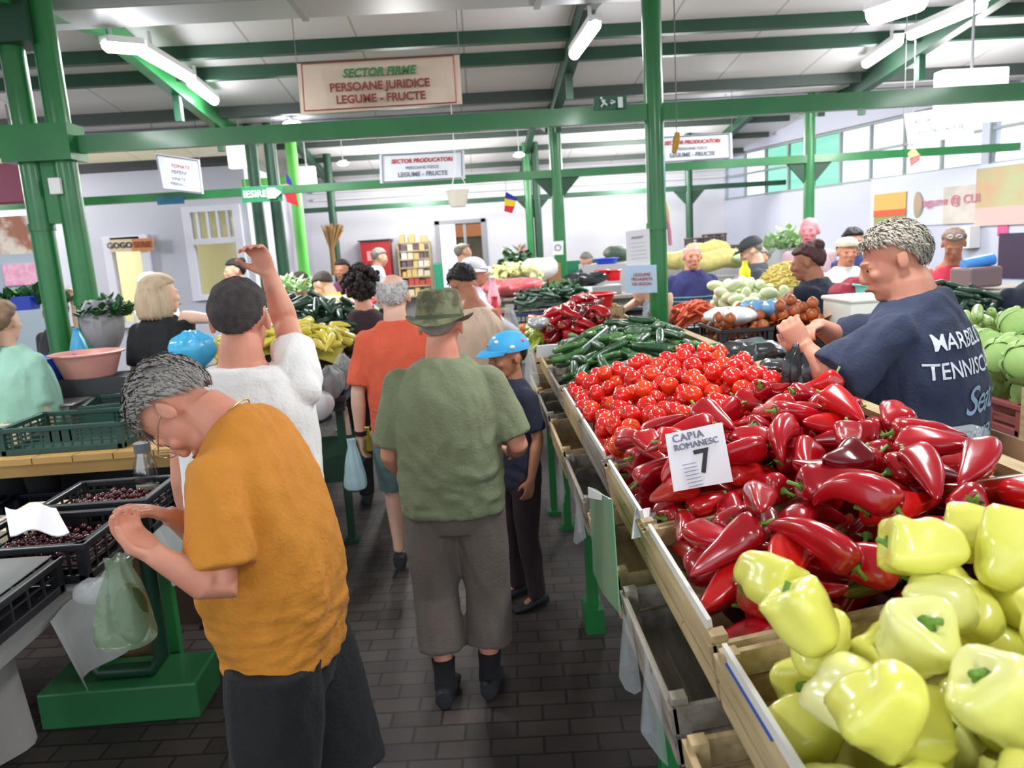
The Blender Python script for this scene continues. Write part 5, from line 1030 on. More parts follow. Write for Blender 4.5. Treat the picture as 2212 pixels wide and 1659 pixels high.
for a in (0, 2.1, 4.2): q.tube([c + Vector((math.cos(a) * .13, math.sin(a) * .13, .19)), (c.x, c.y, c.z + .5)], .005, 5)
q.tube([(c.x, c.y, c.z + .5), (c.x, c.y, roofz(9.3) - .02)], .006, 5); q.build('hanger', WHITE, g)
# red cabinet, product shelf
X0, X1 = W(783, 560, Y=16.6).x, W(845, 560, Y=16.6).x; zt = W(812, 521, Y=16.6).z
g = thing('display_fridge', 'red cabinet against the back wall', 'cabinet', ((X0 + X1) / 2, 16.7, 0)); q = MB(); q.box(((X0 + X1) / 2, 16.72, zt / 2), (X1 - X0, .5, zt)); q.build('cabinet_body', mat('red_cabinet', (176, 36, 40), .4), g, smooth=False); q = MB(); q.box(((X0 + X1) / 2, 16.7, zt + .015), (X1 - X0 + .08, .56, .03)); q.build('cabinet_top', BLACKP, g, smooth=False); q = MB(); q.box(((X0 + X1) / 2, 16.465, zt - .3), (.36, .01, .2)); q.build('front_label', mat('pinkish_label', (232, 150, 150), .5), g, smooth=False)
X0, X1 = W(862, 560, Y=16.5).x, W(930, 560, Y=16.5).x; g = thing('display_shelf', 'pale wooden shelf full of packets beside the back door', 'shelf', ((X0 + X1) / 2, 16.6, 0)); zs = [W(896, y, Y=16.5).z for y in (640, 618, 598, 578, 560, 542, 524)]
q = MB()
for z in zs: q.box(((X0 + X1) / 2, 16.65, z), (X1 - X0, .42, .03))
for x in (X0, X1): q.box((x, 16.65, zs[-1] / 2), (.03, .42, zs[-1]))
q.build('shelf_frame', WOOD, g, smooth=False); rr = random.Random(3); pk = [mat('packet_a', (226, 214, 190), .6), mat('packet_b', (196, 80, 74), .6), mat('packet_c', (110, 90, 100), .6), WHITE, mat('packet_d', (214, 184, 120), .6)]
for zi, z in enumerate(zs[:-1] + [zs[-1]]):
    x = X0 + .05
    while x < X1 - .1:
        w_ = rr.uniform(.06, .14); h_ = rr.uniform(.1, .17); q = MB(); q.box((x + w_ / 2, 16.55, z + .016 + h_ / 2), (w_ * .94, .16, h_)); tag(q.build('packet', pk[1] if zi == 1 else rr.choice([pk[0], pk[3], pk[4], pk[2]] if zi > 2 else [pk[0], pk[4]]), smooth=False), 'small goods packet on the pale shelf beside the back door', 'packet', 'packets on the back shelf'); x += w_ + .01
q = MB(); q.box((X1 + .16, 16.3, 1.0), (.18, .3, 1.1)); q.box((X1 + .16, 16.3, .23), (.16, .26, .46)); tag(q.build('bin', mat('jade_plastic', (28, 140, 100), .5), smooth=False, bevel=.02), 'jade green bin between the shelf and the back door', 'bin')
# picture panel outside the door
q = MB(); q.box((-.05, 19.5, 1.6), (.9, .05, 1.8)); q.box((-.45, 19.55, .5), (.05, .05, 1.2)); q.box((.35, 19.55, .5), (.05, .05, 1.2)); o = tag(q.build('outdoor_poster', mat('dark_foliage_print', (70, 74, 50), .7, c2=(110, 90, 70), scale=4), smooth=False), 'dark poster with an orange band seen through the back door', 'poster'); q = MB(); q.box((-.05, 19.46, 2.25), (.9, .02, .3)); q.build('orange_band', mat('orange_band', (206, 130, 80), .7), o, smooth=False)
# right wall banners
def wallquad(x0, y0, x1, y1, off=.02):
    t0, z0 = rw_t(x0, y0); t1, z1 = rw_t(x1, y1); return [RWp(t0, z0, off), RWp(t1, z0, off), RWp(t1, z1, off), RWp(t0, z1, off)]
def wallpanel(name, lab, q4, m, parent=None, cat='banner', th=.01): return sheet(name, lab, q4, m, -th, cat=cat, n=2, parent=parent)
tq = lambda a, b_, z0, z1, off=.02: [RWp(a, z1, off), RWp(b_, z1, off), RWp(b_, z0, off), RWp(a, z0, off)]
ta, tb_, tc_, td = rw_t(1893, 450)[0], rw_t(1962, 450)[0], rw_t(2112, 440)[0], rw_t(2206, 430)[0]; zt = rw_t(1900, 420)[1]; zb = rw_t(1900, 492)[1]
o = wallpanel('wall_banner', 'long pale banner with farm pictures on the right wall', tq(ta - .1, td + 1.5, zb, zt + .25), mat('pale_banner', (214, 220, 234), .6))
wallpanel('field_picture', None, tq(ta, tb_, zb, zt, .035), mat('field_green', (146, 168, 96), .7), parent=o); wallpanel('sunset_strip', None, tq(ta, tb_, zt - .33, zt, .04), mat('sunset_orange', (232, 182, 100), .7), parent=o); wallpanel('red_strip', None, tq(ta, tb_, zt - .36, zt - .26, .045), mat('sunset_red', (220, 96, 70), .7), parent=o)
wallpanel('veg_picture', None, tq(tc_, td + 1.4, zb + .2, zt + .2, .035), mat('faded_greens', (178, 196, 150), .7, c2=(206, 160, 130), scale=3), parent=o); wallpanel('cream_picture', None, tq(tc_ - .55, tc_, zb, zt, .036), mat('faded_cream', (222, 212, 200), .7, c2=(190, 186, 180), scale=4), parent=o); wallpanel('pink_strip', None, tq(tc_, td + 1.4, zb - .05, zb + .2, .036), mat('dusty_pink', (212, 184, 178), .7), parent=o)
ML = face_mat(RWp(tb_ + .64 * (tc_ - tb_), zt - .2, .06), RWd); text(o, 'Legume @ CUI', .17, ML, mat('faded_crimson', (206, 120, 140), .7), bold=.002, name='banner_lettering')
q = MB(); c = RWp(tb_ + .16 * (tc_ - tb_), zt - .22, .03); q.ell(c, (.02, .13, .2)); q.build('round_emblem', mat('emblem_mix', (150, 170, 130), .7, c2=(206, 150, 140), scale=6), o)
for k, (px, py, lab, s_, m_) in enumerate(((2168, 496, 'small pink card on the right wall', .16, mat('magenta_card', (214, 90, 140), .6)), (2100, 512, 'white wash basin on the right wall', .3, WHITE))):
    t, z = rw_t(px, py); q = MB(); rwall_box(q, t - s_ / 2, t + s_ / 2, z - s_ / 2, z + s_ / 2, .02 if k == 0 else .2, .012 if k == 0 else .11); tag(q.build(['wall_card', 'wash_basin'][k], m_, smooth=False, bevel=.006), lab, ['card', 'basin'][k])
t, z = rw_t(2188, 560); q = MB(); rwall_box(q, t - .2, t + .5, z - .25, z + .35, .03, .02); tag(q.build('dark_poster', mat('plum_poster', (60, 44, 70), .6), smooth=False), 'dark plum poster at the right picture edge', 'poster')
# kiosk sign, left panels
o = banner('kiosk_sign', 'sign reading GOGOSERIE above the kiosk hatch', [(236, 518), (330, 514), (331, 541), (238, 545)], KY - .13, mat('sign_cream', (226, 206, 176), .6), [('GOGO', .64, -.27, 0, INK, dict(bold=.003)), ('SERIE', .64, .26, 0, BRNI, dict(bold=.003))], cord=False, th=.02)
sheet('orange_half', None, [W(284, 516, Y=KY - .1305), W(330, 514, Y=KY - .1305), W(331, 541, Y=KY - .1305), W(285, 543, Y=KY - .1305)], mat('orange_sign', (214, 140, 84), .6), .003, n=2, parent=o)
x0, x1 = W(0, 400, Y=9).x - 1.4, W(62, 400, Y=9).x; z0, z1 = W(30, 440, Y=9).z, W(30, 352, Y=9).z
q = MB(); q.box(((x0 + x1) / 2, 9, (z0 + z1) / 2), (x1 - x0, .08, z1 - z0)); o = tag(q.build('awning_board', mat('wine_red_board', (120, 52, 76), .6), smooth=False, bevel=.02), 'wine red fascia board at the left edge', 'board'); cords(o, [(x0 + .1, 9, z1), (x1 - .1, 9, z1)], r=.01)
KS = thing('shop_kiosk', 'grey blue shop counter with food pictures at the left edge', 'kiosk', (x0, 9.1, 0)); xr = W(88, 500, Y=9.1).x
q = MB(); zc = W(50, 548, Y=9.1).z; q.box(((x0 + xr) / 2, 9.2, zc / 2), (xr - x0, .3, zc)); q.build('counter', mat('grey_blue_panel', (160, 172, 184), .5), KS, smooth=False)
q = MB(); zp = W(50, 466, Y=9.1).z; q.box(((x0 + xr) / 2, 9.1, (zc + zp) / 2), (xr - x0, .08, zp - zc)); q.build('food_picture', mat('food_print', (206, 196, 182), .6, c2=(150, 96, 74), scale=5, contrast=.08), KS, smooth=False)
q = MB(); q.box((x0 + 1.55, 9.04, W(10, 595, Y=9.04).z), (.6, .02, .24)); q.build('pink_picture', mat('pink_flower_print', (216, 130, 170), .6, c2=(232, 190, 206), scale=16), KS, smooth=False)
q = MB(); q.box((W(60, 440, Y=10.1).x + .1, 10.12, 2.69), (.45, .02, .1))
c = W(366, 433, Y=10.1); q = MB(); q.box((c.x, 10.14, c.z), (.34, .012, .09)); tag(q.build('tape_patch', mat('blue_tape', (52, 124, 160), .5), smooth=False), 'blue tape patch on the middle beam below the tilted sign', 'tape')
c = W(120, 402, Y=5.5); q = MB(); q.box((c.x, 5.5, c.z), (.075, .04, .11)); tag(q.build('junction_box', WHITE, smooth=False, bevel=.006), 'small white box between the two left pillars', 'box')
# ================================================================== PEOPLE
SKIN = mat('skin', (222, 170, 142), .55, c2=(208, 150, 124), scale=9, sss=.08); SKINR = mat('ruddy_skin', (214, 154, 128), .55, c2=(200, 130, 106), scale=9, sss=.08)
SKINP = mat('pale_skin', (230, 190, 166), .55, c2=(218, 170, 146), scale=9, sss=.08); SKINT = mat('tanned_skin', (186, 128, 98), .55, c2=(166, 108, 82), scale=9, sss=.08)
EYEW = mat('eye_white', (196, 188, 182), .3); EYED = mat('eye_dark', (40, 28, 22), .2); LIPM = mat('lips', (170, 92, 84), .5); SOLE = mat('dark_shoe', (30, 32, 40), .6)
def cloth(name, c, c2=None, rough=.85, bump=.35): return mat(name, c, rough, c2=c2 or tuple(int(x * .9) for x in c), scale=5, bump=bump, bscale=90, sheen=.03)
def rotm(axis, a): return Matrix.Rotation(a, 3, axis)
def sm(a, b, x): t = min(1, max(0, (x - a) / (b - a))); return t * t * (3 - 2 * t)
def pnoise(P, seed, f, st=(1, 1, 1)):
    r = np.random.RandomState(seed); out = np.zeros(len(P)); Q = P * np.array(st)
    for k in range(5):
        d = r.normal(size=3); d /= np.linalg.norm(d); w1 = r.normal(size=3); out += np.sin(f * (Q @ d) * (1 + .5 * k) + 1.7 * np.sin(f * .6 * (Q @ w1)) + r.uniform(0, 6)) / (1 + .4 * k)
    return out / 2.5
def displace(o, fn):
    me = o.data; n = len(me.vertices); co = np.empty(n * 3); me.vertices.foreach_get('co', co); co = co.reshape(-1, 3); nr = np.empty(n * 3); me.vertex_normals.foreach_get('vector', nr); nr = nr.reshape(-1, 3)
    me.vertices.foreach_set('co', fn(co, nr).ravel()); me.update()
def remesh(o, vs, it=4, f=.5, post=None):
    m = o.modifiers.new('r', 'REMESH'); m.mode = 'VOXEL'; m.voxel_size = vs; m.use_smooth_shade = True
    s_ = o.modifiers.new('s', 'SMOOTH'); s_.iterations = it; s_.factor = f; return defer(o, post)
class Person:
    def __init__(s, label, x, y, face=0, H=1.75, skin=SKIN, lean=0, neck=0, hyaw=0, htilt=0, b=1.0, belly=0, vs=.009, side=0, near=False, gz=0, hsc=1.0, female=False, name='person', child=False, fold=.008):
        s.root = thing(name, label, 'person', (x, y, gz)); s.k = H / 1.75; s.R = rotm('Z', math.radians(face)); s.o = Vector((x, y, gz)); s.skin = skin; s.vs = vs; s.near = near; s.b = b; s.belly = belly; s.female = female; s.fold = fold
        s.lean = math.radians(lean); s.side = math.radians(side); s.neck = math.radians(neck); s.seed = abs(hash(label)) % 999 if False else sum(map(ord, label)) % 999
        # spine curve, integrated from the pelvis up
        s.sp = []; z, p = .92, Vector((0, 0, .92)); N = 40
        for i in range(N + 1):
            zz = .92 + .6 * i / N; a = s.lean * sm(.9, 1.25, zz) + s.neck * sm(1.38, 1.5, zz); Rm = rotm('X', -a) @ rotm('Y', s.side * sm(.9, 1.25, zz)); s.sp.append((zz, p.copy(), Rm)); p = p + Rm @ Vector((0, 0, .6 / N))
        hs = (1.06 if not child else 1.22) * hsc
        s.hs = hs; zz, p, Rm = s.sp[-1]; s.HR = s.R @ Rm @ rotm('Z', math.radians(hyaw)) @ rotm('X', -math.radians(htilt)); s.hc = s.w(p + Rm @ Vector((0, .028, .077 * hs)))
    def w(s, p): return s.o + s.R @ (Vector(p) * s.k)
    def spine(s, z):
        if z <= .92: return Vector((0, 0, z)), Matrix.Identity(3)
        i = min(int((z - .92) / .6 * 40), 39); f = (z - .92) / .6 * 40 - i; a, c = s.sp[i], s.sp[i + 1]; return a[1].lerp(c[1], min(f, 1)), a[2]
    def tpt(s, x, y, z):
        """torso point (upright coordinates) -> posed local"""
        p, R = s.spine(z); return p + R @ Vector((x, y, 0))
    def torso(s, mb, prof, off=0, n=28):
        rs = []; A = np.array([r[:3] for r in prof]); zs = np.arange(A[0, 0], A[-1, 0] + .001, .02); F = np.stack([zs] + [np.interp(zs, A[:, 0], A[:, i]) for i in (1, 2)], 1)
        for _ in range(3): F[1:-1, 1:] = (F[:-2, 1:] + 2 * F[1:-1, 1:] + F[2:, 1:]) / 4
        for row in F.tolist():
            z, a, d = row[:3]; yo = row[3] if len(row) > 3 else 0; ring = []
            for j in range(n):
                t = 2 * PI * j / n; c, q = math.cos(t), math.sin(t); e = .82
                ring.append(s.w(s.tpt((abs(c) ** e * (1 if c > 0 else -1)) * (a * s.b + off), (abs(q) ** e * (1 if q > 0 else -1)) * (d * s.b + off) + yo + (s.belly * math.exp(-((z - 1.06) / .13) ** 2) * max(0, q)), z)))
            rs.append(ring)
        mb.rings(rs)
    def arms(s, L=None, R=None):
        """L/R = (elbow, wrist[, hand dir, palm normal, curl]) in posed local coordinates"""
        s.sh = {}; s.arm = {}
        for k, v, sx in (('L', L, -1), ('R', R, 1)):
            sh = s.tpt(sx * .172 * (s.b * .6 + .4), -.005, 1.392); 
            if v is None:
                el = sh + Vector((sx * .028, -.035, -.275)); wr = el + Vector((sx * .01, .07, -.235)); v = (el, wr)
            el, wr = Vector(v[0]), Vector(v[1]); hd = Vector(v[2]).normalized() if len(v) > 2 and v[2] is not None else (wr - el).normalized()
            pn = Vector(v[3]) if len(v) > 3 and v[3] is not None else Vector((-sx, 0, 0)); cu = v[4] if len(v) > 4 else .5
            s.sh[k] = sh; s.arm[k] = (sh, el, wr, hd, pn, cu, sx)
        return s
    def legs(s, L=None, R=None):
        s.leg = {}
        for k, v, sx in (('L', L, -1), ('R', R, 1)):
            hip = Vector((sx * .09 * s.b, 0, .88)); v = v or ((sx * .1, .015, .48), (sx * .105, -.02, .09)); s.leg[k] = (hip, Vector(v[0]), Vector(v[1]), sx)
        return s
    def body(s):
        mb = MB(); k = s.k; f = s.b * .5 + .5
        s.torso(mb, [(.80, .10, .08), (.86, .15, .105), (.95, .165, .11), (1.06, .135, .095), (1.18, .14, .10), (1.30, .16, .105), (1.375, .158, .095), (1.415, .128, .085), (1.45, .092, .072), (1.49, .062, .058)], -.012)
        p0, _ = s.spine(1.44); p1, Rm = s.spine(1.52); hb = s.hc + s.HR @ Vector((0, -.02, -.05)) * k
        mb.tube([s.w(p0), s.w(p1), hb], [.07 * k * f, .062 * k * f, .056 * k * f], 18)
        H = s.HR; hk = k * s.hs
        def E(c, r, rx=0): mb.ell(s.hc + H @ Vector(c) * hk, [q * hk for q in r], H @ rotm('X', rx), 20, 14)
        E((0, -.012, .032), (.075, .094, .083)); E((0, .028, -.012), (.062, .066, .086)); E((0, .040, -.062), (.05, .048, .045)); E((0, .066, -.088), (.024, .022, .02)); E((0, .0, -.045), (.058, .06, .05))
        E((0, .083, .022), (.05, .015, .012)); [E((q * .031, .079, .0075), (.017, .011, .0065)) for q in (-1, 1)]; [E((q * .031, .078, -.011), (.016, .010, .006)) for q in (-1, 1)]; E((0, .098, -.028), (.015, .018, .013)); E((0, .092, -.058), (.023, .012, .009)); E((-.034, .070, -.022), (.024, .019, .02)); E((.034, .070, -.022), (.024, .019, .02))
        mb.tube([s.hc + H @ Vector((0, .088, .02)) * hk, s.hc + H @ Vector((0, .103, -.02)) * hk, s.hc + H @ Vector((0, .1, -.03)) * hk], [.008 * hk, .013 * hk, .012 * hk], 10)
        for sx in (-1, 1): 
            mb.ell(s.hc + H @ Vector((sx * .078, -.008, -.006)) * hk, (.008 * hk, .017 * hk, .029 * hk), H @ rotm('Z', sx * -.35) @ rotm('X', .15), 12, 10)
            mb.ell(s.hc + H @ Vector((sx * .083, -.016, -.004)) * hk, (.006 * hk, .012 * hk, .030 * hk), H @ rotm('X', .15), 10, 8)
        for q, (sh, el, wr, hd, pn, cu, sx) in s.arm.items():
            mb.tube([s.w(sh), s.w(sh.lerp(el, .3)), s.w(sh.lerp(el, .75)), s.w(el), s.w(el.lerp(wr, .25)), s.w(el.lerp(wr, .7)), s.w(wr), s.w(wr + hd * .02)], [r * k * f for r in (.038, .043, .042, .039, .042, .032, .026, .026)], 14)
            s.hand(mb, wr, hd, pn, cu, sx)
        for q, (hip, kn, an, sx) in s.leg.items():
            mb.tube([s.w(hip), s.w(hip.lerp(kn, .4)), s.w(kn), s.w(kn.lerp(an, .3)), s.w(kn.lerp(an, .75)), s.w(an)], [r * k * f for r in (.085, .078, .056, .058, .04, .034)], 16)
            mb.tube([s.w(an + Vector((0, -.03, -.045))), s.w(an + Vector((0, .05, -.05))), s.w(an + Vector((sx * .01, .13, -.065)))], [(.036 * k, .034 * k), (.038 * k, .03 * k), (.034 * k, .018 * k)], 12)
        o = mb.build('body', s.skin, s.root, edge=False); remesh(o, s.vs, 4 if s.near else 2); s.bo = o
        # eyes, brows, lips
        for sx in (-1, 1):
            e = MB(); e.ell(s.hc + H @ Vector((sx * .031, .074, .0)) * hk, .0125 * hk, None, 12, 8); eo = e.build('eye', EYEW, s.root)
            e = MB(); e.ell(s.hc + H @ Vector((sx * .031, .0822, .0)) * hk, .0068 * hk, None, 10, 8); e.build('iris', EYED, eo)
        e = MB(); e.ell(s.hc + H @ Vector((0, .1035, -.058)) * hk, (.021 * hk, .005 * hk, .006 * hk), H, 12, 8); e.build('lips', LIPM, s.root)
        return s
    def hand(s, mb, wr, hd, pn, cu, sx):
        hd = hd.normalized(); pn = (pn - hd * pn.dot(hd)).normalized(); sd = hd.cross(pn).normalized() * 1.0; th = sd if sd.dot(Vector((0, 1, .3))) > 0 else -sd
        P = lambda a, c, d: s.w(wr + hd * a + th * c + pn * d); k = s.k
        mb.tube([P(-.005, 0, 0), P(.03, .002, 0), P(.06, 0, 0), P(.086, -.002, 0)], [(.026 * k, .017 * k), (.034 * k, .017 * k), (.039 * k, .0155 * k), (.037 * k, .011 * k)], 14, flat=tuple(s.R @ pn))
        sp = .0225 if s.near else .021; rad = .0084 if s.near else .0088
        for i, (L, off) in enumerate(((.068, 1.5), (.077, .5), (.071, -.5), (.055, -1.5))):
            p = Vector((.08, off * sp * .85, 0)); a = 0; pts = [P(*p)]; spread = off * .06
            for j, fr in enumerate((.42, .32, .26)):
                a += cu * (.55, .8, .6)[j]; p = p + Vector((math.cos(a) * L * fr, spread * L * fr, math.sin(a) * L * fr)); pts.append(P(*p))
            mb.tube(pts, [rad * k, rad * .95 * k, rad * .9 * k, rad * .75 * k], 10)
        mb.tube([P(.02, .02, .004), P(.045, .044, .012), P(.068, .052, .02 + .014 * cu), P(.09, .05, .026 + .03 * cu)], [.0125 * k, .0115 * k, .0095 * k, .008 * k], 10)
    def shirt(s, m, hem=.80, sleeve=.62, off=.016, w=1.0, neck=1.475, loose=.02, post=None, sr=.064, tank=False, vneck=False, name='tshirt'):
        mb = MB(); k = s.k
        prof = [(hem, .168 * w, .118 * w), (hem + .02, .17 * w, .12 * w), (.92, .172 * w, .12 * w), (1.06, .155 * w + loose, .108 * w + loose), (1.2, .16 * w + loose * .8, .112 * w + loose * .8), (1.30, .172 * w + .006, .113 * w + loose * .3), (1.36, .168 * w, .104 * w + .002), (1.405, .152, .098), (1.44, .122, .086), (1.468, .088, .076), (neck + .012, .074, .068)]
        if tank: prof = [q for q in prof if q[0] < 1.36] + [(1.38, .13, .092), (1.42, .10, .075)]
        prof = sorted([q for q in prof if q[0] >= hem])
        s.torso(mb, prof, off * .5)
        if sleeve > 0:
            for q, (sh, el, wr, hd, pn, cu, sx) in s.arm.items():
                e = sh.lerp(el, min(sleeve, 1)) if sleeve <= 1 else el; c0 = s.tpt(sx * .09, 0, 1.39)
                B = s.b ** .5; mb.tube([s.w(c0), s.w(sh + Vector((0, 0, -.012)))], [.05 * k, .052 * k * B], 18); mb.ell(s.w(sh + Vector((0, 0, -.012))), .056 * k * B, n=20, m=12); pts = [s.w(sh + Vector((0, 0, -.012))), s.w(sh.lerp(e, .35)), s.w(sh.lerp(e, .7)), s.w(e)]; rr = [.055 * k * B, .061 * k * B, sr * k * B, sr * 1.03 * k * B]
                if sleeve > 1: pts += [s.w(el.lerp(wr, sleeve - 1))]; rr += [.05 * k]
                mb.tube(pts, rr, 18)
        o = mb.build(name, m, s.root, edge=False); sd = s.seed; fold = s.fold; R, org = s.R, s.root.location
        def pst(o):
            def fn(co, nr):
                z = co[:, 2] / k; d = pnoise(co, sd, 18, (1, 1, .5)) * fold * .7 + (.6 - np.abs(pnoise(co, sd + 3, 30, (1, 1, .5)))) * fold * .75 + pnoise(co, sd + 4, 62, (1, 1, .55)) * fold * .24 + np.abs(pnoise(co, sd + 5, 34, (.5, .5, 1.5))) * fold * .8 * np.exp(-((z - .95) / .12) ** 2)
                return co + nr * d[:, None]
            displace(o, fn)
            if post: post(o)
        remesh(o, max(s.vs, .0075), 9, .6, pst); s.so = o; return s
    def pants(s, m, end=0, shorts=False, w=1.0, name='trousers', knee=.1):
        mb = MB(); k = s.k; s.torso(mb, [(.76, .12, .10), (.84, .162, .118), (.92, .166, .116), (.99, .158, .108)], .006)
        for q, (hip, kn, an, sx) in s.leg.items():
            if shorts: e = kn.lerp(an, knee); mb.tube([s.w(hip), s.w(hip.lerp(kn, .5)), s.w(kn), s.w(e)], [.102 * k * w, .1 * k * w, .088 * k * w, .09 * k * w], 18)
            else: mb.tube([s.w(hip), s.w(hip.lerp(kn, .5)), s.w(kn), s.w(kn.lerp(an, .5)), s.w(an + Vector((0, 0, -.02)))], [.1 * k * w, .09 * k * w, .07 * k * w, .062 * k * w, .06 * k * w], 18)
        o = mb.build(name, m, s.root, edge=False); sd = s.seed + 9
        remesh(o, max(s.vs, .0085), 3, .5, lambda o: displace(o, lambda co, nr: co + nr * (pnoise(co, sd, 34, (1, 1, .4)) * .006)[:, None])); return s
    def skirt(s, m, hem=.5, flare=.22, name='skirt'):
        mb = MB(); s.torso(mb, [(hem, flare, flare * .8), (.7, .2, .15), (.85, .175, .125), (.99, .155, .11)], .004); mb.build(name, m, s.root); return s
    def shoes(s, m=SOLE, socks=None, name='shoe'):
        k = s.k
        for q, (hip, kn, an, sx) in s.leg.items():
            z0 = -an.z; mb = MB(); rs = []
            for t, wd, h in ((-.075, .02, .03), (-.07, .036, .075), (-.03, .042, .085), (.03, .042, .07), (.09, .048, .05), (.15, .044, .04), (.18, .02, .025)):
                rs.append([s.w((an.x + math.cos(a) * wd, an.y + t, max(0.002, an.z - .085 + h / 2 + math.sin(a) * h / 2))) for a in [2 * PI * j / 14 for j in range(14)]])
            mb.rings(rs); mb.build(name, m, s.root)
            if socks: mb = MB(); mb.tube([s.w(an + Vector((0, 0, -.03))), s.w(an.lerp(kn, .12)), s.w(an.lerp(kn, .26))], [.05 * k, .046 * k, .051 * k], 16); mb.build('sock', socks, s.root)
        return s
    def hair(s, m, style='short', thick=.014, tuft=0, seed=1, length=.12, bald=0, tm=None, tl=.03, name='hair'):
        H, hk, c0 = s.HR, s.k * s.hs, s.hc; mb = MB(); nu, nv = 56, 40; rr = random.Random(seed); long_ = style in ('long', 'bob')
        def surf(u, v, ex=0):
            a = u * 2 * PI; p = PI / 2 - v * PI; d = Vector((math.cos(p) * math.cos(a), math.cos(p) * math.sin(a), math.sin(p)))
            y, z, x = d.y, d.z, abs(d.x)
            line = (.42 if y > .35 else .42 - (.35 - y) / .45 * .35 if y > -.1 else .07 - (-.1 - y) / .5 * .75)        # lowest hair height by direction
            if style == 'fringe': line = max(line, -9)
            t = sm(line - .12, line + .06, z); 
            if x > .75 and abs(y + .05) < .25: t *= sm(-.25, .25, z + .05)
            if bald: t *= 1 - sm(bald - .12, bald + .1, z + max(0, -y) * .1) 
            n_ = (math.sin(a * 7 + seed) * math.sin(p * 9 + seed * 2) * .25 + math.sin(a * 17 + p * 5) * .12) if not long_ else .1 * math.sin(a * 30)
            th = thick * (1 + n_) + ex; r = -.012 + t * (th + .012)
            return Vector(((.076 + r) * d.x, -.012 + (.096 + r) * d.y, .032 + (.086 + r) * d.z)), t
        vs = []; fs = []
        for i in range(nu):
            for j in range(nv + 1): vs.append(c0 + H @ surf(i / nu, j / nv)[0] * hk)
        for i in range(nu):
            for j in range(nv): a, b_ = i * (nv + 1) + j, ((i + 1) % nu) * (nv + 1) + j; fs.append((a, a + 1, b_ + 1, b_))
        mb.add(vs, fs)
        if long_:
            L = length
            for i in range(34):
                a = PI * (.96 + 1.08 * i / 33) if style == 'bob' else PI * (1.12 + .76 * i / 33); x, y = math.cos(a), math.sin(a); pts = []
                for t in (0, .3, .6, .85, 1): pts.append(c0 + H @ Vector((x * (.088 + .014 * math.sin(t * 2.6)), -.014 + y * (.104 + .016 * math.sin(t * 2.4)), .05 - t * (L + .05) + rr.uniform(-.006, .006))) * hk)
                mb.tube(pts, [q * hk for q in (.010, .017, .018, .015, .006)], 8)
        if style == 'bun': mb.ell(c0 + H @ Vector((0, -.085, .1)) * hk, .042 * hk, n=16)
        if style == 'curly':
            for i in range(300):
                v_ = rr.random() * .62; q, t = surf(rr.random(), v_); 
                if t > .3: mb.ell(c0 + H @ (q * rr.uniform(1.0, 1.32)) * hk, rr.uniform(.012, .022) * hk, n=7, m=5)
        if style == 'pony':
            mb.tube([c0 + H @ Vector(p) * hk for p in ((0, -.095, .05), (.005, -.135, .01), (.012, -.13, -.1), (.02, -.11, -.2), (.05, -.1, -.28))], [q * hk for q in (.02, .03, .03, .022, .006)], 12)
        o = mb.build(name, m, s.root, edge=False)
        if tuft:
            tb = MB(); cnt = 0
            while cnt < tuft:
                u, v = rr.random(), rr.random() ** .8 * .72; q, t = surf(u, v); 
                if t < .55: cnt += .2; continue
                cnt += 1; q2, _ = surf((u + .002) % 1, v); nrm = Vector((q.x / .08, (q.y + .012) / .1, (q.z - .03) / .09)).normalized(); dwn = Vector((rr.uniform(-.22, .22) + q.x * 3, -.35 if q.z > .06 else -.25, -.75 if q.z < .1 else -.25)); d = (dwn - nrm * dwn.dot(nrm)).normalized(); L = tl * rr.uniform(.5, 1.2)
                sdv = d.cross(nrm) * .0042; A = q - nrm * .004; B = q + d * L * .5 + nrm * (.003 + rr.random() * .004); C = q + d * L + nrm * rr.uniform(-.003, .006)
                tb.add([c0 + H @ p * hk for p in (A - sdv, A + sdv, B + sdv * .8, C, B - sdv * .8)], [(0, 1, 2, 4), (4, 2, 3)])
            tb.build('hair_strands', tm or m, s.root, smooth=False)
        s.ho = o; return s
    def hp(s, x, y, z): return s.hc + s.HR @ Vector((x, y, z)) * s.k * s.hs
    def cap(s, m, brim=True, top=.105, name='cap', bm=None, back=False, r=.094, ry=.113, zb=.035, bl=.075):
        mb = MB(); hk = s.k * s.hs; rs = []
        for i in range(9):
            t = i / 8; a = t * PI / 2; z = zb + (.131 - zb) * math.sin(a); c = max(math.cos(a) ** .8, .04); rs.append([s.hp(math.cos(q) * r * c, -.012 + math.sin(q) * ry * c, z) for q in [2 * PI * j / 28 for j in range(28)]])
        mb.rings([[s.hp(math.cos(q) * r * .93, -.012 + math.sin(q) * ry * .93, zb + .004) for q in [2 * PI * j / 28 for j in range(28)]]] + rs); o = mb.build(name, m, s.root)
        if brim:
            mb = MB(); N = 14; up = []; lo = []
            for i in range(N + 1):
                a = PI * (.14 + .72 * i / N); ca, sa = math.cos(a), math.sin(a)
                for ww, ee in ((.97, 0), (1, bl)): pass
                up += [s.hp(ca * r * .98, -.012 + sa * ry * .98, zb + .01), s.hp(ca * r * 1.0, -.012 + sa * (ry + bl * .55), zb + .012 * sa), s.hp(ca * r * .92, -.012 + sa * (ry + bl), zb - .008)]
            up2 = [p + s.HR @ Vector((0, 0, .004)) for p in up]; n3 = len(up); fs = []
            for i in range(N):
                for j in range(2): a = i * 3 + j; fs += [(a, a + 1, a + 4, a + 3), (n3 + a, n3 + a + 3, n3 + a + 4, n3 + a + 1)]
                fs.append((i * 3 + 2, n3 + i * 3 + 2, n3 + i * 3 + 5, i * 3 + 5))
            mb.add(up + up2, fs); mb.build('visor', bm or m, o)
        s.capo = o; return s
def near_vec(P, w): return P.R.transposed() @ (Vector(w) - P.o) / P.k   # world -> local
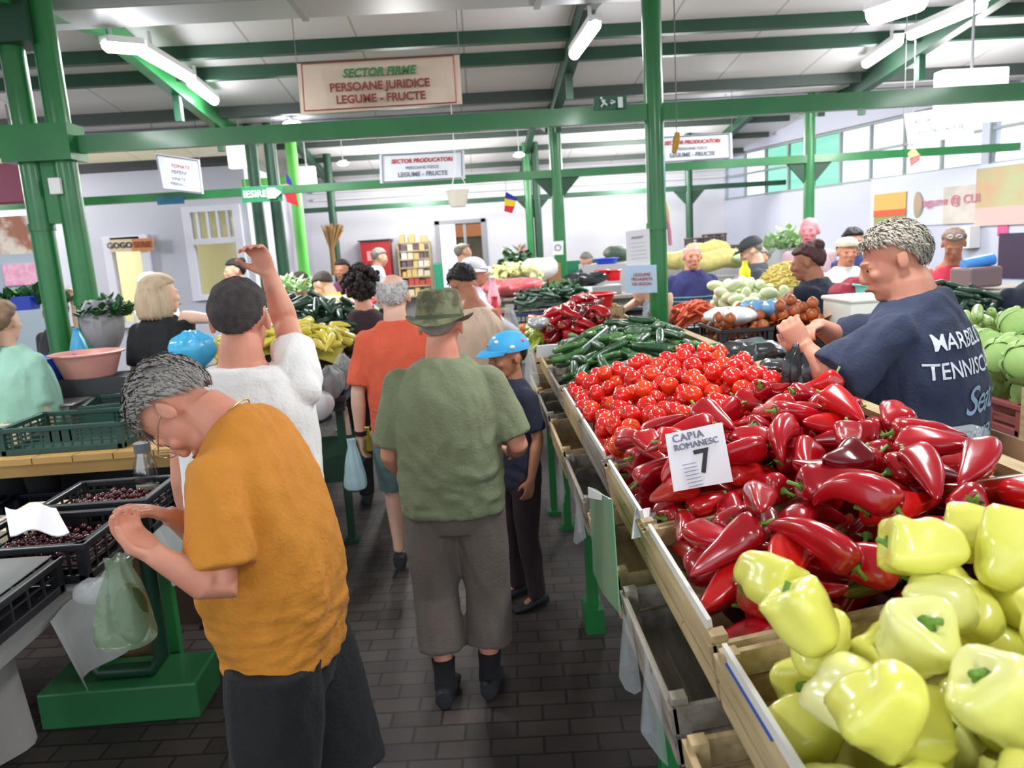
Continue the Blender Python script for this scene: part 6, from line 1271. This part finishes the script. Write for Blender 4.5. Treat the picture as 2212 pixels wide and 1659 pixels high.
# --- man in the mustard t-shirt, bent over his bag (nearest, left)
MU = cloth('mustard_cotton', (206, 136, 42), (192, 122, 34)); GRH = mat('grey_hair', (150, 146, 140), .8, c2=(118, 112, 106), scale=16); GRHL = mat('light_grey_strands', (160, 156, 150), .8, c2=(120, 114, 108), scale=14)
p = Person('man bending over in a mustard yellow t-shirt with short grey hair, nearest on the left', -.555, 1.86, face=80, H=1.72, skin=SKINR, lean=10, neck=48, htilt=16, hyaw=4, b=1.0, belly=.045, vs=.0048, near=True, fold=.012)
wl = near_vec(p, W(345, 1205, Y=1.56)); wr_ = near_vec(p, W(378, 1118, Y=1.84)); el = near_vec(p, W(478, 1275, Y=1.60)); er = near_vec(p, W(480, 1200, Y=2.04))
dl = p.R.transposed() @ (W(295, 1165, Y=1.58) - W(345, 1205, Y=1.56)); dr = p.R.transposed() @ (W(305, 1098, Y=1.78) - W(378, 1118, Y=1.84))
p.arms(L=(el, wl, dl, (0, .1, 1), .75), R=(er, wr_, dr, (0, .1, -1), .45)).legs(L=((-.09, .04, .48), (-.09, .0, .09)), R=((.09, -.08, .49), (.09, -.2, .1)))
p.body().shirt(MU, hem=.83, sleeve=.82, w=1.04, loose=.03, sr=.074, neck=1.465).pants(cloth('black_shorts', (18, 21, 24)), shorts=True, w=1.2, knee=.12).shoes(SOLE)
p.hair(GRH, tuft=2200, thick=.012, tm=GRHL, tl=.034, seed=3)
# spectacles and necklace, hearing aid
SP = mat('thin_metal', (180, 178, 170), .3, metal=.9); sg = MB()
for sx in (-1, 1):
    sg.tube([p.hp(sx * .031 + .024 * math.cos(a), .108, .0 + .019 * math.sin(a)) for a in [2 * PI * j / 16 for j in range(17)]], .0013, 6); sg.tube([p.hp(sx * .055, .105, .008), p.hp(sx * .082, .03, .006), p.hp(sx * .084, -.02, .0)], .0018, 6)
sg.build('spectacles', SP, p.root)
GOLD = mat('gold_chain', (214, 170, 90), .3, metal=.9); q = MB(); ch = [p.w(p.tpt(.082 * math.cos(a), .078 * math.sin(a), 1.475 - .0 * math.sin(a))) for a in [2 * PI * j / 40 for j in range(41)]]; q.tube(ch, .0022, 6); q.build('necklace', GOLD, p.root)
MUSTARD = p
# --- man in white t-shirt waving
WT = cloth('white_cotton', (236, 236, 232), (226, 226, 224)); DGH = mat('dark_grey_hair', (84, 76, 76), .8, c2=(52, 46, 46), scale=34, bump=1, bscale=260)
p = Person('man in a white t-shirt seen from behind with his right arm raised', -.77, 2.42, face=-4, H=1.80, skin=SKINR, b=1.1, vs=.0055, near=True, lean=3, hyaw=4)
hw = near_vec(p, W(583, 596, Y=2.62)); he = near_vec(p, W(618, 700, Y=2.62)); hd = p.R.transposed() @ (W(556, 540, Y=2.60) - W(583, 596, Y=2.62))
p.arms(R=(he, hw, hd, (-.3, -1, .1), .95)).legs().body().shirt(WT, hem=.78, sleeve=.6, w=1.06, loose=.02, neck=1.462).pants(cloth('grey_jeans', (70, 78, 96))).shoes()
p.hair(DGH, thick=.009, seed=5)
# --- man in camo hat and olive t-shirt (centre)
OL = cloth('olive_cotton', (126, 136, 104), (114, 124, 94)); TAUPE = cloth('taupe_cotton', (112, 100, 92), (98, 88, 82))
p = Person('man from behind in an olive green t-shirt, camouflage hat and knee length shorts', -.16, 2.93, face=-6, H=1.68, skin=SKINR, b=1.09, belly=.04, vs=.0065, near=True, hyaw=-4, htilt=4, fold=.011)
p.arms(L=((-.25, -.0, 1.08), (-.22, .16, .93), (.3, .8, -.3), (1, 0, 0), .6), R=((.285, .0, 1.1), (.24, .2, 1.02), (-.5, .8, 0), (-.5, 0, -1), .7)).legs(L=((-.105, .0, .47), (-.085, -.06, .09)), R=((.115, .03, .47), (.1, -.0, .09)))
p.body().shirt(OL, hem=.84, sleeve=.85, w=1.08, loose=.02, sr=.07).pants(TAUPE, shorts=True, w=1.1, knee=.62, name='long_shorts').shoes(SOLE, socks=cloth('black_sock', (22, 22, 26)))
p.hair(GRH, thick=.004, bald=.2)
CAMO = mat('camouflage_cloth', (112, 116, 84), .8, c2=(78, 78, 56), scale=16, contrast=.06, bump=.3); CAMO.node_tree.nodes
hb = MB(); ck_ = [2 * PI * j / 36 for j in range(36)]
def hring(rx, ry, z, wv=0): return [p.hp(math.cos(a) * rx, -.012 + math.sin(a) * ry, z + wv * math.cos(2 * a)) for a in ck_]
hb.rings([hring(.082, .098, .02), hring(.090, .106, .02), hring(.089, .105, .05), hring(.083, .1, .105), hring(.074, .09, .134), hring(.055, .066, .14), hring(.03, .04, .122), hring(.004, .006, .118)]); ho = hb.build('camo_hat', CAMO, p.root)
hb = MB(); hb.rings([hring(.088, .104, .024), hring(.108, .124, .016, .008), hring(.126, .14, .022, .02), hring(.128, .142, .027, .02), hring(.108, .124, .026, .008), hring(.088, .104, .034)]); hb.build('hat_brim', CAMO, ho)
hb = MB(); hb.rings([hring(.0915, .1075, .03), hring(.0915, .1075, .046), hring(.089, .105, .046), hring(.089, .105, .03)]); hb.build('hat_band', mat('khaki_band', (74, 82, 58), .8), ho)
# --- man in orange t-shirt
ORA = cloth('orange_cotton', (222, 98, 66), (206, 84, 56)); WHH = mat('white_hair', (206, 204, 202), .75, c2=(170, 166, 164), scale=20)
p = Person('balding white haired man from behind in an orange t-shirt', -.46, 4.12, face=3, H=1.74, skin=SKINP, b=.95, vs=.008, hyaw=-3)
p.arms(L=((-.235, -.02, 1.1), (-.25, .02, .85), (0, .1, -1), (1, 0, 0), .7), R=None).legs(L=((-.1, .14, .52), (-.1, .12, .12)), R=((.1, -.04, .47), (.1, -.14, .12)))
p.body().shirt(ORA, hem=.80, sleeve=.85, w=1.06, sr=.07).pants(cloth('teal_shorts', (110, 140, 138)), shorts=True, knee=.05, w=1.02).shoes(SOLE).hair(WHH, bald=.62, thick=.007, tuft=300, tl=.012)
q = MB(); a_, b_ = p.w((-.247, .017, .885)), p.w((-.25, .02, .86)); q.tube([a_, b_], .037, 16); q.build('wrist_watch', mat('black_strap', (20, 20, 24), .5), p.root)
# --- boy with blue cap
BC = mat('blue_floral_cap', (60, 168, 222), .6, c2=(60, 168, 222), scale=5)
p = Person('boy in a blue patterned cap and dark t-shirt beside the stall', .135, 3.72, face=118, H=1.40, skin=SKINT, b=.9, vs=.007, child=True, htilt=4)
p.arms().legs().body().shirt(cloth('navy_boy_shirt', (36, 40, 60)), hem=.8, sleeve=.8).pants(cloth('maroon_dark_trousers', (44, 26, 32))).shoes().hair(mat('dark_hair', (38, 30, 28), .7, c2=(24, 18, 18), scale=30), thick=.004)
p.cap(BC, bl=.07); co = p.capo
for i, (a, z, m_) in enumerate(((1.2, .07, 'p'), (2.0, .09, 'w'), (.4, .085, 'p'), (2.9, .06, 'w'), (3.6, .08, 'p'), (.0, .06, 'w'), (4.4, .07, 'w'), (5.3, .085, 'p'), (1.6, .105, 'w'))):
    mm = mat('pink_motif', (232, 84, 120), .6) if m_ == 'p' else mat('white_motif', (232, 240, 244), .6); cz = math.cos(math.asin(min(.99, (z - .035) / .088))) ** .8
    d = p.hp(math.cos(a) * .087 * cz, -.012 + math.sin(a) * .105 * cz, z); q = MB(); q.ell(d, (.014 * p.k * p.hs, .016 * p.k * p.hs, .011 * p.k * p.hs), None, 10, 6); q.build('flower_motif', mm, co)
# --- vendor in navy t-shirt with lettering (right)
NV = cloth('navy_cotton', (44, 54, 80), (38, 46, 70)); LGH = mat('light_grey_hair', (176, 168, 150), .8, c2=(140, 132, 122), scale=12); LGS = mat('pale_grey_strands', (190, 184, 166), .8, c2=(138, 130, 120), scale=10)
p = Person('stout grey haired vendor in a navy t-shirt with white lettering, right side', 1.48, 2.5, face=44, H=1.87, skin=SKINR, b=1.24, belly=.10, vs=.0055, near=True, neck=10, hyaw=28, htilt=6, lean=4, fold=.011, hsc=.95)
le = near_vec(p, W(1800, 818, Y=2.34)); lw = near_vec(p, W(1742, 755, Y=2.42)); ld = p.R.transposed() @ (W(1722, 720, Y=2.45) - W(1752, 762, Y=2.42)); re = near_vec(p, W(1830, 742, Y=2.85)); rw_ = near_vec(p, W(1770, 705, Y=2.78)); rd = p.R.transposed() @ (W(1735, 712, Y=2.7) - W(1775, 700, Y=2.78))
p.arms(L=(le, lw, ld, p.R.transposed() @ Vector((.3, .9, .2)), 1.0), R=(re, rw_, rd, p.R.transposed() @ Vector((0, -.3, -1)), .8)).legs()
def lettering(o):
    me = o.data; bvh = BVHTree.FromPolygons([v.co for v in me.vertices], [tuple(q.vertices) for q in me.polygons]); Rw, org, k = VEND.R, VEND.root.location, VEND.k
    NVL = mat('white_lettering', (214, 220, 226), .7); BLL = mat('grey_blue_lettering', (136, 160, 182), .7)
    yaw = math.radians(20)
    c = Vector((0, 0, 0)); right = Vector((math.cos(yaw), math.sin(yaw), 0)); back = Vector((math.sin(yaw), -math.cos(yaw), 0))   # points behind him
    for s_, size, dx, z, m_, sh, sp in (('MARBELLA', .07, .0, 1.355, NVL, .12, .98), ('TENNISCLUB', .07, .0, 1.275, NVL, .12, .98), ('Seat', .125, .02, 1.175, BLL, .5, .9), ('scene', .10, .0, 1.075, BLL, .5, .9), ('~~~~~~', .06, -.02, 1.01, BLL, .3, .8), ('MARBELLA', .022, .06, .97, NVL, 0, 1)):
        LET.append((s_, size, dx, z, m_, sh, sp, right, back, bvh))
LET = []; VEND = p
p.body().shirt(NV, hem=.72, sleeve=1.0, w=1.08, loose=.03, sr=.078, post=lettering).pants(cloth('dark_trousers', (36, 40, 50))).shoes().hair(LGH, tuft=2000, thick=.010, tm=LGS, tl=.026, seed=9)
LW = W(1735, 745, Y=2.4); bag('plastic_bag', 'black bag being opened in the hands of the navy vendor', (LW.x + .0, LW.y + .02, LW.z - .27), (.055, .06, .27), BLKBAG, 44, crump=.4)
# --- more people -----------------------------------------------------------------
BLK = cloth('black_cotton', (26, 28, 32)); BLON = mat('blonde_hair', (206, 186, 156), .7, c2=(168, 144, 118), scale=30, stretch=(1, 1, .15)); DKB_ = mat('dark_brown_hair', (48, 34, 30), .75, c2=(30, 22, 20), scale=30); BLH = mat('black_hair', (26, 24, 26), .7)
p = Person('woman with straight blonde hair in a black t-shirt reaching to the right', -2.05, 5.0, face=-14, H=1.80, skin=SKINP, b=.98, vs=.0085, hyaw=-30, female=True)
p.arms(R=(near_vec(p, W(398, 684, Y=4.95)), near_vec(p, W(470, 690, Y=4.85)), None, (0, 0, -1), .5), L=None).legs().body().shirt(BLK, hem=.8, sleeve=.8).pants(cloth('blue_jeans', (60, 74, 104))).shoes().hair(BLON, style='bob', thick=.018, length=.13)
p = Person('woman with a light brown ponytail in a mint green t-shirt at the left edge', -2.64, 4.3, face=-12, H=1.72, skin=SKINP, b=1.15, vs=.009, hyaw=10)
p.arms().legs().body().shirt(cloth('mint_cotton', (150, 196, 176)), hem=.78, sleeve=.9, w=1.15, loose=.04).pants(cloth('dark_leggings', (36, 40, 44))).shoes().hair(mat('light_brown_hair', (138, 112, 88), .7, c2=(104, 82, 64), scale=24), style='pony')
p = Person('cook in a white cap and white top behind the blonde woman', -2.95, 7.1, face=160, H=1.80, skin=SKINP, vs=.012); p.arms().legs().body().shirt(WT, hem=.78, sleeve=.9, w=1.1).pants(WT).shoes().cap(WT, brim=False)
p = Person('person behind the left green pillars with one forearm raised', -3.42, 6.35, face=170, H=1.66, skin=SKINP, vs=.012); p.arms(L=(near_vec(p, W(172, 705, Y=6.2)), near_vec(p, W(160, 655, Y=6.2)), None, (0, 1, 0), .8)).legs().body().shirt(cloth('dark_grey_top', (62, 60, 66))).pants(BLK).shoes().hair(DKB_, style='short')
p = Person('person with black hair and grey top by the kiosk window', -2.85, 9.3, face=120, H=1.88, skin=SKIN, vs=.013); p.arms().legs().body().shirt(cloth('grey_top', (110, 108, 110))).pants(cloth('denim', (90, 110, 150))).shoes().hair(BLH, style='bun')
p = Person('man in a grey t-shirt behind the green cucumbers, left of the boy in yellow', -1.93, 8.6, face=150, H=1.70, skin=SKINT, vs=.012, neck=10, htilt=10); p.arms(L=((-.2, .22, 1.15), (-.12, .38, 1.0)), R=((.24, .14, 1.12), (.18, .36, .98))).legs().body().shirt(cloth('grey_green_cotton', (124, 128, 118))).pants(cloth('light_denim', (110, 140, 180))).shoes().hair(DKB_)
p = Person('young man in a bright yellow t-shirt looking down to the left', -1.32, 7.2, face=65, H=1.74, skin=SKINP, vs=.010, neck=16, htilt=18, lean=8); p.arms(L=((-.2, .2, 1.1), (-.14, .34, .95)), R=None).legs().body().shirt(cloth('yellow_cotton', (232, 208, 32), (220, 196, 26)), sleeve=.85, w=1.05, sr=.08).pants(cloth('navy_shorts', (40, 46, 70)), shorts=True).shoes().hair(mat('brown_short_hair', (78, 68, 60), .8, c2=(50, 44, 40), scale=30), thick=.007)
p = Person('man in a maroon t-shirt behind the young man in yellow', -1.66, 9.6, face=172, H=1.80, skin=SKINT, vs=.012, hyaw=-8); p.arms().legs().body().shirt(cloth('maroon_cotton', (112, 50, 78)), w=1.08).pants(BLK).shoes().hair(DKB_)
p = Person('person with a big cloud of dark curly hair, mostly hidden by the orange t-shirt', -.84, 5.55, face=8, H=1.70, skin=SKIN, vs=.012); p.arms().legs().body().shirt(cloth('dark_plum', (60, 40, 50)), w=.95).pants(BLK).shoes().hair(DKB_, style='curly', thick=.03)
p = Person('grey haired person in a pale blue shirt before the red cabinet', -1.58, 12.2, face=-75, H=1.93, skin=SKIN, vs=.014, neck=10); p.arms().legs().body().shirt(cloth('pale_blue_shirt', (188, 194, 214))).pants(BLK).shoes().hair(GRH)
p = Person('man in black by the open back door', -.22, 11.3, face=-60, H=1.93, skin=SKIN, vs=.013, hyaw=-10); p.arms().legs().body().shirt(BLK).pants(cloth('dark_trousers', (36, 40, 50))).shoes().hair(GRH, bald=.7)
p = Person('woman in a cream sleeveless top with short black hair looking down', -.06, 5.3, face=38, H=1.75, skin=SKINT, vs=.009, neck=22, htilt=20, b=1.08); p.arms(R=((.24, -.02, 1.12), (.24, .16, .95))).legs().body().shirt(cloth('cream_cotton', (222, 196, 172)), tank=True, sleeve=0, w=1.12, hem=.76).pants(cloth('brown_trousers', (72, 58, 48))).shoes().hair(BLH, thick=.016, tuft=200, tl=.03)
WSH = cloth('white_patterned_shirt', (206, 206, 216), (176, 176, 192))
p = Person('woman in a white sun hat and pale shirt facing right', -.06, 6.75, face=-85, H=1.76, skin=SKINR, vs=.011, hyaw=0); p.arms(L=((-.2, .2, 1.15), (-.14, .42, 1.02)), R=((.22, .2, 1.15), (.14, .42, 1.02))).legs().body().shirt(WSH, sleeve=1.7, w=1.05).pants(cloth('dark_purple_trousers', (58, 44, 66))).shoes().hair(GRH)
p.cap(cloth('white_hat_cloth', (214, 214, 222)), bl=.05, zb=.03); q = MB(); q.rings([[p.hp(math.cos(a) * r, -.012 + math.sin(a) * (r + .016), z) for a in ck_] for r, z in ((.086, .04), (.112, .012), (.114, .008), (.086, .034))]); q.build('hat_brim', MATS['white_hat_cloth'], p.capo)
# right side
p = Person('seated looking vendor in a dark blue t-shirt by the far pillar', 1.52, 10.7, face=168, H=1.70, skin=SKIN, vs=.012, b=1.15, lean=8, neck=8); p.arms(L=((-.3, .1, 1.15), (-.2, .35, 1.02)), R=((.3, .1, 1.15), (.2, .35, 1.0))).legs().body().shirt(cloth('blue_navy_cotton', (50, 56, 94)), w=1.2, sleeve=.95).pants(BLK).shoes().hair(GRH)
POLO = bpy.data.materials.new('striped_polo')
def stripes():
    POLO.use_nodes = True; nt = POLO.node_tree; b = nt.nodes['Principled BSDF']; tc = nt.nodes.new('ShaderNodeTexCoord'); sx = nt.nodes.new('ShaderNodeSeparateXYZ'); r = nt.nodes.new('ShaderNodeValToRGB'); r.color_ramp.interpolation = 'CONSTANT'
    a = nt.nodes.new('ShaderNodeMath'); a.operation = 'SUBTRACT'; a.inputs[1].default_value = .95; nt.links.new(tc.outputs['Object'], sx.inputs[0]); nt.links.new(sx.outputs[2], a.inputs[0]); a2 = nt.nodes.new('ShaderNodeMath'); a2.operation = 'MULTIPLY'; a2.inputs[1].default_value = 2; nt.links.new(a.outputs[0], a2.inputs[0]); nt.links.new(a2.outputs[0], r.inputs[0]); nt.links.new(r.outputs[0], b.inputs['Base Color']); b.inputs['Roughness'].default_value = .85
    e = r.color_ramp.elements; e[0].position = 0; e[0].color = (*lin((44, 46, 96)), 1); e[1].position = .26; e[1].color = (*lin((190, 70, 90)), 1)
    for ps, c in ((.29, (48, 40, 84)), (.40, (206, 198, 110)), (.43, (30, 44, 66)), (.52, (110, 150, 160)), (.545, (34, 48, 74)), (.60, (120, 160, 170)), (.62, (44, 46, 100))): x = e.new(ps); x.color = (*lin(c), 1)
stripes()
p = Person('older man in a navy polo with coloured stripes behind the carrots', 2.0, 7.15, face=176, H=1.77, skin=SKINR, b=1.08, vs=.010); p.arms().legs().body().shirt(POLO, sleeve=.9, w=1.08, name='polo_shirt').pants(cloth('dark_trousers', (36, 40, 50))).shoes().hair(WHH, thick=.006, bald=.5)
p = Person('man in a black flat cap and charcoal t-shirt looking left', 2.72, 7.4, face=70, H=1.79, skin=SKINP, vs=.011, neck=12, htilt=10); p.arms().legs().body().shirt(cloth('charcoal_cotton', (62, 66, 76))).pants(BLK).shoes().hair(GRH, thick=.004); p.cap(mat('black_cap_cloth', (36, 38, 42), .7), bl=.06)
p = Person('bald pink faced man standing tallest by the right pillar', 3.35, 7.7, face=165, H=1.95, skin=mat('flushed_skin', (206, 130, 136), .6), vs=.012, hyaw=-20); p.arms().legs().body().shirt(cloth('pinkish_shirt', (200, 170, 180))).pants(BLK).shoes(); q = MB(); q.tube([p.w(p.tpt(.07 * math.cos(a), .066 * math.sin(a), 1.47)) for a in [2 * PI * j / 20 for j in range(21)]], .014, 8); q.build('dark_scarf', BLK, p.root)
p = Person('person in a lilac top between the black cap man and the woman with the bun', 3.05, 8.25, face=150, H=1.66, skin=SKINR, vs=.012, b=1.1); p.arms(R=((.3, .1, 1.3), (.5, .2, 1.25))).legs().body().shirt(cloth('lilac_cotton', (160, 128, 168)), w=1.15).pants(BLK).shoes().hair(GRH)
AUB = mat('auburn_hair', (88, 50, 52), .6, c2=(60, 36, 38), scale=24)
p = Person('woman with auburn hair tied up in a dark navy t-shirt, leaning over her stall', 2.40, 5.25, face=55, H=1.74, skin=SKINT, b=1.12, vs=.0085, lean=10, hyaw=6, side=0)
p.arms(L=(near_vec(p, W(1712, 640, Y=5.2)), near_vec(p, W(1660, 672, Y=5.35)), None, (0, 0, -1), .6), R=(near_vec(p, W(1845, 640, Y=5.35)), near_vec(p, W(1842, 690, Y=5.5)), None, None, .5)).legs().body().shirt(cloth('midnight_cotton', (30, 38, 58)), w=1.12, sleeve=.85).pants(BLK).shoes().hair(AUB, style='bun', thick=.016)
p = Person('woman in a white t-shirt with a red mark and pale hair band', 3.25, 6.7, face=172, H=1.73, skin=SKINR, b=1.12, vs=.010); p.arms().legs().body().shirt(cloth('bright_white_cotton', (240, 240, 244)), w=1.15, sleeve=.9).pants(BLK).shoes().hair(BLH, thick=.006); p.cap(cloth('pale_band', (206, 200, 180)), brim=False, zb=.055)
q = MB(); c = p.w(p.tpt(.09, .17, 1.22)); q.prism([(-.06, -.03), (.06, .05), (.03, -.06)], -.004, .004, Matrix.Translation(c)); q.build('red_print', mat('red_print_cloth', (210, 40, 60), .8), p.root)
p = Person('person with black topknot in dark blue behind the woman in white', 3.75, 7.6, face=175, H=1.80, skin=SKINT, vs=.012); p.arms().legs().body().shirt(cloth('deep_blue_cotton', (48, 62, 112))).pants(BLK).shoes().hair(BLH, style='bun', thick=.02)
p = Person('woman in a strapless red top with glasses on her head, right', 4.0, 6.35, face=150, H=1.77, skin=SKINT, vs=.0095, neck=14, htilt=12, b=.98)
p.arms(L=((-.24, .12, 1.14), (-.08, .32, 1.06)), R=((.24, .12, 1.14), (.06, .34, 1.08))).legs().body().shirt(cloth('red_jersey', (206, 50, 76)), tank=True, sleeve=0, w=1.08, hem=.9, name='strapless_top').pants(BLK).shoes().hair(mat('sandy_brown_hair', (128, 106, 92), .7), style='pony')
q = MB()
for sx in (-1, 1): q.tube([p.hp(sx * .03 + .02 * math.cos(a), .07, .105 + .014 * math.sin(a)) for a in [2 * PI * j / 12 for j in range(13)]], .003, 6)
q.build('glasses', mat('white_frame_glasses', (230, 235, 240), .2), p.root)
p = Person('person in dark navy bending at the right picture edge', 3.75, 5.0, face=150, H=1.66, skin=SKIN, vs=.010, lean=22, b=1.1); p.arms().legs().body().shirt(cloth('ink_navy_cotton', (48, 54, 74)), w=1.15, sleeve=1.5).pants(BLK).shoes().hair(DKB_)
p = Person('woman in a grey patterned top behind the front pillar, her bare arm on the stall', 1.52, 6.25, face=70, H=1.58, skin=SKINP, vs=.010, lean=16, neck=10, b=1.1)
p.arms(L=(near_vec(p, W(1446, 640, Y=6.05)), near_vec(p, W(1438, 688, Y=6.0)), None, None, .6), R=(near_vec(p, W(1380, 650, Y=6.4)), near_vec(p, W(1348, 668, Y=6.3)), None, (0, 0, -1), .6)).legs().body().shirt(mat('grey_patterned_cotton', (170, 178, 190), .85, c2=(96, 104, 120), scale=30), w=1.1, sleeve=.3, hem=.74).pants(BLK).shoes().hair(GRH)
bake_all()
# lettering printed on the vendor's shirt: text projected on the cloth
for s_, size, dx, z, m_, sh, sp, right, back, bvh in LET:
    cu = bpy.data.curves.new('lettering', 'FONT'); cu.body = s_; cu.size = size; cu.align_x = 'CENTER'; cu.align_y = 'CENTER'; cu.shear = sh; cu.space_character = sp; cu.resolution_u = 4; cu.offset = .0007
    o = bpy.data.objects.new('lettering', cu); COL.objects.link(o); o['dx'] = dx; LET2 = globals().setdefault('LET2', []); LET2.append((o, dx, z, m_, right, back, bvh)); defer(o)
def mk():
    dg = bpy.context.evaluated_depsgraph_get(); dg.update(); res = []
    for o, dx, z, m_, right, back, bvh in LET2: res.append(bpy.data.meshes.new_from_object(o.evaluated_get(dg)))
    for me, (o, dx, z, m_, right, back, bvh) in zip(res, LET2):
        bm = bmesh.new(); bm.from_mesh(me); bmesh.ops.triangulate(bm, faces=bm.faces)
        for _ in range(2):
            es = [e for e in bm.edges if e.calc_length() > .012]
            if es: bmesh.ops.subdivide_edges(bm, edges=es, cuts=1, use_grid_fill=False); bmesh.ops.triangulate(bm, faces=bm.faces)
        for v in bm.verts:
            p = right * (v.co.x + dx) + Vector((0, 0, z * VEND.k + v.co.y)) ; hit, n, i, d = bvh.ray_cast(p + back * .8, -back)
            v.co = (hit + back * .0035 + n * .002) if hit is not None else p + back * .1
        bad = [f for f in bm.faces if max(e.calc_length() for e in f.edges) > .05]; bmesh.ops.delete(bm, geom=bad, context='FACES')
        m2 = bpy.data.meshes.new('lettering'); bm.to_mesh(m2); m2.materials.append(m_); no = bpy.data.objects.new('lettering', m2); COL.objects.link(no); no.parent = VEND.so; bpy.data.objects.remove(o)
BAKE.clear()
if LET: mk()
